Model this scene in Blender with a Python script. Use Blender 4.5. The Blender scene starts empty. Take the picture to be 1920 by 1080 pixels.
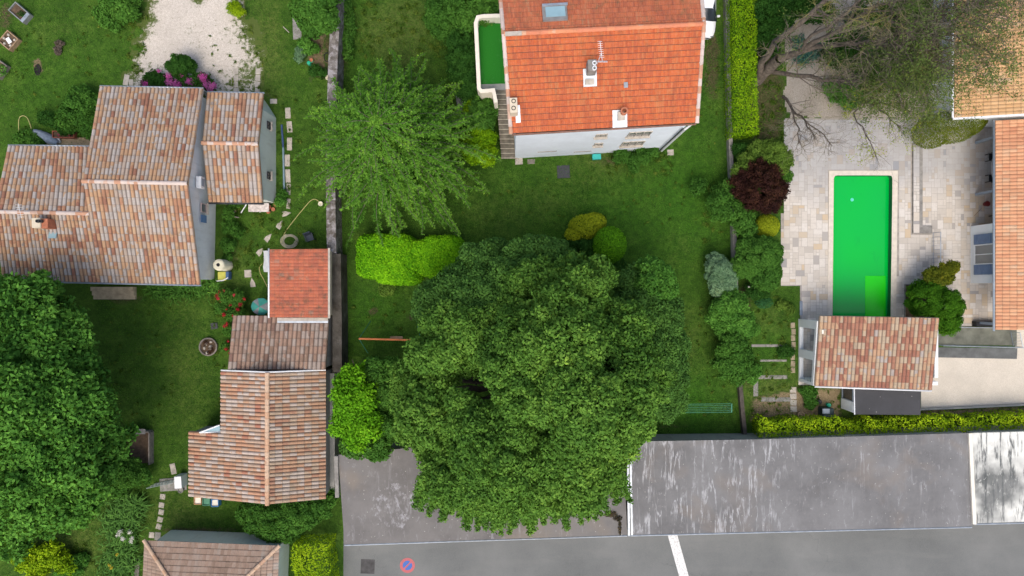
import bpy, bmesh, math, random
import numpy as np
from mathutils import Vector, Matrix
R = math.radians
C = bpy.context.scene.collection
sc = bpy.context.scene
# ------------------------------------------------------------------ camera, light
HC, S = 48.0, 27.0
cam = bpy.data.cameras.new("camera"); cam.lens = 24.3; cam.sensor_width = 36; cam.clip_end = 3000; cam.clip_start = 0.5
co = bpy.data.objects.new("camera", cam); C.objects.link(co); co.location = (0, 0, HC); sc.camera = co
SUN_EL, SUN_AZ = 60.0, 185.0      # azimuth clockwise from north (+y)
w = bpy.data.worlds.new("World"); sc.world = w; w.use_nodes = True
nt = w.node_tree; bg = nt.nodes['Background']
sky = nt.nodes.new('ShaderNodeTexSky'); sky.sky_type = 'NISHITA'; sky.sun_disc = False
sky.sun_elevation = R(SUN_EL); sky.sun_rotation = R(SUN_AZ); sky.dust_density = 6.0; sky.ozone_density = .6; sky.air_density = 1.0
nt.links.new(sky.outputs[0], bg.inputs[0]); bg.inputs[1].default_value = 0.15
sl = bpy.data.lights.new("sun", 'SUN'); sl.energy = 0.55; sl.angle = R(40); sl.color = (1, .95, .87)
so = bpy.data.objects.new("sun", sl); C.objects.link(so)
d = Vector((math.sin(R(SUN_AZ)) * math.cos(R(SUN_EL)), math.cos(R(SUN_AZ)) * math.cos(R(SUN_EL)), math.sin(R(SUN_EL))))
so.rotation_euler = d.to_track_quat('Z', 'Y').to_euler(); so.location = (0, 0, 60)
sc.view_settings.view_transform = 'Standard'; sc.view_settings.look = 'None'
sc.view_settings.gamma = 1; sc.view_settings.exposure = 0.50

# ------------------------------------------------------------------ helpers
rnd = random.Random(7)
def P(px, py, z=0.0):
    k = (HC - z) / HC / S
    return Vector(((px - 960) * k, (540 - py) * k, z))

def tag(o, label=None, cat=None, group=None, kind=None):
    if label: o['label'] = label
    if cat: o['category'] = cat
    if group: o['group'] = group
    if kind: o['kind'] = kind
    return o
def thing(name, label, cat, loc=(0, 0, 0), group=None):
    o = bpy.data.objects.new(name, None); o.empty_display_size = .3; C.objects.link(o); o.location = loc
    return tag(o, label, cat, group)
def rootloc(p):
    while p.parent: p = p.parent
    return p.location
def link(name, me, mat, parent=None, origin=None):
    o = bpy.data.objects.new(name, me); C.objects.link(o)
    if mat is not None: me.materials.append(mat)
    if parent is not None:
        me.transform(Matrix.Translation(-rootloc(parent))); o.parent = parent
    elif origin is not None:
        me.transform(Matrix.Translation(-Vector(origin))); o.location = origin
    return o
def copy_tree(o, parent=None):
    c = o.copy(); C.objects.link(c)
    if parent: c.parent = parent
    for ch in list(o.children): copy_tree(ch, c)
    return c

class MB:
    def __init__(s): s.v = []; s.f = []; s.uv = []
    def add(s, vs, fs, uv=None):
        b = len(s.v); s.v += [tuple(x) for x in vs]
        for f in fs: s.f.append(tuple(i + b for i in f)); s.uv.append(uv)
        return s
    def box(s, c, size, rz=0, rx=0, ry=0):
        M = Matrix.Translation(c) @ Matrix.Rotation(rz, 4, 'Z') @ Matrix.Rotation(ry, 4, 'Y') @ Matrix.Rotation(rx, 4, 'X')
        vs = [M @ Vector((sx * size[0] / 2, sy * size[1] / 2, sz * size[2] / 2)) for sx in (-1, 1) for sy in (-1, 1) for sz in (-1, 1)]
        return s.add(vs, [(0, 1, 3, 2), (4, 6, 7, 5), (0, 4, 5, 1), (2, 3, 7, 6), (0, 2, 6, 4), (1, 5, 7, 3)])
    def bbox(s, c, size, rz=0, b=.02):      # box with chamfered vertical edges and top
        x, y, z = size[0] / 2, size[1] / 2, size[2]
        def ring(k, zz):
            return [(x - k, -y + b), (x - k, y - b), (x - b, y - k), (-x + b, y - k), (-x + k, y - b), (-x + k, -y + b), (-x + b, -y + k), (x - b, -y + k)], zz
        M = Matrix.Translation(c) @ Matrix.Rotation(rz, 4, 'Z'); vs = []
        for k, zz in ((0, -z / 2), (0, z / 2 - b), (b, z / 2)):
            r_, _ = ring(k, zz); vs += [M @ Vector((a, q, zz)) for a, q in r_]
        fs = [(l * 8 + i, l * 8 + (i + 1) % 8, (l + 1) * 8 + (i + 1) % 8, (l + 1) * 8 + i) for l in (0, 1) for i in range(8)]
        fs += [tuple(range(16, 24)), tuple(range(7, -1, -1))]
        return s.add(vs, fs)
    def prism(s, poly, z0, z1, top=True, bottom=True):
        n = len(poly); vs = [(p[0], p[1], z0) for p in poly] + [(p[0], p[1], z1) for p in poly]
        a = sum(poly[i][0] * poly[(i + 1) % n][1] - poly[(i + 1) % n][0] * poly[i][1] for i in range(n))
        fs = [(i, (i + 1) % n, n + (i + 1) % n, n + i) for i in range(n)]
        if top: fs.append(tuple(range(n, 2 * n)))
        if bottom: fs.append(tuple(range(n - 1, -1, -1)))
        if a < 0: fs = [tuple(reversed(f)) for f in fs]
        return s.add(vs, fs)
    def ring(s, pts):                        # wall ring from (x,y,ztop) down to 0
        n = len(pts); vs = [(p[0], p[1], 0) for p in pts] + [tuple(p) for p in pts]
        a = sum(pts[i][0] * pts[(i + 1) % n][1] - pts[(i + 1) % n][0] * pts[i][1] for i in range(n))
        fs = [(i, (i + 1) % n, n + (i + 1) % n, n + i) for i in range(n)]
        if a < 0: fs = [tuple(reversed(f)) for f in fs]
        return s.add(vs, fs)
    def sheet(s, poly, z):
        return s.add([(p[0], p[1], z) for p in poly], [tuple(range(len(poly)))])
    def tube(s, pts, rad, n=8, cap=True):
        pts = [Vector(p) for p in pts]
        if not hasattr(rad, '__len__'): rad = [rad] * len(pts)
        b = len(s.v); prev = None
        for i, p in enumerate(pts):
            t = (pts[min(i + 1, len(pts) - 1)] - pts[max(i - 1, 0)])
            t = t.normalized() if t.length > 1e-9 else Vector((0, 0, 1))
            a = (prev if prev else (Vector((0, 0, 1)) if abs(t.z) < .9 else Vector((1, 0, 0))))
            u = (a - t * a.dot(t)).normalized(); prev = u; q = t.cross(u)
            for k in range(n):
                an = 2 * math.pi * k / n
                s.v.append(tuple(p + (u * math.cos(an) + q * math.sin(an)) * rad[i]))
        for i in range(len(pts) - 1):
            for k in range(n):
                s.f.append((b + i * n + k, b + i * n + (k + 1) % n, b + (i + 1) * n + (k + 1) % n, b + (i + 1) * n + k)); s.uv.append(None)
        if cap:
            s.f.append(tuple(b + k for k in range(n - 1, -1, -1))); s.uv.append(None)
            e = b + (len(pts) - 1) * n; s.f.append(tuple(e + k for k in range(n))); s.uv.append(None)
        return s
    def lathe(s, c, prof, n=20, sx=1, sy=1):  # prof: (r,z) list
        b = len(s.v); c = Vector(c)
        for r, z in prof:
            for k in range(n):
                a = 2 * math.pi * k / n; s.v.append((c.x + r * sx * math.cos(a), c.y + r * sy * math.sin(a), c.z + z))
        for i in range(len(prof) - 1):
            for k in range(n):
                s.f.append((b + i * n + k, b + i * n + (k + 1) % n, b + (i + 1) * n + (k + 1) % n, b + (i + 1) * n + k)); s.uv.append(None)
        return s
    def build(s, name, mat, parent=None, origin=None, smooth=False):
        me = bpy.data.meshes.new(name); me.from_pydata(s.v, [], s.f); me.update()
        if any(u is not None for u in s.uv):
            l = me.uv_layers.new(name='UVMap')
            for p, u in zip(me.polygons, s.uv):
                for li in p.loop_indices: l.data[li].uv = u or (0.5, 0.5)
        if smooth: me.shade_smooth()
        return link(name, me, mat, parent, origin)

def np_mesh(name, V, F, tone=None, mat=None, parent=None, origin=None, smooth=False, vattr=None):
    V = np.asarray(V, np.float32).reshape(-1, 3); F = np.asarray(F, np.int32); k = F.shape[1]
    me = bpy.data.meshes.new(name)
    me.vertices.add(len(V)); me.vertices.foreach_set('co', V.ravel())
    me.loops.add(F.size); me.loops.foreach_set('vertex_index', F.ravel())
    me.polygons.add(len(F)); me.polygons.foreach_set('loop_start', np.arange(0, F.size, k, dtype=np.int32))
    try: me.polygons.foreach_set('loop_total', np.full(len(F), k, np.int32))
    except Exception: pass
    me.update(calc_edges=True); me.validate()
    if tone is not None:
        a = me.attributes.new('tone', 'FLOAT', 'FACE'); a.data.foreach_set('value', np.asarray(tone, np.float32))
    for kx, vv in (vattr or {}).items():
        a = me.attributes.new(kx, 'FLOAT', 'POINT'); a.data.foreach_set('value', np.asarray(vv, np.float32))
    if smooth: me.shade_smooth()
    return link(name, me, mat, parent, origin)

# ------------------------------------------------------------------ materials
class NT:
    def __init__(s, name, rough=.9, spec=.2):
        s.m = bpy.data.materials.new(name); s.m.use_nodes = True; s.t = s.m.node_tree
        s.b = s.t.nodes['Principled BSDF']; s.b.inputs['Roughness'].default_value = rough
        s.b.inputs['Specular IOR Level'].default_value = spec
    def n(s, ty, **kw):
        o = s.t.nodes.new('ShaderNode' + ty)
        for k, v in kw.items(): setattr(o, k, v)
        return o
    def l(s, a, b): s.t.links.new(a, b)
    def val(s, x, inp):
        if isinstance(x, (int, float)): inp.default_value = x
        elif isinstance(x, (tuple, list)): inp.default_value = (*x, 1) if len(x) == 3 and len(inp.default_value) == 4 else x
        else: s.l(x, inp)
    def pos(s, scale=(1, 1, 1), rz=0):
        g = s.n('NewGeometry'); mp = s.n('Mapping'); s.l(g.outputs['Position'], mp.inputs[0])
        mp.inputs['Scale'].default_value = scale; mp.inputs['Rotation'].default_value = (0, 0, rz); return mp.outputs[0]
    def noise(s, scale, vec=None, detail=4, rough=.55, dist=0):
        o = s.n('TexNoise'); o.inputs['Scale'].default_value = scale; o.inputs['Detail'].default_value = detail
        o.inputs['Roughness'].default_value = rough; o.inputs['Distortion'].default_value = dist
        s.l(vec if vec is not None else s.pos(), o.inputs['Vector']); return o.outputs['Fac']
    def voro(s, scale, vec=None, feature='F1', metric='EUCLIDEAN', out='Distance', rand=1):
        o = s.n('TexVoronoi', feature=feature); o.inputs['Scale'].default_value = scale; o.inputs['Randomness'].default_value = rand
        s.l(vec if vec is not None else s.pos(), o.inputs['Vector']); return o.outputs[out]
    def ramp(s, fac, stops, interp='LINEAR'):
        o = s.n('ValToRGB'); o.color_ramp.interpolation = interp; e = o.color_ramp.elements
        while len(e) < len(stops): e.new(.5)
        for i, (p, c) in enumerate(stops):
            e[i].position = p; e[i].color = (*c, 1) if hasattr(c, '__len__') else (c, c, c, 1)
        s.l(fac, o.inputs[0]); return o.outputs[0]
    def mix(s, f, a, b, mode='MIX'):
        o = s.n('Mix', data_type='RGBA', blend_type=mode); s.val(f, o.inputs[0]); s.val(a, o.inputs[6]); s.val(b, o.inputs[7]); return o.outputs[2]
    def math(s, op, a, b=0.0, c=None):
        o = s.n('Math', operation=op); s.val(a, o.inputs[0]); s.val(b, o.inputs[1])
        if c is not None: s.val(c, o.inputs[2])
        return o.outputs[0]
    def attr(s, name):
        o = s.n('Attribute'); o.attribute_name = name; return o.outputs['Fac']
    def color(s, c): s.val(c, s.b.inputs['Base Color']); return s
    def bump(s, h, strength=.4, dist=.02):
        o = s.n('Bump'); o.inputs['Strength'].default_value = strength; o.inputs['Distance'].default_value = dist
        s.l(h, o.inputs['Height']); s.l(o.outputs[0], s.b.inputs['Normal']); return s

_mc = {}
def plain(name, col, rough=.8, var=.18, scale=3.0, metal=0, spec=.3, bump=.15):
    if name in _mc: return _mc[name]
    t = NT(name, rough, spec); c1 = tuple(x * (1 - var) for x in col); c2 = tuple(min(1, x * (1 + var)) for x in col)
    n1 = t.noise(scale, detail=6); t.color(t.ramp(n1, [(.3, c1), (.7, c2)])); t.b.inputs['Metallic'].default_value = metal
    if bump: t.bump(t.noise(scale * 14, detail=3), bump, .01)
    _mc[name] = t.m; return t.m

def leafmat(name, stops, trans=.22, rough=.55, var=1.0):
    t = NT(name, .7, .08)
    stops = stops + [(1.0, tuple(min(.9, x * k) for x, k in zip(stops[-1][1], (1.7, 1.4, 1.2))))]
    tone = t.attr('tone'); nz = t.noise(.9, detail=3); nb_ = t.noise(.23, detail=3)
    f = t.math('ADD', t.math('MULTIPLY', tone, .72), t.math('ADD', t.math('MULTIPLY', nz, .22), t.math('MULTIPLY', t.math('SUBTRACT', nb_, .40), .15 if any(q in name for q in ('topiary', 'lime', 'hedge')) else .75)))
    c = t.ramp(f, stops); t.color(c)
    tr = t.n('BsdfTranslucent'); t.l(t.mix(.5, c, (.25, .4, .03), 'MIX'), tr.inputs[0])
    mx = t.n('MixShader'); mx.inputs[0].default_value = trans
    out = t.t.nodes['Material Output']; t.l(t.b.outputs[0], mx.inputs[1]); t.l(tr.outputs[0], mx.inputs[2]); t.l(mx.outputs[0], out.inputs[0])
    return t.m

def tilemat(name, palette, moss=(.10, .09, .06), mossamt=.3, gapc=.3, stain=.25, seed=0.0, lichen=0.0, flat=False):
    """palette: list of (pos,color), chosen per tile; patches of lichen and dirt on top"""
    t = NT(name, .88, .2)
    uv = t.n('UVMap'); fl = t.n('VectorMath', operation='FLOOR'); t.l(uv.outputs[0], fl.inputs[0])
    ad = t.n('VectorMath', operation='ADD'); t.l(fl.outputs[0], ad.inputs[0]); ad.inputs[1].default_value = (seed, seed * .7, 0)
    wn = t.n('TexWhiteNoise', noise_dimensions='2D'); t.l(ad.outputs[0], wn.inputs['Vector'])
    big = t.noise(.55, detail=3)
    sp = t.n('SeparateXYZ'); t.l(ad.outputs[0], sp.inputs[0]); wc = t.n('TexWhiteNoise', noise_dimensions='1D'); t.l(sp.outputs['X'], wc.inputs['W'])
    f = t.math('ADD', t.math('ADD', t.math('MULTIPLY', wn.outputs['Value'], .62), t.math('MULTIPLY', wc.outputs['Value'], .22)), t.math('MULTIPLY', t.math('SUBTRACT', big, .4), .9 if not flat else 1.2))
    c = t.ramp(f, palette, 'CONSTANT' if not flat else 'LINEAR')
    fine = t.noise(9, detail=6, rough=.7)
    c = t.mix(t.ramp(fine, [(.25, .0), (.8, stain * 1.6)]), c, t.mix(.5, c, (.5, .45, .4)))
    m = t.ramp(t.noise(2.2, detail=7, rough=.72), [(.5, 0), (.72, mossamt)])
    c = t.mix(m, c, moss)
    if lichen:
        li = t.ramp(t.noise(5.0, detail=5, rough=.8), [(.62, 0), (.7, lichen)]); c = t.mix(li, c, (.5, .48, .4))
    c = t.mix(t.ramp(t.noise(3.6, detail=9, rough=.85), [(.58, 0), (.66, .55)]), c, (.09, .07, .05))
    us_ = t.n('Mapping'); us_.inputs['Scale'].default_value = (.55, .045, 1) if not flat else (.14, .05, 1); t.l(uv.outputs[0], us_.inputs[0]); rn = t.noise(1.6, us_.outputs[0], detail=6, rough=.65)
    c = t.mix(t.ramp(rn, [(.46, 0), (.70, .42)]), c, t.mix(.55, c, (.07, .055, .045)))
    # dark line along the overlap of each course
    fr = t.n('VectorMath', operation='FRACTION'); t.l(uv.outputs[0], fr.inputs[0]); sx = t.n('SeparateXYZ'); t.l(fr.outputs[0], sx.inputs[0])
    g = t.ramp(sx.outputs['Y'], [(0, 0), (.06, 1), (.86, 1), (1.0, 0)])
    c = t.mix(t.math('MULTIPLY', t.math('SUBTRACT', 1, g), gapc), c, (.08, .06, .05))
    if not flat:                              # shade in the channels between tile columns, painted into the colour
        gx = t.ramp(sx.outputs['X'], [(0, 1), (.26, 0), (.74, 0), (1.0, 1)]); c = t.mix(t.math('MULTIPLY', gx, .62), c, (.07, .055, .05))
    t.color(c); t.bump(t.noise(30, detail=4), .3, .01); return t.m

# ---- foliage
def unit(n, rg):
    v = rg.normal(size=(n, 3)); return v / np.linalg.norm(v, axis=1, keepdims=True)
def leaves(Pts, Nrm, size, tone, rg, aspect=.55, narrow=False):
    n = len(Pts); t = unit(n, rg); t -= Nrm * (t * Nrm).sum(1, keepdims=True); t /= np.linalg.norm(t, axis=1, keepdims=True) + 1e-9
    b = np.cross(Nrm, t); s = (size * rg.uniform(.65, 1.35, n))[:, None]
    droop = Nrm * s * .25
    V = np.stack([Pts - t * s * .5 - droop, Pts + b * s * aspect * .5, Pts + t * s * .5 - droop, Pts - b * s * aspect * .5], 1)
    return V.reshape(-1, 3), np.arange(n * 4).reshape(-1, 4), tone
def foliage(lobes, size=.2, dens=60, sub=.6, seed=1, fill=.3, up=.35, rag=.12, cull=.78, subcull=.72, tonespread=.5, low=-.35, subflat=.8, holes=()):
    """lobes: (x,y,z,rx,ry,rz). Clumps of leaves laid over each lobe, leaves laid over each clump."""
    rg = np.random.default_rng(seed); L = np.array(lobes, float)
    cl = []
    for i, (x, y, z, rx, ry, rz) in enumerate(L):
        if not sub: cl.append((x, y, z, rx, ry, rz, rg.uniform(0, 1))); continue
        area = 4 * math.pi * ((rx * ry) ** 1.6 / 3 + (rx * rz) ** 1.6 / 3 + (ry * rz) ** 1.6 / 3) ** (1 / 1.6)
        n = max(4, int(area / (sub * sub * 1.15)))
        dr = unit(n, rg); dr = dr[dr[:, 2] > low]
        lt = rg.uniform(-.22, .22)
        for q in dr:
            k = rg.uniform(.82, 1.0 + rag * 1.5); s_ = sub * rg.uniform(.65, 1.35)
            c = np.array([x + q[0] * (rx - s_ * .5) * k, y + q[1] * (ry - s_ * .5) * k, z + q[2] * (rz - s_ * .4) * k])
            dd = (((c - L[:, :3]) / L[:, 3:]) ** 2).sum(1); dd[i] = 9
            if dd.min() < subcull ** 2: continue
            if any((c[0] - h[0]) ** 2 + (c[1] - h[1]) ** 2 < h[2] ** 2 for h in holes): continue
            cl.append((c[0], c[1], c[2], s_, s_, s_ * subflat, np.clip(rg.uniform(.15, .85) + lt, 0, 1)))
    Ps, Ns, Ts, Sz = [], [], [], []
    for (x, y, z, rx, ry, rz, tn) in cl:
        area = 4 * math.pi * ((rx * ry) ** 1.6 / 3 + (rx * rz) ** 1.6 / 3 + (ry * rz) ** 1.6 / 3) ** (1 / 1.6)
        n = int(dens * area); nf = int(n * fill)
        q = unit(n + nf, rg); q[:, 2] = np.where((q[:, 2] < -.25) & (rg.random(n + nf) < .6), -q[:, 2], q[:, 2])
        k = np.concatenate([rg.uniform(1 - rag * 1.6, 1 + rag, n), rg.uniform(.3, .8, nf)])[:, None]
        p = np.array([x, y, z]) + q * np.array([rx, ry, rz]) * k
        nn = q * .8 + np.array([0, 0, up]) + rg.normal(size=q.shape) * .45; nn /= np.linalg.norm(nn, axis=1, keepdims=True)
        Ps.append(p); Ns.append(nn); Ts.append(np.clip(tn * tonespread + rg.uniform(0, 1, n + nf) * (1 - tonespread), 0, 1))
        Sz.append(np.full(n + nf, size))
    Pt = np.concatenate(Ps); N = np.concatenate(Ns); T = np.concatenate(Ts); Z = np.concatenate(Sz)
    keep = Pt[:, 2] > .03
    if cull and len(L) > 1 and not sub:
        cnt = np.zeros(len(Pt), int)
        for l_ in L:
            cnt += ((((Pt - l_[:3]) / l_[3:]) ** 2).sum(1) < cull ** 2)
        own = rg.random(len(Pt)) < .15
        keep &= (cnt == 0) | own
    Pt, N, T, Z = Pt[keep], N[keep], T[keep], Z[keep]
    return leaves(Pt, N, Z, T, rg)
def domes(lobes, r=1.25, seed=1, low=-.4, cullk=.74, holes=(), off=.74):
    rg = np.random.default_rng(seed); L_ = np.array(lobes, float); out = []
    for i, (x, y, z, rx, ry, rz) in enumerate(L_):
        n = max(4, int(4 * math.pi * rx * ry / (r * r * 1.7))); q = unit(n * 2, rg); q = q[q[:, 2] > low]
        for u in q[:n]:
            s_ = r * rg.uniform(.5, 1.35); c = np.array([x + u[0] * (rx - s_ * off), y + u[1] * (ry - s_ * off), z + u[2] * (rz - s_ * .45)])
            dd = (((c - L_[:, :3]) / L_[:, 3:]) ** 2).sum(1); dd[i] = 9
            if dd.min() < cullk ** 2 or any((c[0] - h[0]) ** 2 + (c[1] - h[1]) ** 2 < (h[2] + s_ * .6) ** 2 for h in holes): continue
            if any((c[0] - o[0]) ** 2 + (c[1] - o[1]) ** 2 + (c[2] - o[2]) ** 2 < ((s_ + o[3]) * .53) ** 2 for o in out): continue
            out.append((*c, s_, s_, s_ * .85))
    return out
def merge(parts):
    V, F, T = [], [], []; b = 0
    for v, f, t in parts: V.append(v); F.append(f + b); T.append(t); b += len(v)
    return np.concatenate(V), np.concatenate(F), np.concatenate(T)
def lob(px, py, z, rx, ry=None, rz=None):
    ry = ry or rx; rz = rz or (rx + ry) / 2 * .85; p = P(px, py, z); return (p.x, p.y, z, rx, ry, rz)

def limb_path(a, b, sag=.0, wob=.25, n=6, rg=rnd):
    a, b = Vector(a), Vector(b); L = (b - a).length; out = []
    for i in range(n + 1):
        t = i / n; p = a.lerp(b, t); p.z += math.sin(t * math.pi) * sag * L
        if 0 < i < n: p += Vector([rg.uniform(-1, 1) * wob * L * .12 for _ in range(3)])
        out.append(p)
    return out
def trunk_mesh(base, forkz, targets, r0, mat, parent, r1=.06):
    m = MB(); base = Vector(base); n = len(targets); cx = sum(t[0] for t in targets) / n; cy = sum(t[1] for t in targets) / n
    fork = Vector((base.x * .7 + cx * .3, base.y * .7 + cy * .3, forkz))
    m.tube([base + Vector((0, 0, -.05)), base + Vector((0, 0, .25)), base.lerp(fork, .5) + Vector((.05, -.04, 0)), fork], [r0 * 1.5, r0 * 1.1, r0 * .95, r0 * .85], 12)
    for t in targets:
        p = limb_path(fork - Vector((0, 0, .15)), t, .06); m.tube(p, [r0 * .55 * (1 - i / len(p)) + r1 for i in range(len(p))], 7)
        for k in range(4):
            s_ = p[rnd.randint(2, len(p) - 2)]; e = s_ + Vector((rnd.uniform(-1, 1), rnd.uniform(-1, 1), rnd.uniform(.1, .8))) * 1.1
            m.tube(limb_path(s_, e, .03, n=3), [.05, .04, .03, .015], 5)
    return m.build('trunk', mat, parent, smooth=True)

# ---- tiled slope
def slope(parent, name, mat, EL, ER, RR, RL, pitch=.255, course=.46, amp=.085, step=.016, clip=None, samples=6, deck=True):
    EL, ER, RR, RL = map(Vector, (EL, ER, RR, RL))
    nc = max(1, round((ER - EL).length / pitch)); nr = max(1, round((RL - EL).length / course))
    N = (ER - EL).cross(RL - EL).normalized(); N = N if N.z > 0 else -N
    us = np.arange(nc * samples + 1) / samples
    prof = np.abs(np.sin(np.pi * us)) ** .8 * amp
    rg = np.random.default_rng(nc * 13 + nr)
    rows = []; vv = []
    for k in range(nr): rows += [(k, step, k + .002), (k + .985, 0, k + .985)]
    E0 = np.array(EL); E1 = np.array(ER); R0 = np.array(RL); R1 = np.array(RR); Nn = np.array(N)
    cols = []
    jit = rg.normal(0, .004, (nr, nc))
    for (v, lift, uvv) in rows:
        f = v / nr; a = E0 + (R0 - E0) * f; b = E1 + (R1 - E1) * f
        j = jit[min(int(v), nr - 1)][np.minimum((us).astype(int), nc - 1)]
        cols.append(a + (b - a) * (us / nc)[:, None] + Nn * (prof + lift + j)[:, None])
    V = np.concatenate(cols); W = len(us); nrw = len(rows)
    i, j = np.meshgrid(np.arange(nrw - 1), np.arange(W - 1), indexing='ij'); a = (i * W + j).ravel()
    F = np.stack([a, a + 1, a + W + 1, a + W], 1)
    uvc = np.stack([(j.ravel() + .5) / samples, np.zeros(len(a))], 1)
    rv = np.array([r[2] for r in rows]); v0 = rv[i.ravel()]; v1 = rv[i.ravel() + 1]; v1 = np.where(i.ravel() % 2 == 1, v0 + .001, v1)
    UV = np.zeros((len(F), 4, 2)); u0 = j.ravel() / samples + 1e-4; u1 = (j.ravel() + 1) / samples - 1e-4; UV[:, 0, 0] = u0; UV[:, 3, 0] = u0; UV[:, 1, 0] = u1; UV[:, 2, 0] = u1; UV[:, 0, 1] = v0; UV[:, 1, 1] = v0; UV[:, 2, 1] = v1; UV[:, 3, 1] = v1
    nv = len(V)
    if deck:
        cs = []
        for p in (EL, ER, RR, RL):
            cs += [np.array(p - N * .012), np.array(p - N * .13)]
        V = np.concatenate([V, np.array(cs)])
        D = np.array([[0, 2, 4, 6], [7, 5, 3, 1], [0, 1, 3, 2], [2, 3, 5, 4], [4, 5, 7, 6], [6, 7, 1, 0]]) + nv
        F = np.concatenate([F, D]); UV = np.concatenate([UV, np.full((6, 4, 2), .5)])
    me = bpy.data.meshes.new(name); me.from_pydata(V.tolist(), [], F.tolist()); me.update()
    ul = me.uv_layers.new(name='UVMap'); ul.data.foreach_set('uv', UV.astype(np.float32).ravel())
    if clip:
        bm = bmesh.new(); bm.from_mesh(me)
        for (pt, nn) in clip:
            bmesh.ops.bisect_plane(bm, geom=bm.verts[:] + bm.edges[:] + bm.faces[:], plane_co=pt, plane_no=nn, clear_outer=True)
        bm.to_mesh(me); bm.free()
    return link(name, me, mat, parent)
def ridge(parent, A, B, mat, r=.13, seg=.42, name='ridge', seed=0):
    A, B = Vector(A), Vector(B); L = (B - A).length; n = max(1, round(L / seg)); t = (B - A).normalized()
    side = t.cross(Vector((0, 0, 1))).normalized(); up = side.cross(t); m = MB()
    for k in range(n):
        a = A + t * (L * k / n - .03); b = A + t * (L * (k + 1) / n); vs = []
        for p, rr in ((a, r * 1.08), (b, r * .92)):
            for q in range(7):
                an = math.pi * q / 6; vs.append(p + side * math.cos(an) * rr + up * math.sin(an) * rr * .85)
        m.add(vs, [(q, q + 1, q + 8, q + 7) for q in range(6)] + [(0, 1, 2, 3, 4, 5, 6)], (k + seed + .5, .5 + k * 3))
    return m.build(name, mat, parent)

# ------------------------------------------------------------------ material library
M = {}
pal_old = [(0, (.27, .11, .065)), (.16, (.37, .18, .10)), (.30, (.45, .27, .15)), (.46, (.41, .33, .27)), (.62, (.42, .385, .36)), (.80, (.45, .30, .185)), (.90, (.33, .285, .26))]
M['tile_a'] = tilemat('tile_weathered_canal', pal_old, mossamt=.38)
M['tile_a2'] = tilemat('tile_weathered_canal_annex', pal_old, mossamt=.32, seed=31)
M['tile_d'] = tilemat('tile_grey_brown_canal', [(0, (.20, .11, .08)), (.25, (.27, .17, .12)), (.42, (.34, .22, .16)), (.6, (.35, .29, .25)), (.8, (.28, .2, .16))], mossamt=.55, seed=12)
M['tile_e'] = tilemat('tile_faded_canal', [(0, (.38, .15, .09)), (.22, (.46, .25, .15)), (.42, (.42, .30, .22)), (.60, (.47, .40, .35)), (.82, (.44, .26, .16))], mossamt=.3, seed=5)
M['tile_e2'] = tilemat('tile_faded_canal_brown', [(0, (.30, .15, .09)), (.25, (.38, .22, .13)), (.45, (.36, .27, .19)), (.62, (.40, .34, .29)), (.82, (.38, .22, .13))], mossamt=.45, seed=8)
M['tile_c'] = tilemat('tile_red_flat', [(0, (.26, .065, .035)), (.4, (.37, .085, .04)), (.8, (.45, .11, .045)), (1, (.32, .15, .10))], moss=(.09, .075, .05), mossamt=.95, lichen=.4, flat=True, seed=3)
M['tile_f'] = tilemat('tile_brown_flat', [(0, (.22, .15, .11)), (.4, (.29, .20, .15)), (.8, (.33, .25, .20)), (1, (.30, .27, .24))], mossamt=.3, flat=True, seed=2, gapc=.8)
M['tile_g'] = tilemat('tile_orange_flat', [(0, (.34, .060, .014)), (.35, (.46, .085, .016)), (.7, (.54, .115, .020)), (1, (.48, .155, .045))], moss=(.22, .09, .05), mossamt=.6, flat=True, seed=1, gapc=.9, lichen=.12)
M['tile_g2'] = tilemat('tile_orange_flat_mossy', [(0, (.32, .075, .03)), (.35, (.43, .10, .035)), (.7, (.50, .13, .045)), (1, (.42, .17, .08))], moss=(.16, .11, .06), mossamt=.8, flat=True, seed=4, gapc=.6)
M['tile_h'] = tilemat('tile_sand_orange', [(0, (.46, .26, .11)), (.4, (.54, .32, .14)), (.8, (.58, .37, .18)), (1, (.50, .36, .22))], mossamt=.15, flat=True, seed=6)
M['tile_h2'] = tilemat('tile_pink_orange', [(0, (.48, .20, .10)), (.4, (.56, .27, .14)), (.8, (.60, .33, .18)), (1, (.54, .36, .23))], mossamt=.12, flat=True, seed=9)
M['tile_i'] = tilemat('tile_mixed_canal', [(0, (.27, .10, .06)), (.24, (.34, .15, .09)), (.42, (.44, .27, .16)), (.58, (.42, .33, .23)), (.76, (.37, .33, .30)), (.86, (.47, .31, .18))], mossamt=.28, seed=17)
M['ridge_pale'] = tilemat('ridge_pale', [(0, (.55, .38, .30)), (.3, (.58, .50, .46)), (.6, (.50, .27, .17)), (.8, (.60, .52, .48))], mossamt=.2, seed=7)
M['ridge_tan'] = tilemat('ridge_tan', [(0, (.52, .32, .2)), (.4, (.56, .40, .28)), (.8, (.48, .30, .2))], mossamt=.2, seed=2)
M['ridge_orange'] = tilemat('ridge_orange', [(0, (.60, .2, .1)), (.5, (.66, .24, .11)), (.8, (.6, .34, .22))], mossamt=.2)

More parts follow.
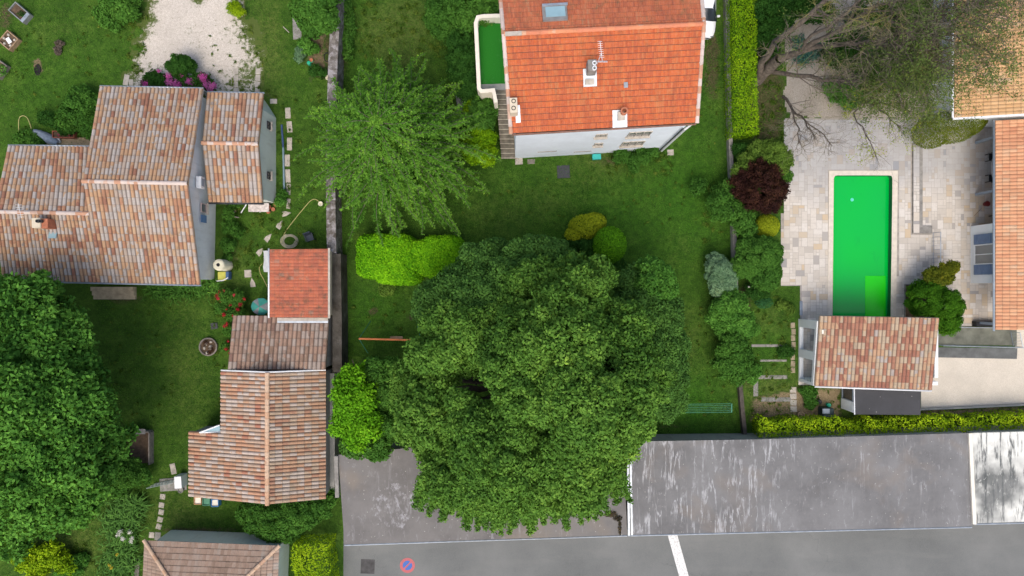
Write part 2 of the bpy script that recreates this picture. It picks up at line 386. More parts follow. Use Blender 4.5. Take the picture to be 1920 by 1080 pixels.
def wallmat(name, col, dirt=(.25, .22, .18), amt=.3):
    t = NT(name, .9, .2); c = t.ramp(t.noise(.8, detail=5), [(.3, tuple(x * .93 for x in col)), (.7, tuple(min(1, x * 1.05) for x in col))])
    st = t.ramp(t.noise(1.5, t.pos((2, 2, .4)), detail=7, rough=.7), [(.52, 0), (.8, amt)]); c = t.mix(st, c, dirt)
    t.color(c); t.bump(t.noise(40, detail=3), .35, .01); return t.m
M['wall_a'] = wallmat('wall_grey_render', (.78, .81, .83))
M['wall_b'] = wallmat('wall_green_grey_render', (.70, .77, .74))
M['wall_g'] = wallmat('wall_white_blue_render', (.74, .82, .92), (.5, .5, .48), .12)
M['wall_cream'] = wallmat('wall_cream_render', (.62, .56, .44))
M['wall_concrete'] = wallmat('wall_concrete', (.31, .32, .31), (.10, .10, .09), .6)
M['wall_white'] = wallmat('wall_white_render', (.74, .78, .80), (.5, .5, .48), .12)
M['parapet'] = wallmat('parapet_cream', (.80, .76, .66), (.35, .32, .26), .25)
M['zinc'] = plain('zinc', (.42, .47, .52), .45, metal=.6, spec=.5)
M['white_metal'] = plain('white_metal', (.7, .74, .77), .4, .06, spec=.5)
M['dark_metal'] = plain('dark_metal', (.03, .035, .04), .5, .2, spec=.5)
M['grey_metal'] = plain('grey_metal', (.22, .27, .33), .45, .12, spec=.5)
M['black'] = plain('black_plastic', (.012, .013, .016), .6, .2)
M['bark'] = plain('bark', (.11, .09, .07), .95, .35, 6, bump=.8)
M['bark_grey'] = plain('bark_grey', (.125, .105, .088), .95, .45, 5, bump=.8)
t = NT('twig_grey', .95, .1); t.color(t.mix(t.ramp(t.noise(.45, detail=4), [(.52, 0), (.66, .75)]), t.ramp(t.noise(2), [(.3, (.10, .085, .065)), (.7, (.22, .20, .155))]), (.26, .25, .055))); M['twig'] = t.m
M['wood'] = plain('wood', (.30, .21, .13), .85, .3, 5)
M['wood_grey'] = plain('wood_grey', (.2, .18, .16), .9, .3, 5)
M['terracotta'] = plain('terracotta', (.42, .16, .09), .85, .2)
M['blue_shutter'] = plain('blue_shutter', (.12, .22, .40), .6, .1)
M['slate_shutter'] = plain('slate_shutter', (.13, .19, .30), .6, .1)
M['stone_slab'] = plain('stone_slab', (.42, .39, .34), .9, .22, 3, bump=.5)
M['stone_grey'] = plain('stone_grey', (.24, .235, .22), .9, .3, 3, bump=.5)
M['soil'] = plain('soil', (.10, .07, .045), .95, .4, 4, bump=.9)
def glassmat(name, col, rough=.08):
    t = NT(name, rough, .8); t.color(t.ramp(t.noise(1.2, detail=2), [(.3, tuple(x * .8 for x in col)), (.7, col)])); return t.m
M['glass_dark'] = glassmat('glass_dark', (.03, .04, .05)); M['glass_sky'] = glassmat('glass_sky', (.30, .48, .55), .15)
M['glass_grey'] = glassmat('glass_grey', (.16, .18, .19), .15)

# asphalt, membranes, gravel, paving
t = NT('asphalt', .85, .3); base = t.ramp(t.noise(.16, detail=6, rough=.6), [(.3, (.092, .104, .104)), (.5, (.128, .141, .140)), (.7, (.18, .193, .19))])
c = t.mix(t.ramp(t.noise(60, detail=3), [(.35, .0), (.75, .45)]), base, (.27, .27, .27)); c = t.mix(t.ramp(t.noise(90, detail=2), [(.6, 0), (.8, .6)]), c, (.05, .05, .05))
wv = t.pos(); cr = t.voro(.16, None, 'DISTANCE_TO_EDGE')
dn = t.n('TexNoise'); dn.inputs['Scale'].default_value = 1.2; dn.inputs['Detail'].default_value = 5; t.l(wv, dn.inputs['Vector'])
vm = t.n('VectorMath', operation='SCALE'); t.l(dn.outputs['Color'], vm.inputs[0]); vm.inputs['Scale'].default_value = 1.6
va = t.n('VectorMath', operation='ADD'); t.l(wv, va.inputs[0]); t.l(vm.outputs[0], va.inputs[1]); t.l(va.outputs[0], cr.node.inputs['Vector'])
c = t.mix(t.math('MULTIPLY', t.ramp(cr, [(.0, .5), (.004, 0)]), t.ramp(t.noise(.12, detail=2), [(.52, 0), (.6, 1)])), c, (.06, .06, .06))
c = t.mix(t.ramp(t.noise(.5, t.pos((.25, 1.6, 1)), detail=5), [(.52, 0), (.75, .35)]), c, (.22, .225, .22)); t.color(c); t.bump(t.noise(80, detail=3), .4, .008); M['asphalt'] = t.m

def membrane(name, base, dark, streak, amt, thr=.55, brown=(.19, .165, .14), sc_=1.0, rz=.1, veins=False, spill=None):
    t = NT(name, .88, .25); c = t.ramp(t.noise(.35, detail=5, rough=.65), [(.3, dark), (.62, base)])
    c = t.mix(t.ramp(t.noise(.22, t.pos(), detail=4, dist=.5), [(.55, 0), (.7, .7)]), c, brown)
    s1 = t.noise(2.4 * sc_, t.pos((1.1, .13, 1), rz), detail=8, rough=.68, dist=.25)
    if veins:
        v1 = t.noise(.95, t.pos((1.5, .20, 1), rz), detail=7, rough=.6, dist=.3); v1 = t.math('ABSOLUTE', t.math('SUBTRACT', v1, .5))
        gx = t.n('SeparateXYZ'); t.l(t.pos(), gx.inputs[0]); mx = t.ramp(t.math('ADD', t.math('MULTIPLY', gx.outputs['X'], .045), t.math('MULTIPLY', t.noise(.4, detail=4), .35)), [(.95, 1), (1.25, .05)])
        vn = t.math('MULTIPLY', t.ramp(v1, [(.004, .85), (.026, 0)]), t.ramp(t.noise(.8, detail=5), [(.40, 0), (.58, 1)])); c = t.mix(t.math('MULTIPLY', vn, mx), c, streak); amt_ = amt; thr = .58
    if spill:
        q_ = P(*spill); gp = t.n('VectorMath', operation='DISTANCE'); t.l(t.pos(), gp.inputs[0]); gp.inputs[1].default_value = (q_.x, q_.y, 2.3)
        c = t.mix(t.math('MULTIPLY', t.ramp(gp.outputs['Value'], [(.3, 1), (1.5, 0)]) if 0 else t.math('LESS_THAN', t.math('ADD', gp.outputs['Value'], t.math('MULTIPLY', t.noise(1.6, detail=5), 3)), 2.9), t.ramp(t.noise(3.2, t.pos((1, .6, 1)), detail=7, rough=.75), [(.5, 0), (.60, .75)])), c, (.34, .345, .365))
    s2 = t.noise(.30, detail=4); mask = t.ramp(s2, [(.40, .1), (.58, 1)])
    c = t.mix(t.math('MULTIPLY', t.ramp(s1, [(thr, 0), (thr + .09, amt)]), mask), c, streak)
    b1 = t.noise(3.4, t.pos((1, .45, 1), rz), detail=8, rough=.75, dist=.6)
    c = t.mix(t.ramp(b1, [(.57, 0), (.68, amt * .75)]), c, streak)
    c = t.mix(t.ramp(t.noise(7, detail=8, rough=.8), [(.60, 0), (.70, .6)]), c, (.05, .05, .05))
    vs = t.voro(2.6); c = t.mix(t.ramp(vs, [(.05, .8), (.09, 0)]), c, (.45, .45, .43))
    # felt lap joints every metre
    t.color(c); t.bump(t.noise(22, detail=5), .4, .015); return t.m
M['felt_mid'] = membrane('felt_streaked', (.195, .20, .205), (.125, .127, .13), (.42, .435, .455), .6, .50, brown=(.215, .19, .165), veins=True)
M['felt_left'] = membrane('felt_brown', (.18, .176, .172), (.118, .115, .113), (.42, .43, .46), .45, .585, brown=(.215, .19, .16), spill=(738, 950, 2.3))
M['felt_right'] = membrane('felt_white', (.16, .17, .17), (.06, .07, .07), (.70, .72, .68), .95, .40, sc_=1.3, rz=.02)
M['dark_felt'] = membrane('dark_felt', (.060, .062, .068), (.045, .047, .05), (.12, .12, .125), .2, .6)

def gravel(name, c1, c2, c3, fl='cover', edge=None):
    t = NT(name, .95, .15); n1 = t.voro(34, None, 'F1', out='Color'); bw = t.n('RGBToBW'); t.l(n1, bw.inputs[0])
    c = t.ramp(bw.outputs[0], [(.1, c1), (.5, c2), (.9, c3)]); c = t.mix(t.ramp(t.noise(.7, detail=6), [(.35, 0), (.75, .5)]), c, tuple(x * .72 for x in c2))
    if edge:
        a = t.attr('cover'); nz = t.noise(3.2, detail=8, rough=.75)
        e = t.math('ADD', a, t.math('MULTIPLY', t.math('SUBTRACT', nz, .5), 2.4))
        c = t.mix(t.ramp(e, [(.30, 1), (.62, 0)]), c, edge)
        c = t.mix(t.ramp(t.noise(6, detail=8, rough=.8), [(.56, 0), (.66, .75)]), c, t.mix(.5, edge, (.2, .17, .08)))
    t.color(c); t.bump(n1, .5, .02); return t.m
M['gravel'] = gravel('gravel_drive', (.40, .36, .31), (.56, .52, .46), (.70, .67, .62), edge=(.075, .11, .025))
M['gravel_fine'] = gravel('gravel_courtyard', (.52, .48, .40), (.60, .56, .48), (.66, .62, .54))
M['gravel_grey'] = gravel('gravel_garden', (.27, .24, .20), (.36, .33, .28), (.44, .41, .36))
M['dirt'] = gravel('dirt', (.12, .09, .05), (.17, .13, .08), (.24, .19, .12), edge=(.05, .085, .02))
M['mulch'] = gravel('mulch', (.13, .10, .055), (.22, .17, .10), (.34, .28, .17), edge=(.06, .09, .02))

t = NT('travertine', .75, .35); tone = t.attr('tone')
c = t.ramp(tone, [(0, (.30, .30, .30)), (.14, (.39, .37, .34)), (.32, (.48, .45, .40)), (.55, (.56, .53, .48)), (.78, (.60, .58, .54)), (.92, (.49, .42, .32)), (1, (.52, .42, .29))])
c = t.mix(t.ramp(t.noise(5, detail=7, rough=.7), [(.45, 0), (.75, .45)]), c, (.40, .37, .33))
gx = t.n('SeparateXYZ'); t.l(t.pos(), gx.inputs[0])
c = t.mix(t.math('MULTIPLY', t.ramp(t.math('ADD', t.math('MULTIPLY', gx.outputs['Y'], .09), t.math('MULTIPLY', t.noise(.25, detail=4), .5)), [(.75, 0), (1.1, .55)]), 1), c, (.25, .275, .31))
t.color(c); t.bump(t.noise(18, detail=4), .2, .01); M['travertine'] = t.m
M['grout'] = plain('grout', (.33, .31, .28), .95, .2)
M['coping'] = plain('coping_stone', (.60, .56, .48), .8, .1, 4)
M['render_paint'] = plain('white_road_paint', (.72, .74, .74), .7, .08, 8)

# ------------------------------------------------------------------ ground
def inpoly(x, y, poly):
    ins = np.zeros(x.shape, bool); n = len(poly); j = n - 1
    for i in range(n):
        xi, yi = poly[i][0], poly[i][1]; xj, yj = poly[j][0], poly[j][1]
        c_ = ((yi > y) != (yj > y)) & (x < (xj - xi) * (y - yi) / (yj - yi + 1e-12) + xi); ins ^= c_; j = i
    return ins
def edgedist(x, y, poly):
    dmin = np.full(x.shape, 1e9); n = len(poly)
    for i in range(n):
        ax, ay = poly[i][0], poly[i][1]; bx, by = poly[(i + 1) % n][0], poly[(i + 1) % n][1]
        L = (bx - ax) ** 2 + (by - ay) ** 2 + 1e-12; t_ = np.clip(((x - ax) * (bx - ax) + (y - ay) * (by - ay)) / L, 0, 1)
        dmin = np.minimum(dmin, np.hypot(x - ax - t_ * (bx - ax), y - ay - t_ * (by - ay)))
    return dmin
def G(pts, z=0): return [tuple(P(a, b, z))[:2] for a, b in pts]

fx = np.arange(-40, 40.01, .4); fy = np.arange(-24, 24.01, .4); far = np.array([60, 100, 180, 320, 600.])
HOLE = (P(1557.5, 0).x, P(1676, 0).x, P(0, 630).y, P(0, 324.5).y)      # the pool's excavation, its rim under the coping
gx_ = np.sort(np.concatenate([-far[::-1], fx, far, HOLE[:2]])); gy_ = np.sort(np.concatenate([-far[::-1], fy, far, HOLE[2:]]))
XX, YY = np.meshgrid(gx_, gy_); Vg = np.stack([XX.ravel(), YY.ravel(), np.zeros(XX.size)], 1)
W_ = len(gx_); ii, jj = np.meshgrid(np.arange(len(gy_) - 1), np.arange(W_ - 1), indexing='ij'); a_ = (ii * W_ + jj).ravel()
Fg = np.stack([a_, a_ + 1, a_ + W_ + 1, a_ + W_], 1)
fc_ = Vg[Fg].mean(1); Fg = Fg[~((fc_[:, 0] > HOLE[0]) & (fc_[:, 0] < HOLE[1]) & (fc_[:, 1] > HOLE[2]) & (fc_[:, 1] < HOLE[3]))]
dry = np.zeros(XX.size); lush = np.zeros(XX.size); soil = np.zeros(XX.size)
def paint(arr, px, py, rx, ry, amt):
    c_ = P(px, py); k = ((Vg[:, 0] - c_.x) / (rx / S)) ** 2 + ((Vg[:, 1] - c_.y) / (ry / S)) ** 2
    arr += amt * np.exp(-k * 1.1)
for a in [(500, 80, 40, 110, .8), (690, 60, 50, 60, .5), (760, 60, 60, 90, .9), (745, 130, 30, 50, .6), (930, 420, 130, 70, .35), (1060, 370, 150, 50, .3), (350, 700, 60, 150, .5), (330, 960, 100, 60, .6), (440, 500, 40, 60, .5),
          (100, 60, 130, 60, .35), (1130, 300, 90, 40, .6), (1280, 470, 50, 60, .3), (1290, 640, 40, 80, .5), (120, 1020, 120, 80, .8), (310, 540, 150, 40, .2), (1450, 740, 70, 60, .9), (1560, 750, 60, 40, .9), (560, 470, 80, 30, .4), (1450, 600, 60, 40, .5), (540, 250, 40, 130, .3)]: paint(dry, *a)
for a in [(1150, 400, 250, 120, .7), (1300, 760, 60, 60, 1.0), (700, 60, 60, 100, .9), (700, 580, 60, 60, .7), (100, 150, 160, 120, .3), (1300, 300, 60, 200, .4), (1440, 640, 50, 60, .4), (1440, 710, 60, 40, .4)]: paint(lush, *a)
for a in [(620, 110, 40, 50, 1.0), (230, 850, 60, 60, .9), (1400, 680, 20, 60, .8), (700, 583, 10, 9, 1.5), (775, 592, 10, 9, 1.5), (1255, 648, 28, 16, 1.3), (1140, 300, 50, 18, .7), (1395, 560, 20, 40, .9), (1335, 120, 18, 90, 1.0), (1430, 220, 50, 80, .8), (1260, 800, 60, 10, .7), (230, 560, 70, 20, .7), (440, 470, 22, 60, .5), (1440, 120, 30, 150, .8), (10, 30, 25, 40, .8), (370, 995, 120, 8, .9), (745, 130, 14, 30, .55), (790, 60, 20, 16, .5)]: paint(soil, *a)
t = NT('lawn', .95, .1)
c = t.ramp(t.noise(.5, detail=7, rough=.7), [(.32, (.038, .094, .012)), (.5, (.064, .146, .017)), (.68, (.115, .212, .030))])
c = t.mix(t.ramp(t.attr('lush'), [(0, 0), (1, .75)]), c, t.ramp(t.noise(2, detail=6), [(.32, (.022, .110, .006)), (.68, (.055, .200, .013))]))
nz = t.noise(1.3, detail=8, rough=.7)
dm = t.ramp(t.math('ADD', t.math('MULTIPLY', t.attr('dry'), .8), t.math('SUBTRACT', nz, .62)), [(0.05, 0), (.5, .8)])
c = t.mix(dm, c, t.ramp(t.noise(5, detail=5), [(.3, (.085, .145, .022)), (.7, (.16, .20, .05))]))
sm = t.ramp(t.math('ADD', t.attr('soil'), t.math('MULTIPLY', t.math('SUBTRACT', nz, .5), 1.2)), [(.45, 0), (.75, .9)])
c = t.mix(sm, c, t.ramp(t.noise(8, detail=5), [(.3, (.07, .05, .03)), (.7, (.15, .115, .07))]))
c = t.mix(t.ramp(t.noise(2.6, detail=8, rough=.75), [(.38, .6), (.55, 0)]), c, (.016, .045, .007))
c = t.mix(t.ramp(t.noise(11, detail=5, rough=.8), [(.36, .75), (.56, 0)]), c, (.012, .032, .006))
c = t.mix(t.ramp(t.noise(26, detail=3), [(.58, 0), (.72, .6)]), c, (.13, .22, .05)); t.color(c); t.bump(t.noise(30, detail=4), .8, .05)
tag(np_mesh('ground', Vg, Fg, mat=t.m, vattr={'dry': dry, 'lush': lush, 'soil': soil}), kind='structure')

def patch(name, pts, z, mat, cell=.12, jag=.25, soft=.8, kind='structure', seed=0, hard=(), thin=()):
    poly = G(pts); rg = np.random.default_rng(seed)
    xs = [p[0] for p in poly]; ys = [p[1] for p in poly]
    x = np.arange(min(xs) - .3, max(xs) + .3, cell); y = np.arange(min(ys) - .3, max(ys) + .3, cell)
    X, Y = np.meshgrid(x, y); ins = inpoly(X, Y, poly); dd = edgedist(X, Y, poly) * np.where(ins, 1, -1)
    cov = np.clip(dd / soft, 0, 1)
    # low-frequency wobble
    wob = sum(np.sin(X * a + p1) * np.sin(Y * b + p2) for a, b, p1, p2 in rg.uniform([1, 1, 0, 0], [6, 6, 6, 6], (6, 4))) / 3 * jag + rg.normal(0, jag * .25, X.shape)
    keep = (dd + wob) > 0
    Wn = X.shape[1]; i, j = np.meshgrid(np.arange(X.shape[0] - 1), np.arange(Wn - 1), indexing='ij'); a = (i * Wn + j).ravel()
    kf = (keep[:-1, :-1] & keep[1:, 1:] & keep[1:, :-1] & keep[:-1, 1:]).ravel(); a = a[kf]
    F = np.stack([a, a + 1, a + Wn + 1, a + Wn], 1)
    V = np.stack([X.ravel(), Y.ravel(), np.full(X.size, z)], 1)
    used = np.unique(F); re = np.zeros(len(V), int); re[used] = np.arange(len(used))
    cv = np.clip((dd + wob * .5).ravel()[used] / soft, 0, 1)
    for px, py, rx, ry, am in thin:
        c_ = P(px, py); cv = cv - am * np.exp(-(((V[used][:, 0] - c_.x) / (rx / S)) ** 2 + ((V[used][:, 1] - c_.y) / (ry / S)) ** 2))
    o = np_mesh(name, V[used], re[F], mat=mat, vattr={'cover': np.clip(cv, 0, 1)})
    return tag(o, kind=kind)

# road
tag(MB().sheet(G([(644, 985), (1176, 960), (2300, 930), (2300, 1500), (644, 1500)]), .008).build('road', M['asphalt']), kind='structure')
patch('gravel_drive', [(262, -40), (455, -40), (478, 40), (502, 85), (500, 178), (490, 200), (225, 200), (234, 150), (243, 90), (268, 30)], .006, M['gravel'], jag=.55, soft=1.7, seed=3, thin=[(455, 135, 20, 45, .45), (385, 100, 26, 24, .3), (425, 150, 36, 22, .4), (372, 2, 14, 10, .8), (430, 60, 30, 30, .35), (475, 60, 16, 36, .3), (300, 130, 30, 20, .4), (360, 60, 20, 30, .3)])
patch('garden_soil', [(578, 62), (614, 62), (616, 150), (580, 150), (570, 110)], .006, M['dirt'], jag=.25, soft=.6, seed=4)
patch('mulch_strip', [(1727, 764), (1960, 758), (1960, 782), (1405, 790), (1405, 745), (1495, 725), (1580, 725), (1580, 778), (1727, 780)], .006, M['mulch'], jag=.15, soft=.5, seed=5)
tag(MB().sheet(G([(1727, 672), (2100, 650), (2100, 755), (1727, 766)]), .010).build('gravel_courtyard', M['gravel_fine']), kind='structure')
tag(MB().sheet(G([(1900, 605), (2100, 605), (2100, 650), (1905, 672)]), .012).build('gravel_path', M['gravel_fine']), kind='structure')
patch('gravel_garden', [(1478, -40), (1640, -40), (1720, 60), (1780, 140), (1740, 225), (1478, 225), (1470, 180), (1470, 30)], .006, M['gravel_grey'], jag=.15, soft=.4, seed=6)

# travertine patio laid in rectangular stones of several sizes
def opus(name, pts, z, mat, cell=.205, seed=1, excl=None, sizes=((3, 2), (2, 3), (2, 2), (2, 1), (1, 2), (3, 1), (1, 1)), bias=None, gap=.008):
    poly = G(pts); rg = random.Random(seed); xs = [p[0] for p in poly]; ys = [p[1] for p in poly]
    x0, y0 = min(xs), min(ys); nx = int((max(xs) - x0) / cell); ny = int((max(ys) - y0) / cell)
    X, Y = np.meshgrid(x0 + (np.arange(nx) + .5) * cell, y0 + (np.arange(ny) + .5) * cell); free = inpoly(X, Y, poly)
    for e in (excl or []): free &= ~inpoly(X, Y, G(e))
    V, F, T = [], [], []
    for j in range(ny):
        for i in range(nx):
            if not free[j, i]: continue
            k = [s_ for s_ in sizes if i + s_[0] <= nx and j + s_[1] <= ny and free[j:j + s_[1], i:i + s_[0]].all()]
            s_ = k[min(int(rg.random() ** 1.3 * len(k)), len(k) - 1)]; free[j:j + s_[1], i:i + s_[0]] = False
            a, b, c_, d_ = x0 + i * cell + gap, y0 + j * cell + gap, x0 + (i + s_[0]) * cell - gap, y0 + (j + s_[1]) * cell - gap
            n = len(V); zz = z + rg.uniform(0, .002); V += [(a, b, zz), (c_, b, zz), (c_, d_, zz), (a, d_, zz)]; F.append((n, n + 1, n + 2, n + 3))
            v = rg.random(); v = .35 + .5 * v if rg.random() < .72 else v
            if bias and rg.random() < bias((a + c_) / 2, (b + d_) / 2): v = rg.uniform(.84, 1)
            T.append(v)
    return tag(np_mesh(name, V, F, tone=T, mat=mat), kind='structure')
PATIO = [(1472, 222), (1900, 222), (1900, 612), (1500, 612), (1500, 536), (1464, 536)]
m = MB(); h = HOLE; X0, X1, Y0, Y1, YM, XM = P(1472, 0).x, P(1900, 0).x, P(0, 612).y, P(0, 222).y, P(0, 536).y, P(1500, 0).x
for a, b, c_, d_ in ((X0, h[0], YM, Y1), (XM, h[0], Y0, YM), (h[1], X1, Y0, Y1), (h[0], h[1], h[3], Y1), (P(1464, 0).x, X0, YM, P(0, 400).y)):
    m.sheet([(a, c_), (b, c_), (b, d_), (a, d_)], .010)
m.sheet(G([(1497, 634.5), (1720, 634.5), (1720, 722), (1497, 722)]), .006); m.sheet(G([(1497, 612), (1552, 612), (1552, 634.5), (1497, 634.5)]), .006); m.sheet(G([(1682, 612), (1720, 612), (1720, 634.5), (1682, 634.5)]), .006)
tag(m.build('patio_bed', M['grout']), kind='structure')
STEP = [(1710, 270), (1728, 270), (1728, 424), (1746, 424), (1746, 438), (1710, 438)]
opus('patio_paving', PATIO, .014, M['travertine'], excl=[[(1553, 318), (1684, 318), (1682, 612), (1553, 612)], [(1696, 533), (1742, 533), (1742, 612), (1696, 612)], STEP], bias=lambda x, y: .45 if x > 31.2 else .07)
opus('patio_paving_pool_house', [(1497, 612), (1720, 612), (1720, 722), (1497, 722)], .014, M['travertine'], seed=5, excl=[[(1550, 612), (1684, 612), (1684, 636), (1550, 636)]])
# the raised terrace step
tag(MB().prism(G(STEP), .0, .12).build('patio_step', M['stone_grey']), kind='structure')
opus('patio_step_paving', [(1711, 271), (1727, 271), (1727, 437), (1711, 437)], .124, M['travertine'], seed=3)

# pool
pool_p = [(1568, 329), (1668, 329), (1672, 334), (1669, 640), (1561, 640), (1563, 334)]
def rounded(pts, r=.25, n=4):
    out = []; m_ = len(pts)
    for i in range(m_):
        p, a, b = Vector(pts[i]), Vector(pts[i - 1]), Vector(pts[(i + 1) % m_]); u = (a - p).normalized() * r; v = (b - p).normalized() * r
        for k in range(n + 1):
            t_ = k / n; out.append(tuple((p + u) * (1 - t_) ** 2 + p * 2 * t_ * (1 - t_) + (p + v) * t_ ** 2))
    return out
pin = rounded([P(1563, 329).xy, P(1673, 329).xy, P(1669, 625).xy, P(1560, 625).xy]); pout = [P(1554, 320).xy, P(1683, 320).xy, P(1679, 634).xy, P(1551, 634).xy]
pool = thing('swimming_pool', 'rectangular garden pool of bright green water with pale stone coping', 'swimming pool', P(1618, 470))
bm = bmesh.new()
ov = [bm.verts.new((p[0], p[1], .045)) for p in pout]; iv = [bm.verts.new((p[0], p[1], .045)) for p in pin]
eo = [bm.edges.new((ov[i], ov[(i + 1) % 4])) for i in range(4)]; ei = [bm.edges.new((iv[i], iv[(i + 1) % len(iv)])) for i in range(len(iv))]
bmesh.ops.triangle_fill(bm, use_beauty=True, edges=eo + ei)
r_ = bmesh.ops.extrude_face_region(bm, geom=bm.faces[:]); bmesh.ops.translate(bm, vec=(0, 0, -.035), verts=[g for g in r_['geom'] if isinstance(g, bmesh.types.BMVert)])
bmesh.ops.recalc_face_normals(bm, faces=bm.faces[:]); me = bpy.data.meshes.new('coping'); bm.to_mesh(me); bm.free(); link('coping', me, M['coping'], pool)
t = NT('pool_liner', .6, .3); t.color(t.ramp(t.noise(.5, detail=4), [(.3, (.0, .34, .06)), (.7, (.0, .42, .08))])); liner = t.m
m = MB(); m.add([(p[0], p[1], .02) for p in pin] + [(p[0], p[1], -1.3) for p in pin], [(i, (i + 1) % len(pin), len(pin) + (i + 1) % len(pin), len(pin) + i) for i in range(len(pin))])
t = NT('pool_wall', .6, .3); t.color(t.ramp(t.noise(.8, detail=4), [(.3, (.01, .12, .05)), (.7, (.01, .17, .06))])); m.build('pool_wall', t.m, pool)
t = NT('pool_water', .12, .35); t.color(t.mix(t.ramp(t.noise(1.2, t.pos((1, .6, 1)), detail=6, rough=.7, dist=.6), [(.60, 0), (.8, .35)]), t.ramp(t.noise(.12, detail=2), [(.35, (.0, .46, .045)), (.65, (.0, .40, .06))]), (.0, .2, .05)))
t.bump(t.noise(2.0, detail=3), .04, .02)
m = MB(); m.add([(p[0], p[1], -.40) for p in pin], [tuple(range(len(pin)))]); m.build('water', t.m, pool)
t = NT('submerged_step', .25, .3); t.color(t.ramp(t.noise(.6, detail=4), [(.3, (.01, .60, .008)), (.7, (.02, .68, .012))]))
m = MB(); m.bbox(P(1647, 571) + Vector((0, 0, -.415)), (39 / S, 108 / S, .06), b=.015); m.build('pool_step', t.m, pool)
m = MB(); m.lathe(P(1603, 373) + Vector((0, 0, -.398)), [(.12, 0), (.1, .01), (.04, .015), (.001, .012)], 16); m.build('pool_return_cap', plain('cap_cyan', (.1, .6, .5)), pool)
# skimmer grid on the patio
tag(MB().bbox(P(1502, 578) + Vector((0, 0, .03)), (.2, 1.0, .03)).build('drain_grate', M['grey_metal'], origin=P(1502, 578)), 'narrow dark drain grate set in the paving beside the pool house', 'grate')

# ------------------------------------------------------------------ buildings
def gutter(parent, A, B, mat=None, r=.06, down=None, name='gutter'):
    m = MB(); m.tube([A, B], r, 8)
    if down: m.tube([down, (down[0], down[1], 0.02)], .045, 8)
    return m.build(name, mat or M['zinc'], parent, smooth=True)
def window_on(parent, c, wdt, hgt, nrm, glass, frame=None, bars=1, sill=True, depth=.06):
    """window standing proud of a wall plane; c centre, nrm horizontal outward normal"""
    n = Vector((nrm[0], nrm[1], 0)).normalized(); t_ = Vector((-n.y, n.x, 0)); rz = math.atan2(t_.y, t_.x); c = Vector(c); f = MB()
    for s_ in (-1, 1):
        f.box(c + t_ * s_ * (wdt / 2 - .03) + n * depth / 2, (.06, depth, hgt), rz); f.box(c + Vector((0, 0, s_ * (hgt / 2 - .03))) + n * depth / 2, (wdt - .125, depth, .06), rz)
    for k in range(bars): f.box(c + t_ * ((k + 1) / (bars + 1) - .5) * wdt + n * depth / 2, (.05, depth * .9, hgt - .125), rz)
    w_ = f.build('window', frame or M['white_metal'], parent)
    MB().box(c + n * .012, (wdt - .1, .02, hgt - .1), rz).build('pane', glass, w_)
    if sill: MB().box(c + n * .08 - Vector((0, 0, hgt / 2 + .03)), (wdt + .14, .18, .05), rz).build('sill', M['stone_slab'], w_)
    return w_

# --- left tiled house
A = thing('tiled_house', 'large pale house with weathered pink and grey canal tile roof at left', 'house', P(240, 420))
ze, zr, zw = 2.9, 4.9, 4.3
def PX(v, z=0): return Vector((v[0], v[1], z))
eNl, eNr = P(187, 163, ze), P(381, 167, ze); rl, rr = P(156, 340, zr), P(352, 344, zr); eSr = P(375.5, 533, ze); eSm = P(189, 529, ze)
wNl, wNr = P(15, 274, ze), P(172, 276, ze); wrl, wrr = P(-12, 397, zw), P(166, 400.5, zw); wSl = P(5, 525, ze)
slope(A, 'roof', M['tile_a'], eNl, eNr, rr, rl); slope(A, 'roof', M['tile_a'], eSm, eSr, rr, rl)
slope(A, 'roof', M['tile_a'], wNl, wNr, wrr, wrl); slope(A, 'roof', M['tile_a'], wSl, eSm, wrr, wrl)
ridge(A, rl + Vector((0, 0, .05)), rr + Vector((0, 0, .05)), M['ridge_pale']); ridge(A, wrl + Vector((0, 0, .05)), wrr + Vector((0.1, 0, .05)), M['ridge_pale'], seed=3)
i_ = .33
m = MB(); m.ring([(eNl.x + i_, eNl.y - i_, ze - .02), (eNr.x - i_, eNr.y - i_, ze - .02), (rr.x - i_, rr.y, zr - .16), (eSr.x - i_, eSr.y + i_, ze - .02), (eSm.x + i_, eSm.y + i_, ze - .02), (rl.x + i_, rl.y, zr - .16)])
m.ring([(wNl.x + i_, wNl.y - i_, ze - .02), (eNl.x + i_ + .02, wNl.y - i_, ze - .02), (eNl.x + i_ + .02, wrl.y, zw - .16), (eNl.x + i_ + .02, wSl.y + i_, ze - .02), (wSl.x + i_, wSl.y + i_, ze - .02), (wrl.x + i_, wrl.y, zw - .16)])
m.build('wall', M['wall_a'], A)
gutter(A, wSl + Vector((-.05, -.07, -.03)), eSr + Vector((.05, -.07, -.03)), M['grey_metal']); gutter(A, eNl + Vector((0, .07, -.03)), eNr + Vector((0, .07, -.03)), M['zinc'], down=(eNr.x - .2, eNr.y + .07, ze)); gutter(A, wNl + Vector((0, .07, -.03)), wNr + Vector((0, .07, -.03)), M['zinc'])
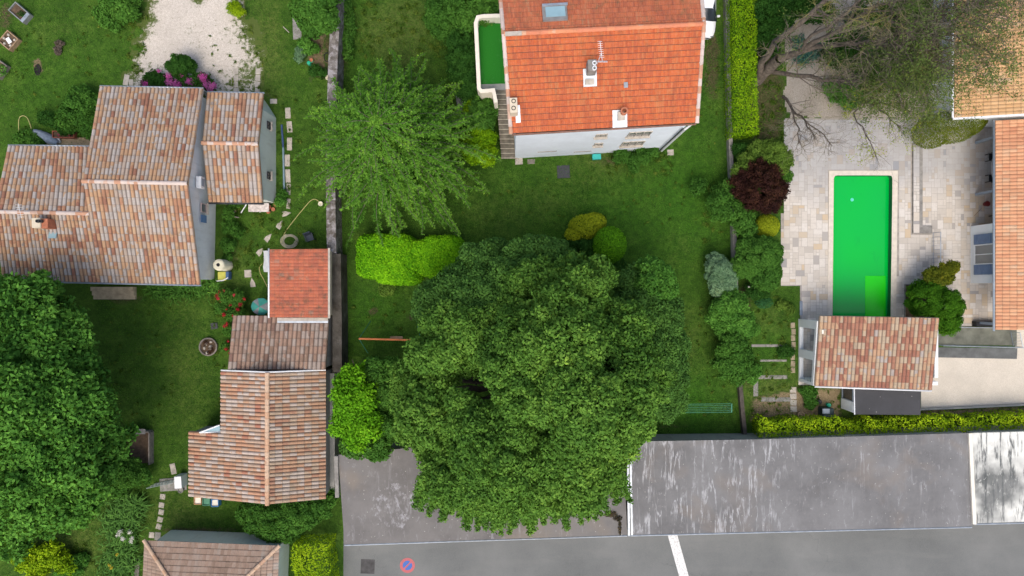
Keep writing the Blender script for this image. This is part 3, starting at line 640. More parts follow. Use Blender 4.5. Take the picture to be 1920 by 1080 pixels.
# chimney, flue, skylight and aerial on the wing
ch = MB().bbox(P(77, 419, 4.5), (.55, .62, .95), R(2)).build('chimney', M['wall_cream'], A)
MB().bbox(P(90, 420, 4.45), (.52, .60, .85), R(2)).build('chimney_cap', M['terracotta'], ch); m = MB()
for k in (-1, 1): m.lathe(P(76 + k * 3, 415, 4.95), [(.10, 0), (.10, .2), (.07, .2), (.07, .05), (.001, .05)], 12)
m.build('flue', M['dark_metal'], ch)
m = MB(); m.box(P(99, 440, 3.97), (.50, .48, .06), 0, R(-17)); m.build('skylight', M['glass_sky'], A)
m = MB(); b_ = P(56, 398, 4.3); m.tube([b_, b_ + Vector((0, 0, .95))], .02, 6); top = b_ + Vector((0, 0, .9)); m.tube([top + Vector((-.1, .45, 0)), top + Vector((.1, -.45, 0))], .014, 5)
for k in range(6): q = top + Vector((-.08 + k * .032, .36 - k * .15, 0)); m.tube([q + Vector((-.2, 0, 0)), q + Vector((.2, 0, 0))], .010, 5)
m.build('aerial', M['white_metal'], A)
# east gable fittings
xE = eNr.x - i_ + .002
ac = MB().bbox(Vector((xE + .2, P(0, 343, 2.9).y, 3.05)), (.34, .78, .56), b=.03).build('air_conditioner', M['white_metal'], A)
m = MB(); m.box(Vector((xE + .375, P(0, 343, 2.9).y, 3.05)), (.02, .5, .42)); m.build('grille', M['grey_metal'], ac)
m = MB(); m.box(Vector((xE + .15, P(0, 343, 2.9).y, 2.74)), (.3, .7, .04)); m.build('bracket', M['dark_metal'], ac)
window_on(A, (xE, P(0, 391, 1.9).y, 2.15), .62, .8, (1, 0), M['glass_grey'], plain('pink_frame', (.5, .4, .38)), bars=0)
MB().box(Vector((xE + .03, P(0, 406, 1.9).y - .18, 2.15)), (.04, .5, .8)).build('shutter', M['blue_shutter'], A)
MB().box(P(217, 545, 0) + Vector((0, .12, .26)), (2.9, .28, .5)).box(P(217, 545, 0) + Vector((0, -.17, .17)), (2.9, .3, .34)).box(P(217, 545, 0) + Vector((0, -.46, .085)), (2.9, .28, .17)).build('doorstep', plain('sandy_step', (.38, .32, .22), .9, .25), A)

# --- annex
B = thing('tiled_annex', 'low annex with two small dark windows, joined to the large pale house', 'annex', P(450, 275))
zb, zbr = 2.3, 3.15
bNl, bNr, brl, brr, bSl, bSr = P(388, 174, zb), P(494, 176, zb), P(379.5, 268, zbr), P(484.5, 270, zbr), P(391, 379, zb), P(493, 380, zb)
slope(B, 'roof', M['tile_a2'], bNl, bNr, brr, brl, pitch=.27); slope(B, 'roof', M['tile_a2'], bSl, bSr, brr, brl, pitch=.27)
ridge(B, brl + Vector((0, 0, .05)), brr + Vector((0, 0, .05)), M['ridge_pale'], seed=5)
m = MB(); j_ = .22
xb = P(517.5, 0).x
m.add([(bNl.x + .06, bNl.y - j_, 0), (xb - .55, bNl.y - j_, 0), (xb, bNl.y - 1.1, 0), (xb, bSl.y + j_, 0), (bNl.x + .06, bSl.y + j_, 0),
       (bNl.x + .06, bNl.y - j_, zb), (bNr.x - .12, bNl.y - j_, zb), (bNr.x - .08, bNl.y - 1.1, zb + .2), (brr.x - .08, brr.y, zbr - .14), (bSr.x - .08, bSl.y + j_, zb), (bNl.x + .06, bSl.y + j_, zb), (brl.x + .1, brl.y, zbr - .14), (xb, brr.y, 0)],
      [(0, 1, 6, 5), (1, 2, 7, 6), (2, 12, 8, 7), (12, 3, 9, 8), (3, 4, 10, 9), (4, 0, 5, 11, 10)]); m.build('wall', M['wall_b'], B)
gutter(B, bSl + Vector((0, -.07, -.03)), bSr + Vector((.05, -.07, -.03)), M['dark_metal']); gutter(B, bNl + Vector((0, .07, -.03)), bNr + Vector((.05, .07, -.03)), M['grey_metal'])
for py in (235, 329):
    y = P(0, py, 1.4).y; xw = xb + (bNr.x - .08 - xb) * 1.35 / zb
    window_on(B, (xw + .02, y, 1.35), .5, .55, (1, 0), M['glass_dark'], M['dark_metal'], bars=1)

# --- red-tiled shed
Cc = thing('red_shed', 'small shed with mossy red tile roof against the dark boundary wall', 'shed', P(562, 530))
c1, c2, c3, c4 = P(506, 468, 2.5), P(506, 592, 2.5), P(617.5, 597, 3.0), P(616, 466, 3.0)
c1 = Vector((c1.x, P(0, 467, 2.75).y, 2.5)); c4 = Vector((c4.x, c1.y, 3.0)); c2 = Vector((c1.x, P(0, 595, 2.75).y, 2.5)); c3 = Vector((c4.x, c2.y, 3.0))
slope(Cc, 'roof', M['tile_c'], c1, c2, c3, c4, pitch=.225, course=.34, amp=.022, samples=4)
MB().ring([(c1.x + .1, c1.y - .1, 2.35), (c4.x - .1, c1.y - .1, 2.85), (c4.x - .1, c2.y + .1, 2.85), (c1.x + .1, c2.y + .1, 2.35)]).build('wall', M['wall_cream'], Cc)
gutter(Cc, c1 + Vector((-.07, .05, 0)), c2 + Vector((-.07, -.05, 0)), M['white_metal'])
MB().box((c4.x + .05, (c1.y + c2.y) / 2, 3.02), (.14, c1.y - c2.y + .1, .12)).build('verge', M['stone_slab'], Cc)
# --- brown-tiled shed
D = thing('brown_shed', 'shed with grey brown corrugated tiles between the red shed and the ridged outbuilding', 'shed', P(528, 645))
d1, d2, d3, d4 = P(437, 592, 2.3), P(617, 593, 2.3), P(610, 693, 3.0), P(427, 693, 3.0)
slope(D, 'roof', M['tile_d'], d1, d2, d3, d4, pitch=.29, course=.5, amp=.085, step=.02)
MB().ring([(d1.x + .15, d1.y - .1, 2.15), (d2.x - .12, d1.y - .1, 2.15), (d2.x - .12, d3.y + .1, 2.85), (d1.x + .15, d3.y + .1, 2.85)]).build('wall', M['wall_concrete'], D)
m = MB(); m.box(P(568, 598.5, 2.42) + Vector((0, 0, .03)), (3.35, .2, .1)).build('flashing', M['stone_slab'], D)
MB().box(P(568, 603.5, 2.42) + Vector((0, 0, .035)), (3.35, .14, .05)).build('flashing', M['zinc'], D)
# --- ridged outbuilding
E = thing('ridged_outbuilding', 'long outbuilding with faded pink tiles falling either side of a north to south ridge', 'outbuilding', P(500, 820))
zE, zR_, zW1, zW2 = 2.7, 3.85, 2.95, 2.4
eN, eS = P(611, 697, zE), P(606, 936, zE); rN, rS = P(502.5, 697, zR_), P(500.5, 945, zR_)
xr = (rN.x + rS.x) / 2; slp = (zR_ - zE) / (eN.x - xr)
yN = P(0, 697, 3.2).y; yS = P(0, 938, 3.0).y
def w_at(px, z): return P(px, 0, z).x
xw1 = w_at(414, zW1); xw2 = w_at(352, zW2); zW1 = zR_ - slp * (xr - xw1) * .85; zW2 = zR_ - slp * (xr - xw2) * .85
yM = P(0, 812.5, zW1).y
slope(E, 'roof', M['tile_e2'], (eN.x, yN, zE), (eN.x, yS, zE), (xr, yS, zR_), (xr, yN, zR_), pitch=.25)
slope(E, 'roof', M['tile_e'], (xw1, yM, zW1), (xw1, yN, zW1), (xr, yN, zR_), (xr, yM, zR_), pitch=.25)
slope(E, 'roof', M['tile_e'], (xw2, yS, zW2), (xw2, yM, zW2), (xr, yM, zR_), (xr, yS, zR_), pitch=.25)
ridge(E, (xr, yN, zR_ + .05), (xr, yS - .05, zR_ + .05), M['ridge_tan'], r=.15)
m = MB(); m.ring([(xw1 + .2, yN - .1, zW1 - .05), (xr, yN - .1, zR_ - .16), (eN.x - .12, yN - .1, zE - .12), (eN.x - .12, yS + .15, zE - .12), (xr, yS + .15, zR_ - .16), (xw2 + .2, yS + .15, zW2 - .08), (xw2 + .2, yM - .1, zW2 - .08), (xw1 + .2, yM - .1, zW1 - .1)]); m.build('wall', M['wall_concrete'], E)
MB().box((xr, yN + .03, zR_ - .3), (.1, .1, .1)).build('verge_end', M['zinc'], E)
m = MB(); m.tube([(xw1, yN + .06, zW1 + .02), (xr, yN + .06, zR_ + .03)], .05, 6).tube([(xr, yN + .06, zR_ + .03), (eN.x, yN + .06, zE + .02)], .05, 6); m.build('verge', M['white_metal'], E)
MB().box((xw1 - .45, yM + .12, zW2 + .28), (1.3, .10, .06), R(0), 0, R(-10)).build('flashing', M['zinc'], E)
# skylight wedge beside the step in the west eave
sk = MB(); a = P(374, 811, 2.6); b_ = P(413, 810, 2.7); c_ = P(412, 797, 2.7)
sk.add([tuple(a), tuple(b_), tuple(c_), tuple(a - Vector((0, 0, .1))), tuple(b_ - Vector((0, 0, .1))), tuple(c_ - Vector((0, 0, .1)))], [(0, 1, 2), (5, 4, 3), (0, 3, 4, 1), (1, 4, 5, 2), (2, 5, 3, 0)]); sk.build('canopy', M['glass_sky'], E)
MB().tube([a, c_], .05, 6).tube([a, b_], .05, 6).build('canopy_frame', M['white_metal'], E)
# narrow concrete yard wall running on south of the outbuilding's corner
# --- brown hipped roof bottom left
F_ = thing('hipped_house', 'bungalow with brown hipped tile roof and pale grey wall at bottom left edge', 'house', P(400, 1060))
zF = 2.6; f1, f2 = P(271, 1013, zF), P(524, 1023, zF); dx = (f2 - f1); dx.z = 0; L_ = dx.length; ux = dx.normalized(); uy = Vector((ux.y, -ux.x, 0)); DF = 9.0; pit = .36
def hipq(a, b, name, mat, inn):
    n_ = inn; half = DF / 2
    c_ = b + n_ * half + Vector((0, 0, half * pit)); d_ = a + n_ * half + Vector((0, 0, half * pit))
    e = (b - a).normalized()
    return slope(F_, name, mat, a, b, c_, d_, pitch=.22, course=.38, amp=.02, samples=4, clip=[(a + Vector((0, 0, 0)), (n_ - e).normalized()), (b, (n_ + e).normalized())])
f3, f4 = f2 + uy * DF, f1 + uy * DF
hipq(f2, f1, 'roof', M['tile_f'], uy); hipq(f1, f4, 'roof', M['tile_f'], ux); hipq(f4, f3, 'roof', M['tile_f'], -uy); hipq(f3, f2, 'roof', M['tile_f'], -ux)
hh = DF / 2; up_ = Vector((0, 0, hh * pit + .04))
if L_ >= DF: q1, q2 = f1 + ux * hh + uy * hh, f2 - ux * hh + uy * hh
else: q1 = q2 = (f1 + f3) / 2
for k_, (a, b) in enumerate(((f1, q1), (f2, q2), (f3, q2), (f4, q1))): ridge(F_, a + Vector((0, 0, .05)), Vector((b.x, b.y, f1.z)) + up_, M['ridge_tan'], r=.12, seed=k_)
q_ = .15
MB().ring([(p.x, p.y, zF - .05) for p in (f1 + ux * .5 + uy * .2, f2 - ux * .15 + uy * .2, f3 - ux * .15 - uy * .3, f4 + ux * .5 - uy * .3)]).build('wall', M['wall_b'], F_)
w1, w2 = P(305, 1008, .3), P(529, 1016, .3)
m = MB(); m.add([tuple(P(313, 1004, .4)), tuple(P(531, 1013, .4)), tuple(P(524, 1022, .42)), tuple(P(313, 1014, .42))], [(3, 2, 1, 0)]); m.tube([P(313, 1004, .36), P(531, 1013, .36)], .04, 5)
plinth = MB().prism([P(313, 1004).xy, P(532, 1012).xy, P(534, 1200).xy, P(522, 1200).xy, P(520, 1030).xy, P(313, 1022).xy], 0, .4).build('plinth', M['wall_b'], F_)

# --- orange-roofed house
Gh = thing('orange_roofed_house', 'tall two storey house with bright orange tile roof and pale blue white south wall', 'house', P(1140, 170))
zG, zGr = 7.2, 8.7
g1, g2 = P(960, 250, zG), P(1305, 230, zG); gr1, gr2 = P(946, 64, zGr), P(1318, 45, zGr)
nv = (g1 - gr1); n1 = Vector((gr1.x - nv.x, gr1.y - nv.y, zG)); nv2 = g2 - gr2; n2 = Vector((gr2.x - nv2.x, gr2.y - nv2.y, zG))
slope(Gh, 'roof', M['tile_g'], g1, g2, gr2, gr1, pitch=.115, course=.345, amp=.014, step=.04, samples=4)
slope(Gh, 'roof', M['tile_g2'], n2, n1, gr1, gr2, pitch=.115, course=.345, amp=.022, step=.01, samples=4)
ridge(Gh, gr1 + Vector((0, 0, .03)), gr2 + Vector((0, 0, .03)), M['ridge_orange'], r=.14)
MB().box(gr1 + Vector((.5, -.02, .13)), (.95, .24, .07), R(3)).build('ridge_cap', M['stone_slab'], Gh)
for a, b, nm in ((g1, gr1, 0), (gr1, n1, 1), (g2, gr2, 2), (gr2, n2, 3)):
    sx_ = -.06 if nm < 2 else .06; ridge(Gh, a + Vector((sx_, 0, .0)), b + Vector((sx_, 0, .0)), M['ridge_pale'], r=.12, name='verge', seed=nm)
b1, b2 = P(966, 297, 0), P(1238, 281, 0); e_ = (b2 - b1).normalized(); p_ = Vector((-e_.y, e_.x, 0)); b1 = b1; dep = 10.6
b4, b3 = b1 + p_ * dep, b2 + p_ * dep; mid1, mid2 = b1 + p_ * dep / 2, b2 + p_ * dep / 2
MB().ring([(b1.x, b1.y, zG - .05), (b2.x, b2.y, zG - .05), (mid2.x, mid2.y, zGr - .2), (b3.x, b3.y, zG - .05), (b4.x, b4.y, zG - .05), (mid1.x, mid1.y, zGr - .2)]).build('wall', M['wall_g'], Gh)
nS = (-p_.x, -p_.y)
def gw(px, z, w_, h_, mat, bars=1):      # window on the south wall, found by its x on the wall
    t_ = (px - 966) / (1240 - 966); c_ = b1 + (b2 - b1) * t_; return window_on(Gh, (c_.x, c_.y, z), w_, h_, nS, mat, M['stone_slab'], bars=bars)
gw(1112, 3.3, .55, .75, M['glass_grey']); gw(1108, 5.9, .7, .8, M['glass_grey']); gw(1174, 2.9, 1.45, 1.25, M['glass_grey'], 2); gw(1172, 5.7, 1.4, 1.25, M['glass_grey'], 2)
for px, z, w_ in ((1024, 1.9, 1.3), (1090, 1.2, 1.2)):
    c_ = b1 + (b2 - b1) * ((px - 966) / 274); MB().box((c_.x + nS[0] * .03, c_.y + nS[1] * .03, z), (w_, .06, .05), math.atan2(e_.y, e_.x)).build('ledge', M['stone_grey'], Gh)
gutter(Gh, g1 + Vector((0, -.08, -.03)), g2 + Vector((0, -.08, -.03)), plain('rust_gutter', (.22, .13, .10)))
m = MB(); q = b2 + Vector((.08, -.08, 0)); m.tube([g2 + Vector((-.25, -.08, -.05)), Vector((q.x, q.y, zG - .55)), q + Vector((0, 0, .05))], .07, 8).build('downpipe', M['white_metal'], Gh)
m = MB(); q = q + Vector((-.22, -.05, 0)); m.tube([Vector((q.x, q.y, zG - .3)), q + Vector((0, 0, .05))], .05, 8).build('downpipe', M['dark_metal'], Gh)
# roof fittings
def on_g(px, py, dz=0):                   # point on the south slope under a given spot
    z = zG
    for _ in range(6):
        p = P(px, py, z); t_ = (p - g1).dot(p_) / (gr1 - g1).dot(p_); z = zG + (zGr - zG) * t_
    return P(px, py, z) + Vector((0, 0, dz))
def on_gn(px, py, dz=0):
    z = zGr
    for _ in range(6):
        p = P(px, py, z); t_ = (p - gr1).dot(p_) / (n1 - gr1).dot(p_); z = zGr + (zG - zGr) * t_
    return P(px, py, z) + Vector((0, 0, dz))
rzG = math.atan2(e_.y, e_.x); tiltS = math.atan2(zGr - zG, (gr1 - g1).dot(p_))
sk = MB().box(on_gn(1040, 26, .10), (1.42, .98, .14), rzG, -tiltS).build('skylight', plain('skylight_frame', (.22, .22, .22), .6), Gh)
MB().box(on_gn(1041, 24, .19), (1.12, .66, .03), rzG, -tiltS).build('pane', M['glass_sky'], sk)
MB().box(on_gn(1040, 11, .18), (1.46, .14, .09), rzG, -tiltS).build('flashing', M['zinc'], sk)
ch = MB().bbox(on_g(1107, 132, .42), (.50, .62, 1.15), rzG).build('chimney', M['stone_grey'], Gh); m = MB()
for k in (0, 1): m.lathe(on_g(1110, 136, .95) + Vector((0, -.12 + k * .28, 0)), [(.10, 0), (.10, .22), (.13, .24), (.13, .3), (.08, .3), (.08, .1)], 12)
m.build('chimney_pot', M['white_metal'], ch)
MB().box(on_g(1106, 146, .06), (.78, 1.0, .05), rzG, tiltS).build('flashing', M['zinc'], ch); MB().box(on_g(1105, 155, .16), (.5, .3, .16), rzG, tiltS).build('saddle', M['stone_slab'], ch)
m = MB(); b_ = on_g(1119, 122, .2); m.tube([b_, b_ + Vector((0, 0, 1.7))], .022, 6); top = b_ + Vector((0, 0, 1.6)); m.tube([top + Vector((-.05, .75, 0)), top + Vector((.08, -.35, 0))], .016, 5)
for k in range(9): q = top + Vector((-.05 + k * .013, .72 - k * .11, 0)); m.tube([q + Vector((-.13, 0, 0)), q + Vector((.13, 0, 0))], .009, 5)
m.box(top + Vector((.08, -.38, 0)), (.55, .02, .30), 0, R(30)); m.build('aerial', M['white_metal'], Gh)
ch = MB().bbox(on_g(963, 204, .32), (.44, .86, 1.0), rzG).build('chimney', M['wall_cream'], Gh)
for k in (-1, 1): MB().lathe(on_g(963, 203, .82) + Vector((0, k * .2, 0)), [(.13, 0), (.13, .02), (.09, .02), (.09, -.15), (.001, -.15)], 12).build('flue', M['black'], ch)
MB().box(on_g(971, 214, .05), (.28, 1.0, .05), rzG, tiltS).build('flashing', M['zinc'], ch)
fl = MB().box(on_g(1162, 223, .05), (.86, 1.0, .04), rzG, tiltS).build('flashing', M['zinc'], Gh); MB().box(on_g(1164, 219, .16), (.4, .5, .2), rzG, tiltS).build('saddle', M['stone_slab'], fl)
MB().lathe(on_g(1168, 212, .1), [(.2, 0), (.2, .35), (.22, .38), (.22, .45), (.13, .45), (.13, .1), (.001, .1)], 16).build('chimney_pot', M['terracotta'], fl)
MB().bbox(on_g(1173, 160, .08), (.24, .32, .12), rzG).build('roof_vent', M['zinc'], Gh)
# terrace with stairs on the west side
T = thing('raised_terrace', 'raised terrace with cream parapet, green artificial turf and a long concrete stair', 'terrace', P(930, 160))
zt, zp = 2.55, 3.5
o = [P(952, 28, zp).xy, P(906, 30, zp).xy, P(896, 32, zp).xy, P(892, 43, zp).xy, P(898, 166, zp).xy, P(903, 171, zp).xy, P(925, 169, zp).xy, P(930, 192, zp).xy]
wv_ = P(968, 28, zt).x
xs_ = wv_ + .5
MB().prism([(xs_, o[0].y), tuple(o[1]), tuple(o[2]), tuple(o[3]), tuple(o[4]), tuple(o[5]), (o[6].x, o[6].y), (o[6].x, P(0, 168, zt).y), (xs_ + .25, P(0, 168, zt).y)], 0, zt).build('terrace_base', M['wall_concrete'], T)
def parapet(pts, th, z0, z1, name, mat, parent):
    m = MB(); pts = [Vector((p[0], p[1])) for p in pts]; off = []
    for i, p in enumerate(pts):
        a = (pts[i] - pts[i - 1]).normalized() if i else (pts[1] - p).normalized(); b = (pts[i + 1] - p).normalized() if i < len(pts) - 1 else a
        n = Vector((-(a + b).y, (a + b).x)).normalized(); off.append((p + n * th / 2 / max(.5, n.dot(Vector((-a.y, a.x)))), p - n * th / 2 / max(.5, n.dot(Vector((-a.y, a.x))))))
    for i in range(len(pts) - 1):
        q = [off[i][0], off[i + 1][0], off[i + 1][1], off[i][1]]
        m.add([(x.x, x.y, z0) for x in q] + [(x.x, x.y, z1) for x in q], [(0, 1, 5, 4), (2, 3, 7, 6), (7, 4, 5, 6)] + ([(0, 4, 7, 3)] if i == 0 else []) + ([(1, 2, 6, 5)] if i == len(pts) - 2 else []))
    bm = bmesh.new(); 
    ob = m.build(name, mat, parent); return ob
parapet([(xs_, o[0].y)] + [tuple(p) for p in o[1:]], .24, 0, zp, 'parapet', M['parapet'], T)
tm = NT('artificial_turf', .95, .05); tm.color(tm.mix(tm.ramp(tm.noise(1.1, detail=6, rough=.7), [(.55, 0), (.8, .4)]), tm.ramp(tm.noise(30, detail=4), [(.3, (.015, .13, .015)), (.7, (.03, .21, .025))]), (.14, .30, .14)))
MB().prism([P(953, 46, zt).xy + Vector((.5, 0)), P(897, 42, zt).xy, P(902, 158, zt).xy, P(957, 156, zt).xy + Vector((.6, 0))], zt + .004, zt + .018).build('turf', tm.m, T)
sx0, sx1 = P(928, 0, zt).x + .06, P(965, 0, .3).x - .0
y0 = P(0, 168, zt).y; y1 = P(0, 298, 0).y; ns = 14; m = MB()
for k in range(ns):
    za = zt - (k + 1) * zt / (ns + 1); ya, yb = y0 + (y1 - y0) * k / ns, y0 + (y1 - y0) * (k + 1) / ns; xx = sx0 + .35 * (k / ns)
    m.prism([(xx, yb), (sx1 + .2, yb), (sx1 + .2, ya), (xx, ya)], 0, za, bottom=False)
m.build('stair', plain('stair_concrete', (.17, .158, .13), .95, .35, 3, bump=.6), T)  # treads coloured darker to paint in the riser shadows
m = MB()
for k in range(ns):
    za = zt - (k + 1) * zt / (ns + 1); yb = y0 + (y1 - y0) * (k + 1) / ns; xx = sx0 + .35 * (k / ns); m.box(((xx + sx1 + .2) / 2, yb + .03, za + .012), (sx1 + .2 - xx, .05, .025))
m.build('stair_nosing', plain('stair_nosing', (.42, .39, .32), .9, .3, 3), T)

# --- right-hand house: two roofs
H = thing('sand_roofed_house', 'low house with sandy orange tile roofs and a blue shuttered window at right edge', 'house', P(1900, 300))
zh = 2.8; xU, xL = P(1789, 0, 3.2).x, P(1866, 0, zh).x
yU0, yU1 = P(0, 221, 3.2).y, P(0, -90, 3.2).y; yL0, yL1 = P(0, 618, zh).y, P(0, 226, zh).y
slope(H, 'roof', M['tile_h'], (xU, yU0, 3.2), (xU, yU1, 3.2), (xU + 8, yU1, 5.4), (xU + 8, yU0, 5.4), pitch=.235, course=.42, amp=.05)
slope(H, 'roof', M['tile_h2'], (xL, yL0, zh), (xL, yL1, zh), (xL + 6, yL1, 4.3), (xL + 6, yL0, 4.3), pitch=.235, course=.42, amp=.05)
gutter(H, (xU - .07, yU0, 3.17), (xU - .07, yU1, 3.17), M['white_metal']); gutter(H, (xL - .07, yL0 - .1, zh - .03), (xL - .07, yL1, zh - .03), M['grey_metal'], r=.07)
MB().box((xU + 4, yU0 - .05, 4.25), (8.4, .12, .14), 0, 0, -math.atan2(2.2, 8)).build('verge', M['white_metal'], H)
m = MB(); wx = xL + .25; yb0, yb1 = P(0, 531, .5).y, P(0, 423, .5).y
m.ring([(xU + .5, yU0 + .15, 3.3), (xU + 8, yU0 + .15, 5.2), (xU + 8, yU1, 5.2), (xU + .5, yU1, 3.3)])
m.ring([(xL + 3, yL0 + .25, zh + .6), (xL + 6, yL0 + .25, zh + 1.3), (xL + 6, yL1 - .05, zh + 1.3), (xL + 3, yL1 - .05, zh + .6)])
m.ring([(wx, yb0, zh), (wx + 3, yb0, zh + .6), (wx + 3, yb1, zh + .6), (wx, yb1, zh)]); m.build('wall', M['wall_white'], H)
ym = P(0, 477, 1.2).y
w_ = window_on(H, (wx, ym, 1.45), 1.35, 2.0, (-1, 0), M['glass_grey'], M['white_metal'], bars=1, sill=False)
for s_ in (-1, 1):
    m = MB(); m.box((wx - .05, ym + s_ * (.675 + .36), 1.45), (.05, .68, 2.05))
    for q in range(9): m.box((wx - .085, ym + s_ * (.675 + .36), .6 + q * .21), (.03, .6, .06))
    m.build('shutter', M['slate_shutter'], H)
for py in (262, 361, 606):
    q = P(0, py, 1).y; MB().box((xL + .62, q, (zh - .1) / 2), (.16, .16, zh - .1)).build('post', M['grey_metal'], H)

# --- pool house
I = thing('pool_house', 'open pool house with mottled canal tile roof and white arcaded west wall by the pool', 'pool house', P(1630, 665))
zi1, zi2 = 3.15, 2.55
i1, i2, i3, i4 = P(1537, 592, zi1), P(1761, 596, zi1), P(1747, 731, zi2), P(1528, 723, zi2)
slope(I, 'roof', M['tile_i'], i4, i3, i2, i1, pitch=.255, course=.42, amp=.06)
m = MB(); x0, x1 = P(1497, 0).x, P(1497, 0).x + .28; ya, yb = P(0, 598).y, P(0, 714).y; zt_ = lambda y: zi1 + (zi2 - zi1) * (ya - y) / (ya - yb) - .22
def pillar(y_hi, y_lo):
    m.add([(x, y, 0) for x, y in ((x0, y_lo), (x1, y_lo), (x1, y_hi), (x0, y_hi))] + [(x, y, zt_(y)) for x, y in ((x0, y_lo), (x1, y_lo), (x1, y_hi), (x0, y_hi))], [(0, 1, 5, 4), (1, 2, 6, 5), (2, 3, 7, 6), (3, 0, 4, 7), (4, 5, 6, 7)])
pillar(ya, P(0, 613).y); pillar(P(0, 654).y, P(0, 669).y); pillar(P(0, 709).y, yb)
for yh, yl in ((P(0, 613).y, P(0, 654).y), (P(0, 669).y, P(0, 709).y)):
    v = [(x, y, z) for z_ in (0, 1) for x, y in ((x0, yl), (x1, yl), (x1, yh), (x0, yh)) for z in [zt_(y) - (.28 if z_ == 0 else 0)]]
    m.add(v, [(0, 1, 5, 4), (1, 2, 6, 5), (2, 3, 7, 6), (3, 0, 4, 7), (4, 5, 6, 7), (3, 2, 1, 0)])
    m.box(((x0 + x1) / 2, (yh + yl) / 2, .09), (.27, yh - yl, .18))
m.build('arcade_wall', M['wall_white'], I)
xe = P(1722, 0).x
MB().box(((x1 + xe) / 2, yb + .12, 1.1), (xe - x1, .24, 2.2)).box((xe - .1, (ya + yb) / 2 + .25, 1.1), (.24, (ya - yb) - .5, 2.2)).build('wall', M['wall_white'], I)
gutter(I, i4 + Vector((0, -.07, -.03)), i3 + Vector((0, -.07, -.03)), M['white_metal'])
MB().box(P(1541, 622, 2.95) + Vector((0, 0, .12)), (.12, .26, .05)).build('roof_vent', M['parapet'], I)

# --- dark flat-roofed store below the pool house
J = thing('dark_store', 'low store with dark grey flat roof and glazed west end below the pool house', 'shed', P(1650, 752))
zj = 1.9; j1, j2, j3, j4 = P(1601, 725, zj), P(1727, 728, zj), P(1726, 778, zj), P(1602, 777, zj)
MB().prism([j4.xy, j3.xy, j2.xy, j1.xy], zj - .07, zj).build('roof', M['dark_felt'], J)
wxJ = j1.x + .05
MB().ring([(wxJ, j4.y + .08, zj - .08), (j3.x - .1, j3.y + .1, zj - .08), (j2.x - .1, j2.y - .1, zj - .08), (wxJ, j1.y - .08, zj - .08)]).build('wall', M['wall_concrete'], J)
wj = window_on(J, (wxJ, (j1.y + j4.y) / 2 + .35, 1.0), .95, 1.5, (-1, 0), M['glass_dark'], M['grey_metal'], bars=0, sill=False)
MB().box((wxJ - .03, j4.y + .45, .95), (.05, .7, 1.7)).build('panel', M['white_metal'], J)
MB().tube([j1 + Vector((0, 0, .03)), j4 + Vector((0, 0, .03))], .04, 6).build('edge_trim', M['white_metal'], J)

# --- garages with flat roofs
zg = 2.3
def garage(name, label, pts, z, mat, parts=()):
    g = thing(name, label, 'garage', P(sum(p[0] for p in pts) / len(pts), sum(p[1] for p in pts) / len(pts)))
    poly = [P(a, b, z).xy for a, b in pts]; c_ = sum(poly, Vector((0, 0))) / len(poly); ins = [p + (c_ - p).normalized() * .12 for p in poly]
    MB().prism(poly, z - .16, z).build('roof', mat, g); MB().prism(ins, 0, z - .162, top=False).build('wall', M['wall_concrete'], g)
    return g
gl = garage('garage', 'brown grey flat garage roof partly under the giant tree', [(634, 853), (1168, 800), (1176, 1003), (900, 1012), (646, 1021)], zg, M['felt_left'])
MB().tube([P(646, 1022.3, zg - .05), P(900, 1013.5, zg - .05), P(1176, 1004.5, zg - .05)], .05, 6).build('drip_edge', M['zinc'], gl)
MB().bbox(P(632, 893, zg) + Vector((0, 0, .06)), (.26, 2.75, .22), R(1.5)).build('upstand', M['stone_grey'], gl)
gm = garage('garage', 'grey flat garage roof with white vertical streaks right of the giant tree', [(1177, 828), (1412, 824), (1815, 812), (1822, 987), (1500, 995), (1178, 1003)], zg + .08, M['felt_mid'])
MB().tube([P(1178, 1004.5, zg + .04), P(1500, 996.5, zg + .04), P(1822, 988.5, zg + .04)], .05, 6).build('drip_edge', M['zinc'], gm)
m = MB(); a, b = P(1176, 830, zg + .08), P(1179, 1003, zg + .08); v = (b - a); m.box((a + b) / 2 + Vector((.0, 0, .05)), (.12, v.length, .12), math.atan2(v.y, v.x) - R(90)).box((a + b) / 2 + Vector((.2, 0, .025)), (.12, v.length, .06), math.atan2(v.y, v.x) - R(90)).build('flashing', M['zinc'], gm)
gr = garage('garage', 'white and black mottled flat garage roof at the right edge', [(1823, 812), (2250, 800), (2260, 968), (1830, 981)], zg + .12, M['felt_right'])
m = MB(); a, b = P(1817.5, 812, zg + .12), P(1825.5, 982, zg + .12); v = (b - a); m.box((a + b) / 2 + Vector((0, 0, .05)), (.22, v.length, .14), math.atan2(v.y, v.x) - R(90)).build('flashing', M['parapet'], gr)
MB().tube([P(1826, 983, zg + .08), P(2250, 972, zg + .08)], .05, 6).build('drip_edge', M['zinc'], gr)

# ------------------------------------------------------------------ walls and hedging
def wallrun(name, label, pts, z, th, mat, capmat=None, cat='wall'):
    t_ = thing(name, label, cat, P(*pts[len(pts) // 2])); w = [P(a, b, z).xy for a, b in pts]
    parapet(w, th, 0, z, 'wall_body', mat, t_)
    if capmat: parapet(w, th + .06, z, z + .06, 'coping', capmat, t_)
    return t_
sw = NT('old_stone_wall', .95, .15); vz = sw.voro(5, None, 'F1', out='Color'); bw = sw.n('RGBToBW'); sw.l(vz, bw.inputs[0])
c = sw.ramp(bw.outputs[0], [(.2, (.14, .13, .12)), (.5, (.22, .21, .20)), (.8, (.32, .31, .32))]); c = sw.mix(sw.ramp(sw.noise(1.6, detail=7, rough=.75), [(.45, 0), (.62, .85)]), c, (.075, .065, .05)); c = sw.mix(sw.ramp(sw.noise(2.6, detail=6), [(.6, 0), (.7, .8)]), c, (.42, .41, .43))
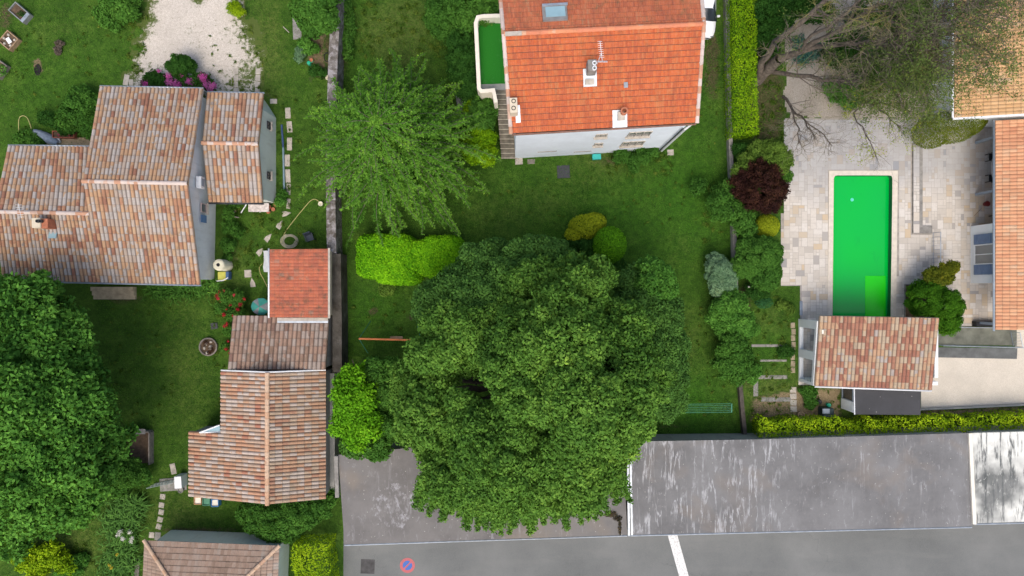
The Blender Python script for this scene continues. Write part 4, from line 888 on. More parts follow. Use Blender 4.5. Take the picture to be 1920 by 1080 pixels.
sw.color(c); sw.bump(sw.noise(9, detail=6), .9, .05)
wallrun('stone_wall', 'long old stone wall topped with lichen between the two gardens', [(630, -40), (629, 20), (624, 120), (619, 300), (621, 440), (622, 475)], 1.7, .62, sw.m)
sw2 = NT('dark_mossy_wall', .95, .15); c = sw2.ramp(sw2.noise(1.2, detail=7, rough=.75), [(.35, (.045, .04, .033)), (.6, (.10, .095, .085)), (.75, (.2, .2, .19))]); sw2.color(c); sw2.bump(sw2.noise(12, detail=6), .9, .04)
wallrun('boundary_wall', 'dark mossy wall behind the red and brown sheds', [(630, 476), (632, 600), (632, 698)], 1.75, .62, sw2.m)
wallrun('boundary_wall', 'grey concrete wall strip along the east side of the ridged outbuilding', [(622, 700), (623, 860), (622, 926)], 1.2, .34, M['wall_concrete'])
wallrun('boundary_wall', 'low weathered wall seen through shrubs between the lawn and the patio garden', [(1363, -30), (1366, 120), (1371, 290), (1377, 420), (1381, 560)], .55, .26, M['stone_grey'])
wallrun('boundary_wall', 'low dark wall closing the lawn beside the mulch garden', [(1386, 690), (1392, 760), (1398, 822)], .45, .26, plain('dark_wall', (.085, .075, .065), .95, .35))
wallrun('retaining_edge', 'thin dark retaining edge between beige gravel and the mulch strip', [(1725, 768), (1820, 764), (1990, 756)], .25, .12, M['wall_concrete'], cat='edging')

# ------------------------------------------------------------------ vegetation
def g3(a, b, c_): return [(.12, a), (.5, b), (.88, c_)]
L = {
 'big': leafmat('leaf_big_tree', g3((0.047, 0.126, 0.022), (0.097, 0.231, 0.034), (0.183, 0.357, 0.055))),
 'blue': leafmat('leaf_blue_green', g3((0.047, 0.123, 0.026), (0.079, 0.197, 0.038), (0.125, 0.279, 0.050))),
 'mid': leafmat('leaf_mid', g3((0.030, 0.098, 0.015), (0.059, 0.172, 0.024), (0.110, 0.270, 0.040))),
 'left': leafmat('leaf_left_tree', g3((0.038, 0.128, 0.020), (0.079, 0.230, 0.032), (0.159, 0.385, 0.058))),
 'lime': leafmat('leaf_lime', g3((0.068, 0.220, 0.010), (0.134, 0.388, 0.012), (0.255, 0.542, 0.022))),
 'hedge': leafmat('leaf_hedge', g3((0.068, 0.201, 0.005), (0.163, 0.344, 0.006), (0.328, 0.516, 0.010))),
 'topiary': leafmat('leaf_topiary', g3((0.061, 0.213, 0.006), (0.121, 0.395, 0.008), (0.264, 0.608, 0.012))),
 'con': leafmat('leaf_conifer', g3((0.033, 0.117, 0.011), (0.080, 0.217, 0.022), (0.166, 0.349, 0.038)), trans=.15),
 'dark': leafmat('leaf_dark', g3((0.015, 0.059, 0.011), (0.029, 0.101, 0.015), (0.053, 0.156, 0.024))),
 'red': leafmat('leaf_purple', g3((0.016, 0.007, 0.008), (0.037, 0.014, 0.012), (0.085, 0.038, 0.021)), trans=.1),
 'olive': leafmat('leaf_olive', g3((0.065, 0.128, 0.020), (0.111, 0.210, 0.030), (0.182, 0.300, 0.050))),
 'silver': leafmat('leaf_silver', g3((0.070, 0.146, 0.080), (0.119, 0.231, 0.119), (0.199, 0.340, 0.189)), trans=.1),
 'gold': leafmat('leaf_gold', g3((0.140, 0.189, 0.010), (0.257, 0.331, 0.015), (0.398, 0.473, 0.020))),
 'ygreen': leafmat('leaf_yellow_green', g3((0.118, 0.260, 0.008), (0.237, 0.400, 0.010), (0.423, 0.600, 0.014))),
 'bronze': leafmat('leaf_bronze', g3((0.173, 0.154, 0.012), (0.326, 0.269, 0.016), (0.518, 0.384, 0.024))),
 'pine': leafmat('leaf_pine', g3((0.047, 0.080, 0.022), (0.080, 0.128, 0.032), (0.133, 0.190, 0.046)), trans=.1),
 'magenta': leafmat('petal_magenta', g3((.42, .05, .26), (.62, .10, .42), (.75, .25, .58)), trans=.2),
 'redpetal': leafmat('petal_red', g3((.30, .01, .02), (.5, .02, .04), (.6, .08, .10)), trans=.2),
 'white': leafmat('petal_white', g3((.6, .62, .58), (.75, .76, .7), (.85, .85, .8)), trans=.2),
 'yellow': leafmat('petal_yellow', g3((.5, .42, .03), (.65, .55, .05), (.75, .68, .15)), trans=.2),
 'grass': leafmat('grass_blades', g3((0.028, 0.105, 0.009), (0.055, 0.173, 0.016), (0.121, 0.285, 0.036)), trans=.25),
 'twigm': M['twig'],
}
def tree(name, label, base, lobes, mat, h0, r0=.3, size=.22, dens=60, sub=.6, seed=1, bark=None, group=None, dome=0, off=.74, cat='tree', **kw):
    b_ = P(*base); t_ = thing(name, label, cat, b_, group)
    mats = {}
    ml = [l_ if len(l_) == 6 else l_ for l_ in lobes]
    fl_ = domes(ml, dome, seed, holes=kw.get('holes', ()), off=off) if dome else ml
    np_mesh('crown', *foliage(fl_, size, dens, sub, seed, **kw), mat=mat, parent=t_)
    trunk_mesh(b_, h0, [Vector((l_[0], l_[1], l_[2] - l_[5] * .2)) for l_ in ml], r0, bark or M['bark'], t_)
    return t_
def shrub(name, label, lobes, mat, size=.12, dens=160, sub=.28, seed=1, cat='shrub', group=None, **kw):
    if sub: kw.setdefault('rag', .24); size *= 1.08
    l0 = lobes[0]; o = np_mesh(name, *foliage(lobes, size, dens, sub, seed, **kw), mat=mat, origin=(sum(l_[0] for l_ in lobes) / len(lobes), sum(l_[1] for l_ in lobes) / len(lobes), 0))
    return tag(o, label, cat, group)

# the giant tree in the middle
big = [(1010, 700, 10.5, 3.6, 3.4, 2.6), (832, 655, 7.6, 2.1), (815, 770, 6.8, 2.1), (870, 640, 8.8, 2.1), (845, 730, 8.2, 1.9), (1010, 560, 9.2, 2.1), (1065, 575, 10, 2.3), (1095, 520, 8.2, 1.5), (960, 625, 9.6, 1.8),
       (1050, 660, 11.2, 2.6), (1140, 640, 10.6, 2.3), (1168, 700, 9.6, 2.1), (1100, 740, 11.6, 2.9), (1010, 790, 10.8, 2.2), (1158, 775, 8.6, 1.9), (960, 860, 9.8, 2.5), (900, 815, 8.8, 2.3), (860, 880, 7.0, 2.0),
       (1060, 870, 9.6, 2.5), (1112, 845, 8.8, 2.1), (980, 920, 6.8, 1.6), (920, 912, 6.4, 1.5), (1050, 920, 6.6, 1.5), (1095, 898, 6.8, 1.3), (820, 835, 6.4, 1.7), (778, 720, 5.6, 1.3)]
big = [lob(*b) for b in big]; big = [(x, y, z + ((i * 7) % 5 - 2) * .28, a * .93, b * .93, c * 1.05) for i, (x, y, z, a, b, c) in enumerate(big)]
bigt = tree('giant_tree', 'giant broad spreading tree covering the middle of the garden and the garage roof', (1000, 700), big, L['big'], 3.2, .55, size=.21, dens=52, sub=.34, seed=11, subcull=.66, fill=.12, dome=1.15, rag=.3, holes=[(*P(908, 722, 8).xy, .8), (*P(862, 716, 8).xy, .35), (*P(1036, 672, 10).xy, .2), (*P(975, 905, 8).xy, .15), (*P(1012, 780, 9).xy, .2), (*P(1120, 825, 9).xy, .15), (*P(935, 640, 9).xy, .2), (*P(1110, 690, 10.5).xy, .1), (*P(868, 800, 8).xy, .1), (*P(1130, 590, 9).xy, .25)])
# hanging tips along the southern edge
rg_ = random.Random(5); tips = []
for k in range(46):
    px = 775 + 400 * k / 45 + rg_.uniform(-6, 6); py = 925 + 66 * math.sin(math.pi * (px - 745) / 440) ** .8 + rg_.uniform(-16, 10); z = rg_.uniform(4.2, 5.4)
    for q in range(5): tips.append(lob(px - (px - 975) * q * .02, py - q * 11, z + q * .32, .2 + .05 * q))
tips += [lob(1103, 925, 5, .3), lob(1112, 945, 4.8, .28), lob(1120, 960, 4.5, .2)]
np_mesh('hanging_branches', *foliage(tips, .18, 95, 0, 3, cull=0, rag=.4), mat=L['big'], parent=bigt)
tree('blue_green_tree', 'bluish dark green tree behind the giant tree, reaching towards the lawn', (900, 560), [lob(*b) for b in [(905, 500, 5.8, 1.35), (925, 480, 5.2, .9), (960, 540, 7.2, 1.7), (1000, 500, 6.6, 1.7), (870, 555, 6.2, 1.7), (825, 570, 5.6, 1.4), (915, 575, 7.4, 1.9), (1035, 490, 6, 1.2), (950, 640, 8.2, 1.6)]], L['blue'], 2.4, .3, size=.18, dens=72, sub=.5, seed=21, cat='tree')
tree('dark_tree', 'dark green tree at the right flank of the giant tree', (1190, 610), [lob(*b) for b in [(1185, 545, 5.2, 1.4), (1235, 600, 5.2, 1.5), (1250, 650, 4.8, 1.3), (1235, 700, 5.2, 1.6), (1245, 750, 4.6, 1.2), (1205, 590, 5.8, 1.5), (1220, 660, 6, 1.4)]], L['blue'], 2.2, .25, size=.17, dens=62, sub=.45, seed=22, fill=.35)
tree('light_green_tree', 'small brighter green tree top beside the dark tree on the lawn edge', (1205, 545), [lob(*b) for b in [(1225, 525, 6, 1.1), (1215, 505, 5.6, .8), (1240, 545, 5.6, .85), (1230, 510, 6, .7)]], L['lime' if 0 else 'left'], 2.2, .16, size=.17, dens=75, sub=.35, seed=23)
tree('lime_tree', 'small lime green broadleaf tree against the concrete wall strip beside the ridged outbuilding', (700, 745), [lob(*b) for b in [(658, 712, 4.8, .75), (648, 745, 5, .7), (655, 775, 4.8, .7), (684, 795, 4.8, .8), (638, 798, 4.4, .6), (684, 752, 4.8, .7), (666, 690, 4.2, .5), (700, 806, 4.4, .5), (668, 825, 4.4, .6)]], L['lime'], 1.8, .16, size=.2, dens=52, sub=.28, seed=24, tonespread=.6, dome=.4, off=.6, rag=.5, fill=.1)
tree('mid_green_tree', 'leafy green small tree between the lime tree and the giant tree', (712, 770), [lob(*b) for b in [(705, 700, 3.6, .9), (720, 745, 3.8, .9), (705, 830, 3.2, 1.0), (665, 835, 3.0, .8), (735, 690, 3.6, .6), (720, 790, 3.8, .9)]], L['mid'], 1.5, .14, size=.18, dens=60, sub=.36, seed=25)
# big tree at bottom left
lt = [(60, 575, 6, 2.2), (-10, 640, 7, 2.6), (90, 640, 7.2, 2.2), (135, 690, 6.2, 1.6), (172, 740, 5.6, 1.2), (110, 740, 8, 2.5), (30, 740, 9, 2.8), (-60, 720, 8, 3), (165, 800, 6.2, 1.7), (100, 830, 8, 2.4), (20, 850, 8.4, 2.6), (180, 860, 5.0, 1.3),
      (130, 900, 6.6, 2.0), (60, 915, 7, 2.1), (-20, 925, 7, 2.2), (25, 965, 5.4, 1.5), (100, 935, 5.4, 1.3), (-60, 860, 8, 3), (130, 590, 4.6, 1.2), (10, 560, 5, 1.5), (150, 640, 4.4, .9), (-80, 600, 6, 2.5), (212, 812, 4.4, .8)]
tree('broadleaf_tree', 'large bright green tree with tufted leaf clusters at the left edge', (130, 745), [lob(b[0] - 6, b[1] + 14, *b[2:]) for b in lt], L['left'], 3, .45, size=.27, dens=36, sub=.36, seed=12, subcull=.66, tonespread=.45, rag=.5, fill=.08, dome=.75, off=.45)
tree('fig_tree', 'dark green small tree leaning over the old stone wall at top centre', (590, 20), [lob(*b) for b in [(590, 5, 2.8, 1.2), (570, 20, 2.5, .8), (605, 35, 2.6, .9), (585, 50, 2.2, .7), (600, -20, 3, 1.3)]], L['mid'], 1.2, .12, size=.2, dens=62, sub=.36, seed=26)

# --- drooping conifer made of long feathery sprays
def conifer(name, label, base, H_, Rr, mat, seed=3):
    rg = random.Random(seed); b_ = P(*base); t_ = thing(name, label, 'tree', b_); m = MB()
    m.tube([b_, b_ + Vector((0, 0, H_ * .5)), b_ + Vector((0, 0, H_ * .97))], [.34, .2, .04], 10); Vp, Np, Tn, Sz = [], [], [], []; nb = 330
    for i in range(nb):
        f = (i / nb) ** .85; z0 = 1.6 + (H_ - 2.0) * f; Lb = Rr * (1 - f * .74) * rg.uniform(.70, 1.12); az = i * 2.39996 + rg.uniform(-.25, .25)
        dx, dy = math.cos(az), math.sin(az); rise = rg.uniform(.02, .20) * Lb; pts = []; nseg = 9; cv = rg.uniform(-.35, .35)
        for k in range(nseg + 1):
            t2 = k / nseg; a2 = az + cv * t2 * t2; r2 = Lb * t2
            pts.append(b_ + Vector((math.cos(a2) * r2, math.sin(a2) * r2, z0 + rise * math.sin(t2 * math.pi * .75) - .24 * Lb * t2 ** 2.2)))
        m.tube(pts, [.032 * (1 - k / (nseg + 1)) * (1 - f * .5) + .006 for k in range(nseg + 1)], 5, cap=False)
        nside = int(Lb * 8.5)
        tb = rg.uniform(-.15, .15)
        for q in range(nside):
            t2 = .13 + .87 * (q + rg.random()) / nside; k = min(int(t2 * nseg), nseg - 1); p = pts[k].lerp(pts[k + 1], t2 * nseg - k); dr = (pts[k + 1] - pts[k]).normalized(); sd = Vector((-dr.y, dr.x, 0)).normalized() * rg.choice((-1, 1))
            sl_ = (.85 * (1 - t2) + .16) * rg.uniform(.55, 1.15) * min(1, Lb / 3.2); vdir = (sd * .8 + dr * .75 + Vector((0, 0, rg.uniform(-.45, .15)))).normalized(); n2 = max(3, int(sl_ * 34))
            for j in range(n2):
                t3 = j / n2; c_ = p + vdir * sl_ * t3 + Vector((0, 0, -.28 * sl_ * t3 * t3)); Vp.append(c_ + Vector((rg.gauss(0, .035), rg.gauss(0, .035), rg.gauss(0, .03)))); Np.append((rg.gauss(0, .45), rg.gauss(0, .45), 1)); Tn.append(min(1, max(0, -.08 + tb + .55 * t3 + .35 * t2 * t2 + rg.uniform(-.15, .25)))); Sz.append(.12)  # paler tip growth; inner leaves toned darker to paint the crown's interior shade
    for q in range(900):
        r2 = abs(rg.gauss(0, .35)); a2 = rg.uniform(0, 6.28); Vp.append(b_ + Vector((math.cos(a2) * r2, math.sin(a2) * r2, H_ - .1 - r2 * .9 + rg.uniform(-.2, .1)))); Np.append((rg.gauss(0, .45), rg.gauss(0, .45), 1)); Tn.append(rg.uniform(.3, .9)); Sz.append(.12)
    Vp = np.array(Vp); Np = np.array(Np); Np /= np.linalg.norm(Np, axis=1, keepdims=True)
    np_mesh('crown', *leaves(Vp, Np, np.array(Sz) * 1.3, np.array(Tn), np.random.default_rng(seed), aspect=.45), mat=mat, parent=t_); m.build('trunk', M['bark_grey'], t_); return t_
conifer('drooping_conifer', 'feathery drooping green conifer spreading over the old stone wall', (758, 294), 10.5, 7.3, L['con'])
np_mesh('x', *foliage([lob(725, 540, .9, .5, .5, .3)], .14, 150, .2, 5), mat=L['olive'])
o_ = bpy.data.objects['x']; o_.name = 'young_conifer'; tag(o_, 'small sparse olive conifer at the foot of the lobed topiary', 'shrub')

# --- clipped hedges and topiary
def boxhedge(name, label, pts, z, wdt, mat, seed=1, size=.1, dens=230, cat='hedge', mix=None, wob=.09, top_t=None):
    """hedge along a line: leaves on its sides and top, slightly uneven"""
    rg = np.random.default_rng(seed); Pp, Nn, Tt = [], [], []
    for a, b in zip(pts[:-1], pts[1:]):
        A_, B_ = np.array(P(*a)), np.array(P(*b)); A_[2] = B_[2] = 0; Ln = np.linalg.norm(B_ - A_); u = (B_ - A_) / Ln; v = np.array([-u[1], u[0], 0])
        for fr, n in (('top', int(Ln * wdt * dens)), ('l', int(Ln * z * dens * .55)), ('r', int(Ln * z * dens * .55)), ('in', int(Ln * wdt * dens * .35))):
            s_ = rg.uniform(-.01, 1.01, n) * Ln; q = rg.uniform(-.5, .5, n) * wdt; zz = rg.uniform(.05, 1, n) * z
            if fr == 'top': zz = np.full(n, z) ; nn = np.tile([0, 0, 1.], (n, 1))
            elif fr == 'in': zz = rg.uniform(.5, .9, n) * z; nn = np.tile([0, 0, 1.], (n, 1))
            else: sg = 1 if fr == 'l' else -1; q = np.full(n, sg * wdt / 2.); nn = np.tile(v * sg, (n, 1))
            s3 = s_ + .8 * np.sin(s_ * .9) + .5 * np.sin(s_ * 2.3 + 1); wv2 = np.sin(s3 * 1.7 + q) * .4 + np.sin(s3 * 5.3 + 2 * q + 1) * .3 + np.sin(q * 7 + s3 * 3.1) * .3 + np.sin(s3 * .6) * .3
            er = np.clip((np.abs(q) / (wdt / 2)) ** 6, 0, 1) * .12
            zz = zz * (1 + wv2 * wob * .35) - er * z * .6; q = q * (1 + wv2 * wob * .5)
            p = A_ + u * s_[:, None] + v * q[:, None]; p[:, 2] = zz; p += rg.normal(0, .035, p.shape)
            Pp.append(p); Nn.append(nn * .9 + np.array([0, 0, .25]) + rg.normal(0, .42, nn.shape)); Tt.append(np.clip(.5 + wv2 * .22 + rg.normal(0, .2, n), 0, 1))
    for e_, sg in ((pts[0], -1), (pts[-1], 1)):
        A_ = np.array(P(*e_)); A_[2] = 0; n = int(wdt * z * dens * .6); a2, b2_ = (pts[0], pts[1]) if sg < 0 else (pts[-2], pts[-1]); u = np.array(P(*b2_)) - np.array(P(*a2)); u /= np.linalg.norm(u); v = np.array([-u[1], u[0], 0])
        p = A_ + v * (rg.uniform(-.5, .5, n) * wdt)[:, None] + rg.normal(0, .04, (n, 3)); p[:, 2] = rg.uniform(.05, 1, n) * z; Pp.append(p); Nn.append(np.tile(u * sg, (n, 1)) + rg.normal(0, .4, (n, 3))); Tt.append(rg.uniform(.2, .8, n))
    Pp = np.concatenate(Pp); Nn = np.concatenate(Nn); Nn /= np.linalg.norm(Nn, axis=1, keepdims=True)
    c_ = P(*pts[len(pts) // 2]); o = np_mesh(name, *leaves(Pp, Nn, np.full(len(Pp), size), np.concatenate(Tt), rg), mat=mat, origin=(c_.x, c_.y, 0)); return tag(o, label, cat)
boxhedge('clipped_hedge', 'tall bright yellow green clipped hedge right of the orange roofed house', [(1378, -40), (1379, 120), (1382, 262)], 2.0, 1.62, L['hedge'], 1, .11, 260)
boxhedge('clipped_hedge', 'shaggy yellow green hedge along the north side of the garage roofs', [(1410, 803), (1600, 803), (1760, 799), (1990, 791)], 1.55, 1.75, L['ygreen'], 2, .15, 170, wob=.5)
boxhedge('clipped_hedge', 'yellow green hedge at the left end of the road', [(598, 1000), (605, 1120)], 2.2, 2.3, L['ygreen'], 3, .13, 170, wob=.3)
def clipped(name, label, blobs, mat, size=.11, dens=300, seed=1, ex=4.5):
    """closely clipped rounded block: leaves on flattened super-ellipsoids (x, y, z0, rx, ry, height)"""
    rg = np.random.default_rng(seed); Pp, Nn, Tt = [], [], []
    for i, (px, py, rx, ry, h) in enumerate(blobs):
        c_ = P(px, py, h * .8); n = int(dens * (4 * rx * ry + 5 * (rx + ry) * h)); q = rg.uniform(-1, 1, (n * 2, 3)); q[:, 2] = np.abs(q[:, 2])
        k = (np.abs(q) ** ex).sum(1) ** (1 / ex); q = q / k[:, None]; nn = np.sign(q) * np.abs(q) ** (ex - 1); nn /= np.linalg.norm(nn, axis=1, keepdims=True)
        wob = 1 + .012 * np.sin(q[:, 0] * 9 + q[:, 1] * 4 + i) + .012 * np.sin(q[:, 1] * 11 + q[:, 2] * 5) + rg.normal(0, .022, len(q)); q = q * wob[:, None]
        p = np.array([c_.x, c_.y, 0]) + q * np.array([rx, ry, h]); ok = np.ones(len(p), bool)
        for m_, (a, b, c2, d2, e2) in enumerate(blobs):
            if m_ != i and m_ < 99:
                o = P(a, b, e2 * .8); ok &= ((np.abs((p - np.array([o.x, o.y, 0])) / np.array([c2, d2, e2])) ** ex).sum(1) > .93)
        inn = p.copy(); inn = np.array([c_.x, c_.y, 0]) + (inn - np.array([c_.x, c_.y, 0])) * .93; sel = rg.random(len(p)) < .4
        Pp += [p[ok], inn[ok & sel]]; nz_ = nn * .9 + np.array([0, 0, .3]) + rg.normal(0, .5, nn.shape); nz_ /= np.linalg.norm(nz_, axis=1, keepdims=True); Nn += [nz_[ok], nz_[ok & sel]]
        tt = np.clip(.5 + 6 * (wob - 1) + .12 * np.sin(p[:, 0] * 1.4 + i) + rg.normal(0, .2, len(p)), 0, 1); Tt += [tt[ok], tt[ok & sel]]  # sunken leaves take a darker tone, painting shadow into the clipped surface
    Pp = np.concatenate(Pp); c_ = P(blobs[0][0], blobs[0][1]); return tag(np_mesh(name, *leaves(Pp, np.concatenate(Nn), np.full(len(Pp), size), np.concatenate(Tt), rg), mat=mat, origin=(c_.x, c_.y, 0)), label, 'topiary')
clipped('topiary', 'wide two lobed bright green topiary alone on the lawn below the conifer', [(722, 480, 2.0, 1.50, 2.3), (745, 497, 1.55, 1.3, 2.2), (828, 481, 1.42, 1.42, 2.22), (787, 483, .8, 1.2, 2.05)], L['topiary'], .14, 260, 31)
shrub('topiary', 'round bright green clipped ball at the top right of the giant tree', [lob(1143, 459, 2.3, 1.08, 1.2, 1.1)], L['hedge' if 0 else 'lime'], .10, 330, 0, 32, cat='topiary', rag=.05, fill=.2)
shrub('bronze_shrub', 'clipped golden bronze shrub touching the bright green ball', [lob(1098, 426, 1.6, 1.15, .85, .9), lob(1114, 417, 1.6, .8, .65, .8), lob(1078, 440, 1.5, .7, .55, .7)], L['gold'], .12, 260, 0, 33, rag=.05, fill=.2, cull=.92)
shrub('dark_shrub', 'dark green shrub mass below the bronze shrub', [lob(1090, 465, 1.2, 1.0, .85, .9), lob(1130, 490, 1.2, 1.0, .8, .9), lob(1075, 485, 1.0, .9, .9, .8), lob(1150, 500, 1.0, .7, .6, .7)], L['dark'], .14, 130, .3, 34)
# --- around the terrace of the orange-roofed house
shrub('evergreen_shrub', 'glossy dark green shrub above the terrace corner at top', [lob(845, 15, 2.2, 1.3), lob(880, 10, 2.4, 1.3), lob(905, 15, 2.2, 1.1), lob(830, 40, 1.8, .9), lob(925, 5, 2.3, 1.0)], L['mid'], .14, 150, .3, 41)
shrub('dark_hedge', 'dark loose hedge along the left side of the raised terrace', [lob(865, 75, 1.6, .8), lob(868, 105, 1.6, .85), lob(870, 135, 1.6, .8), lob(875, 165, 1.5, .7), lob(860, 55, 1.6, .8)], L['dark'], .13, 150, .28, 42, cat='hedge')
shrub('green_shrub', 'mixed shrub with dark top beside the outer stair', [lob(905, 205, 1.7, .8), lob(905, 235, 1.7, .65), lob(900, 225, 1.7, .8), lob(910, 215, 1.5, .55)], L['mid'], .13, 150, .26, 43)
shrub('yellow_green_shrub', 'rounded yellow green shrub at the foot of the outer stair', [lob(900, 250, 1.7, .65), lob(895, 280, 1.7, .85), lob(912, 290, 1.6, .65), lob(880, 270, 1.4, .6), lob(885, 205, 1.4, .5), lob(912, 262, 1.6, .55)], L['hedge'], .12, 170, .24, 44)
shrub('climbing_shrub', 'loose shrubs growing at the foot of the blue white wall', [lob(1165, 292, .7, .45), lob(1185, 298, .6, .4), lob(1205, 290, .7, .5), lob(1225, 285, .7, .35), lob(1190, 312, .5, .35)], L['mid'], .12, 110, .22, 45, fill=.5)
# --- border between the lawn and the patio
shrub('purple_tree', 'dark purple leaved bushy tree beside the patio corner', [lob(1425, 352, 2.4, 1.0), lob(1400, 345, 2.0, .8), lob(1450, 350, 2.1, .7), lob(1415, 322, 2.0, .7), lob(1440, 378, 1.9, .65), lob(1410, 375, 1.8, .6), lob(1440, 328, 2.0, .6), lob(1462, 362, 1.8, .35), lob(1390, 330, 1.7, .45)], L['red'], .12, 130, .24, 51, rag=.35, cat='tree')
shrub('bronze_shrub', 'small olive brown shrub left of the purple tree', [lob(1392, 320, 1.8, .6), lob(1402, 300, 1.6, .55), lob(1388, 345, 1.6, .55)], L['olive'], .11, 110, .24, 52)
shrub('olive_shrub', 'dull olive green shrub above the purple tree at the patio edge', [lob(1445, 290, 1.6, .85), lob(1425, 285, 1.5, .7), lob(1465, 300, 1.4, .6), lob(1455, 315, 1.4, .55)], L['olive'], .11, 170, .24, 53)
shrub('dark_shrub', 'dark shrub under the end of the tall clipped hedge', [lob(1390, 285, .8, .55), lob(1408, 290, .8, .5)], L['dark'], .12, 140, .22, 54)
w_ = shrub('flowering_shrub', 'small green shrub with white flowers on the patio edge beside the purple tree', [lob(1472, 330, .8, .42), lob(1462, 322, .8, .35)], L['mid'], .10, 170, .18, 55)
np_mesh('flowers', *foliage([lob(1482, 325, .9, .12), lob(1484, 334, .85, .12), lob(1476, 342, .8, .12), lob(1480, 330, .95, .1)], .09, 320, 0, 6, cull=0), mat=L['white'], parent=w_)
shrub('yellow_ball', 'smooth olive yellow clipped ball at the patio edge', [lob(1438, 424, 1.0, .82, .80, .8)], L['gold'], .075, 520, 0, 56, cat='topiary', rag=.03, fill=.2)
shrub('loose_shrub', 'loose bright green shrub straddling the low garden wall', [lob(1350, 375, 1.4, .7), lob(1370, 395, 1.5, .65), lob(1345, 400, 1.2, .5), lob(1390, 410, 1.5, .7), lob(1400, 430, 1.3, .6), lob(1310, 350, .8, .5), lob(1365, 355, 1.3, .5)], L['mid'], .13, 75, .26, 57, fill=.4, rag=.3)
shrub('round_shrub', 'big rounded green shrub below the olive yellow ball', [lob(1425, 480, 1.6, 1.2), lob(1400, 495, 1.5, .9), lob(1435, 515, 1.4, .95), lob(1405, 465, 1.4, .8), lob(1440, 470, 1.5, .8)], L['mid'], .11, 230, .3, 58, rag=.1)
shrub('silver_shrub', 'silvery grey green shrub on the right side of the lawn', [lob(1348, 510, 1.3, .85), lob(1355, 535, 1.2, .8), lob(1340, 490, 1.1, .55), lob(1365, 515, 1.2, .6)], L['silver'], .09, 300, .22, 59, rag=.12)
shrub('flowering_shrub', 'low shrub speckled with white flowers below the big rounded shrub', [lob(1415, 545, .6, .5), lob(1430, 550, .5, .4)], L['dark'], .10, 150, .2, 60)
shrub('white_flowers', 'scatter of small white blossoms on the low shrub', [lob(1404, 538, .95, .06), lob(1413, 552, .8, .06), lob(1424, 533, .9, .06), lob(1430, 548, .8, .06), lob(1418, 541, .9, .05), lob(1436, 556, .7, .05)], L['white'], .07, 500, 0, 61, cat='flowers', cull=0)
shrub('flower_patch', 'loose grass clump with pale flowers beside the patio edge', [lob(1465, 572, .2, .35, .3, .2), lob(1482, 580, .2, .25, .3, .2)], L['olive'], .10, 120, .14, 62, cat='plants')
shrub('cushion_shrub', 'flat blue green cushion shrub in the garden strip', [lob(1432, 567, .4, .62, .42, .35)], leafmat('leaf_cushion', g3((.02, .09, .03), (.035, .14, .045), (.06, .19, .07))), .07, 420, 0, 63, rag=.04)
shrub('bright_shrub', 'bright green rounded shrub above the leafy shrubs of the low wall', [lob(1370, 575, 1.5, .9), lob(1385, 600, 1.5, .75), lob(1350, 590, 1.3, .75), lob(1365, 610, 1.3, .7), lob(1395, 620, 1.2, .5)], L['left'], .13, 190, .28, 64)
shrub('leafy_shrub', 'mid green leafy shrub at the end of the low dark wall', [lob(1370, 650, 1.5, .85), lob(1385, 670, 1.4, .75), lob(1360, 685, 1.3, .75), lob(1385, 700, 1.2, .6), lob(1375, 630, 1.4, .6)], L['mid'], .15, 110, .26, 65)
shrub('small_ball', 'small round green ball shrub in the garden strip', [lob(1413, 618, .5, .48)], L['left'], .07, 480, 0, 66, cat='topiary', rag=.05)
shrub('low_plant', 'low bright plant beside the leafy shrub of the garden strip', [lob(1418, 695, .35, .35, .35, .3), lob(1410, 708, .3, .35)], L['left'], .11, 140, .16, 67, cat='plant')
shrub('dark_plant', 'dark low plant on the grass near the white arcade', [lob(1473, 660, .25, .5, .35, .2)], L['dark'], .12, 100, .16, 68, cat='plant')
shrub('weed_clump', 'weedy clump on the mulch beside the dark store', [lob(1515, 735, .3, .5, .4, .25), lob(1520, 755, .25, .4, .4, .2)], L['mid'], .12, 90, .16, 69, cat='plants')
# --- right
plan = thing('planter_bed', 'dark square planting bed cut into the paving beside the pool', 'planter', P(1719, 570))
MB().prism(G([(1697, 534), (1742, 534), (1742, 611), (1697, 611)]), .0, .02).build('soil', M['soil'], plan)
m = MB(); m.box(P(1696.5, 572, .04), (.06, 2.9, .08)).box(P(1719, 533.5, .04), (1.62, .06, .08)); m.build('edging', M['stone_grey'], plan)
shrub('conifer_shrub', 'dense green conifer shrub growing out of the square planting bed', [lob(1730, 560, 1.3, .95), lob(1765, 570, 1.4, 1.0), lob(1745, 545, 1.4, .7), lob(1780, 600, 1.2, .65), lob(1770, 605, 1.3, .7), lob(1785, 575, 1.2, .6)], leafmat('leaf_conifer_shrub', g3((.02, .08, .006), (.045, .15, .008), (.09, .24, .015))), .10, 260, .26, 71)
shrub('yellow_conifer', 'yellow tipped shrub on top of the dense conifer shrub', [lob(1770, 510, 1.6, .55), lob(1745, 515, 1.6, .45), lob(1785, 500, 1.5, .35), lob(1755, 525, 1.6, .5), lob(1772, 522, 1.6, .4)], leafmat('leaf_yellow_conifer', g3((.06, .09, .01), (.13, .16, .012), (.26, .24, .02))), .12, 170, .22, 72, rag=.25)
shrub('yellow_olive_shrub', 'broad clipped olive yellow shrub below the bare tree beside the house corner', [lob(1775, 240, 1.4, 1.9, 1.05, 1.1), lob(1745, 250, 1.3, 1.2, 1.0, 1.0), lob(1810, 228, 1.4, 1.2, 1.0, 1.0), lob(1828, 220, 1.3, .75, .9, .9)], leafmat('leaf_olive_hedge', g3((.06, .10, .012), (.13, .17, .014), (.24, .26, .02))), .085, 330, 0, 73, rag=.05, fill=.2, cull=.93)
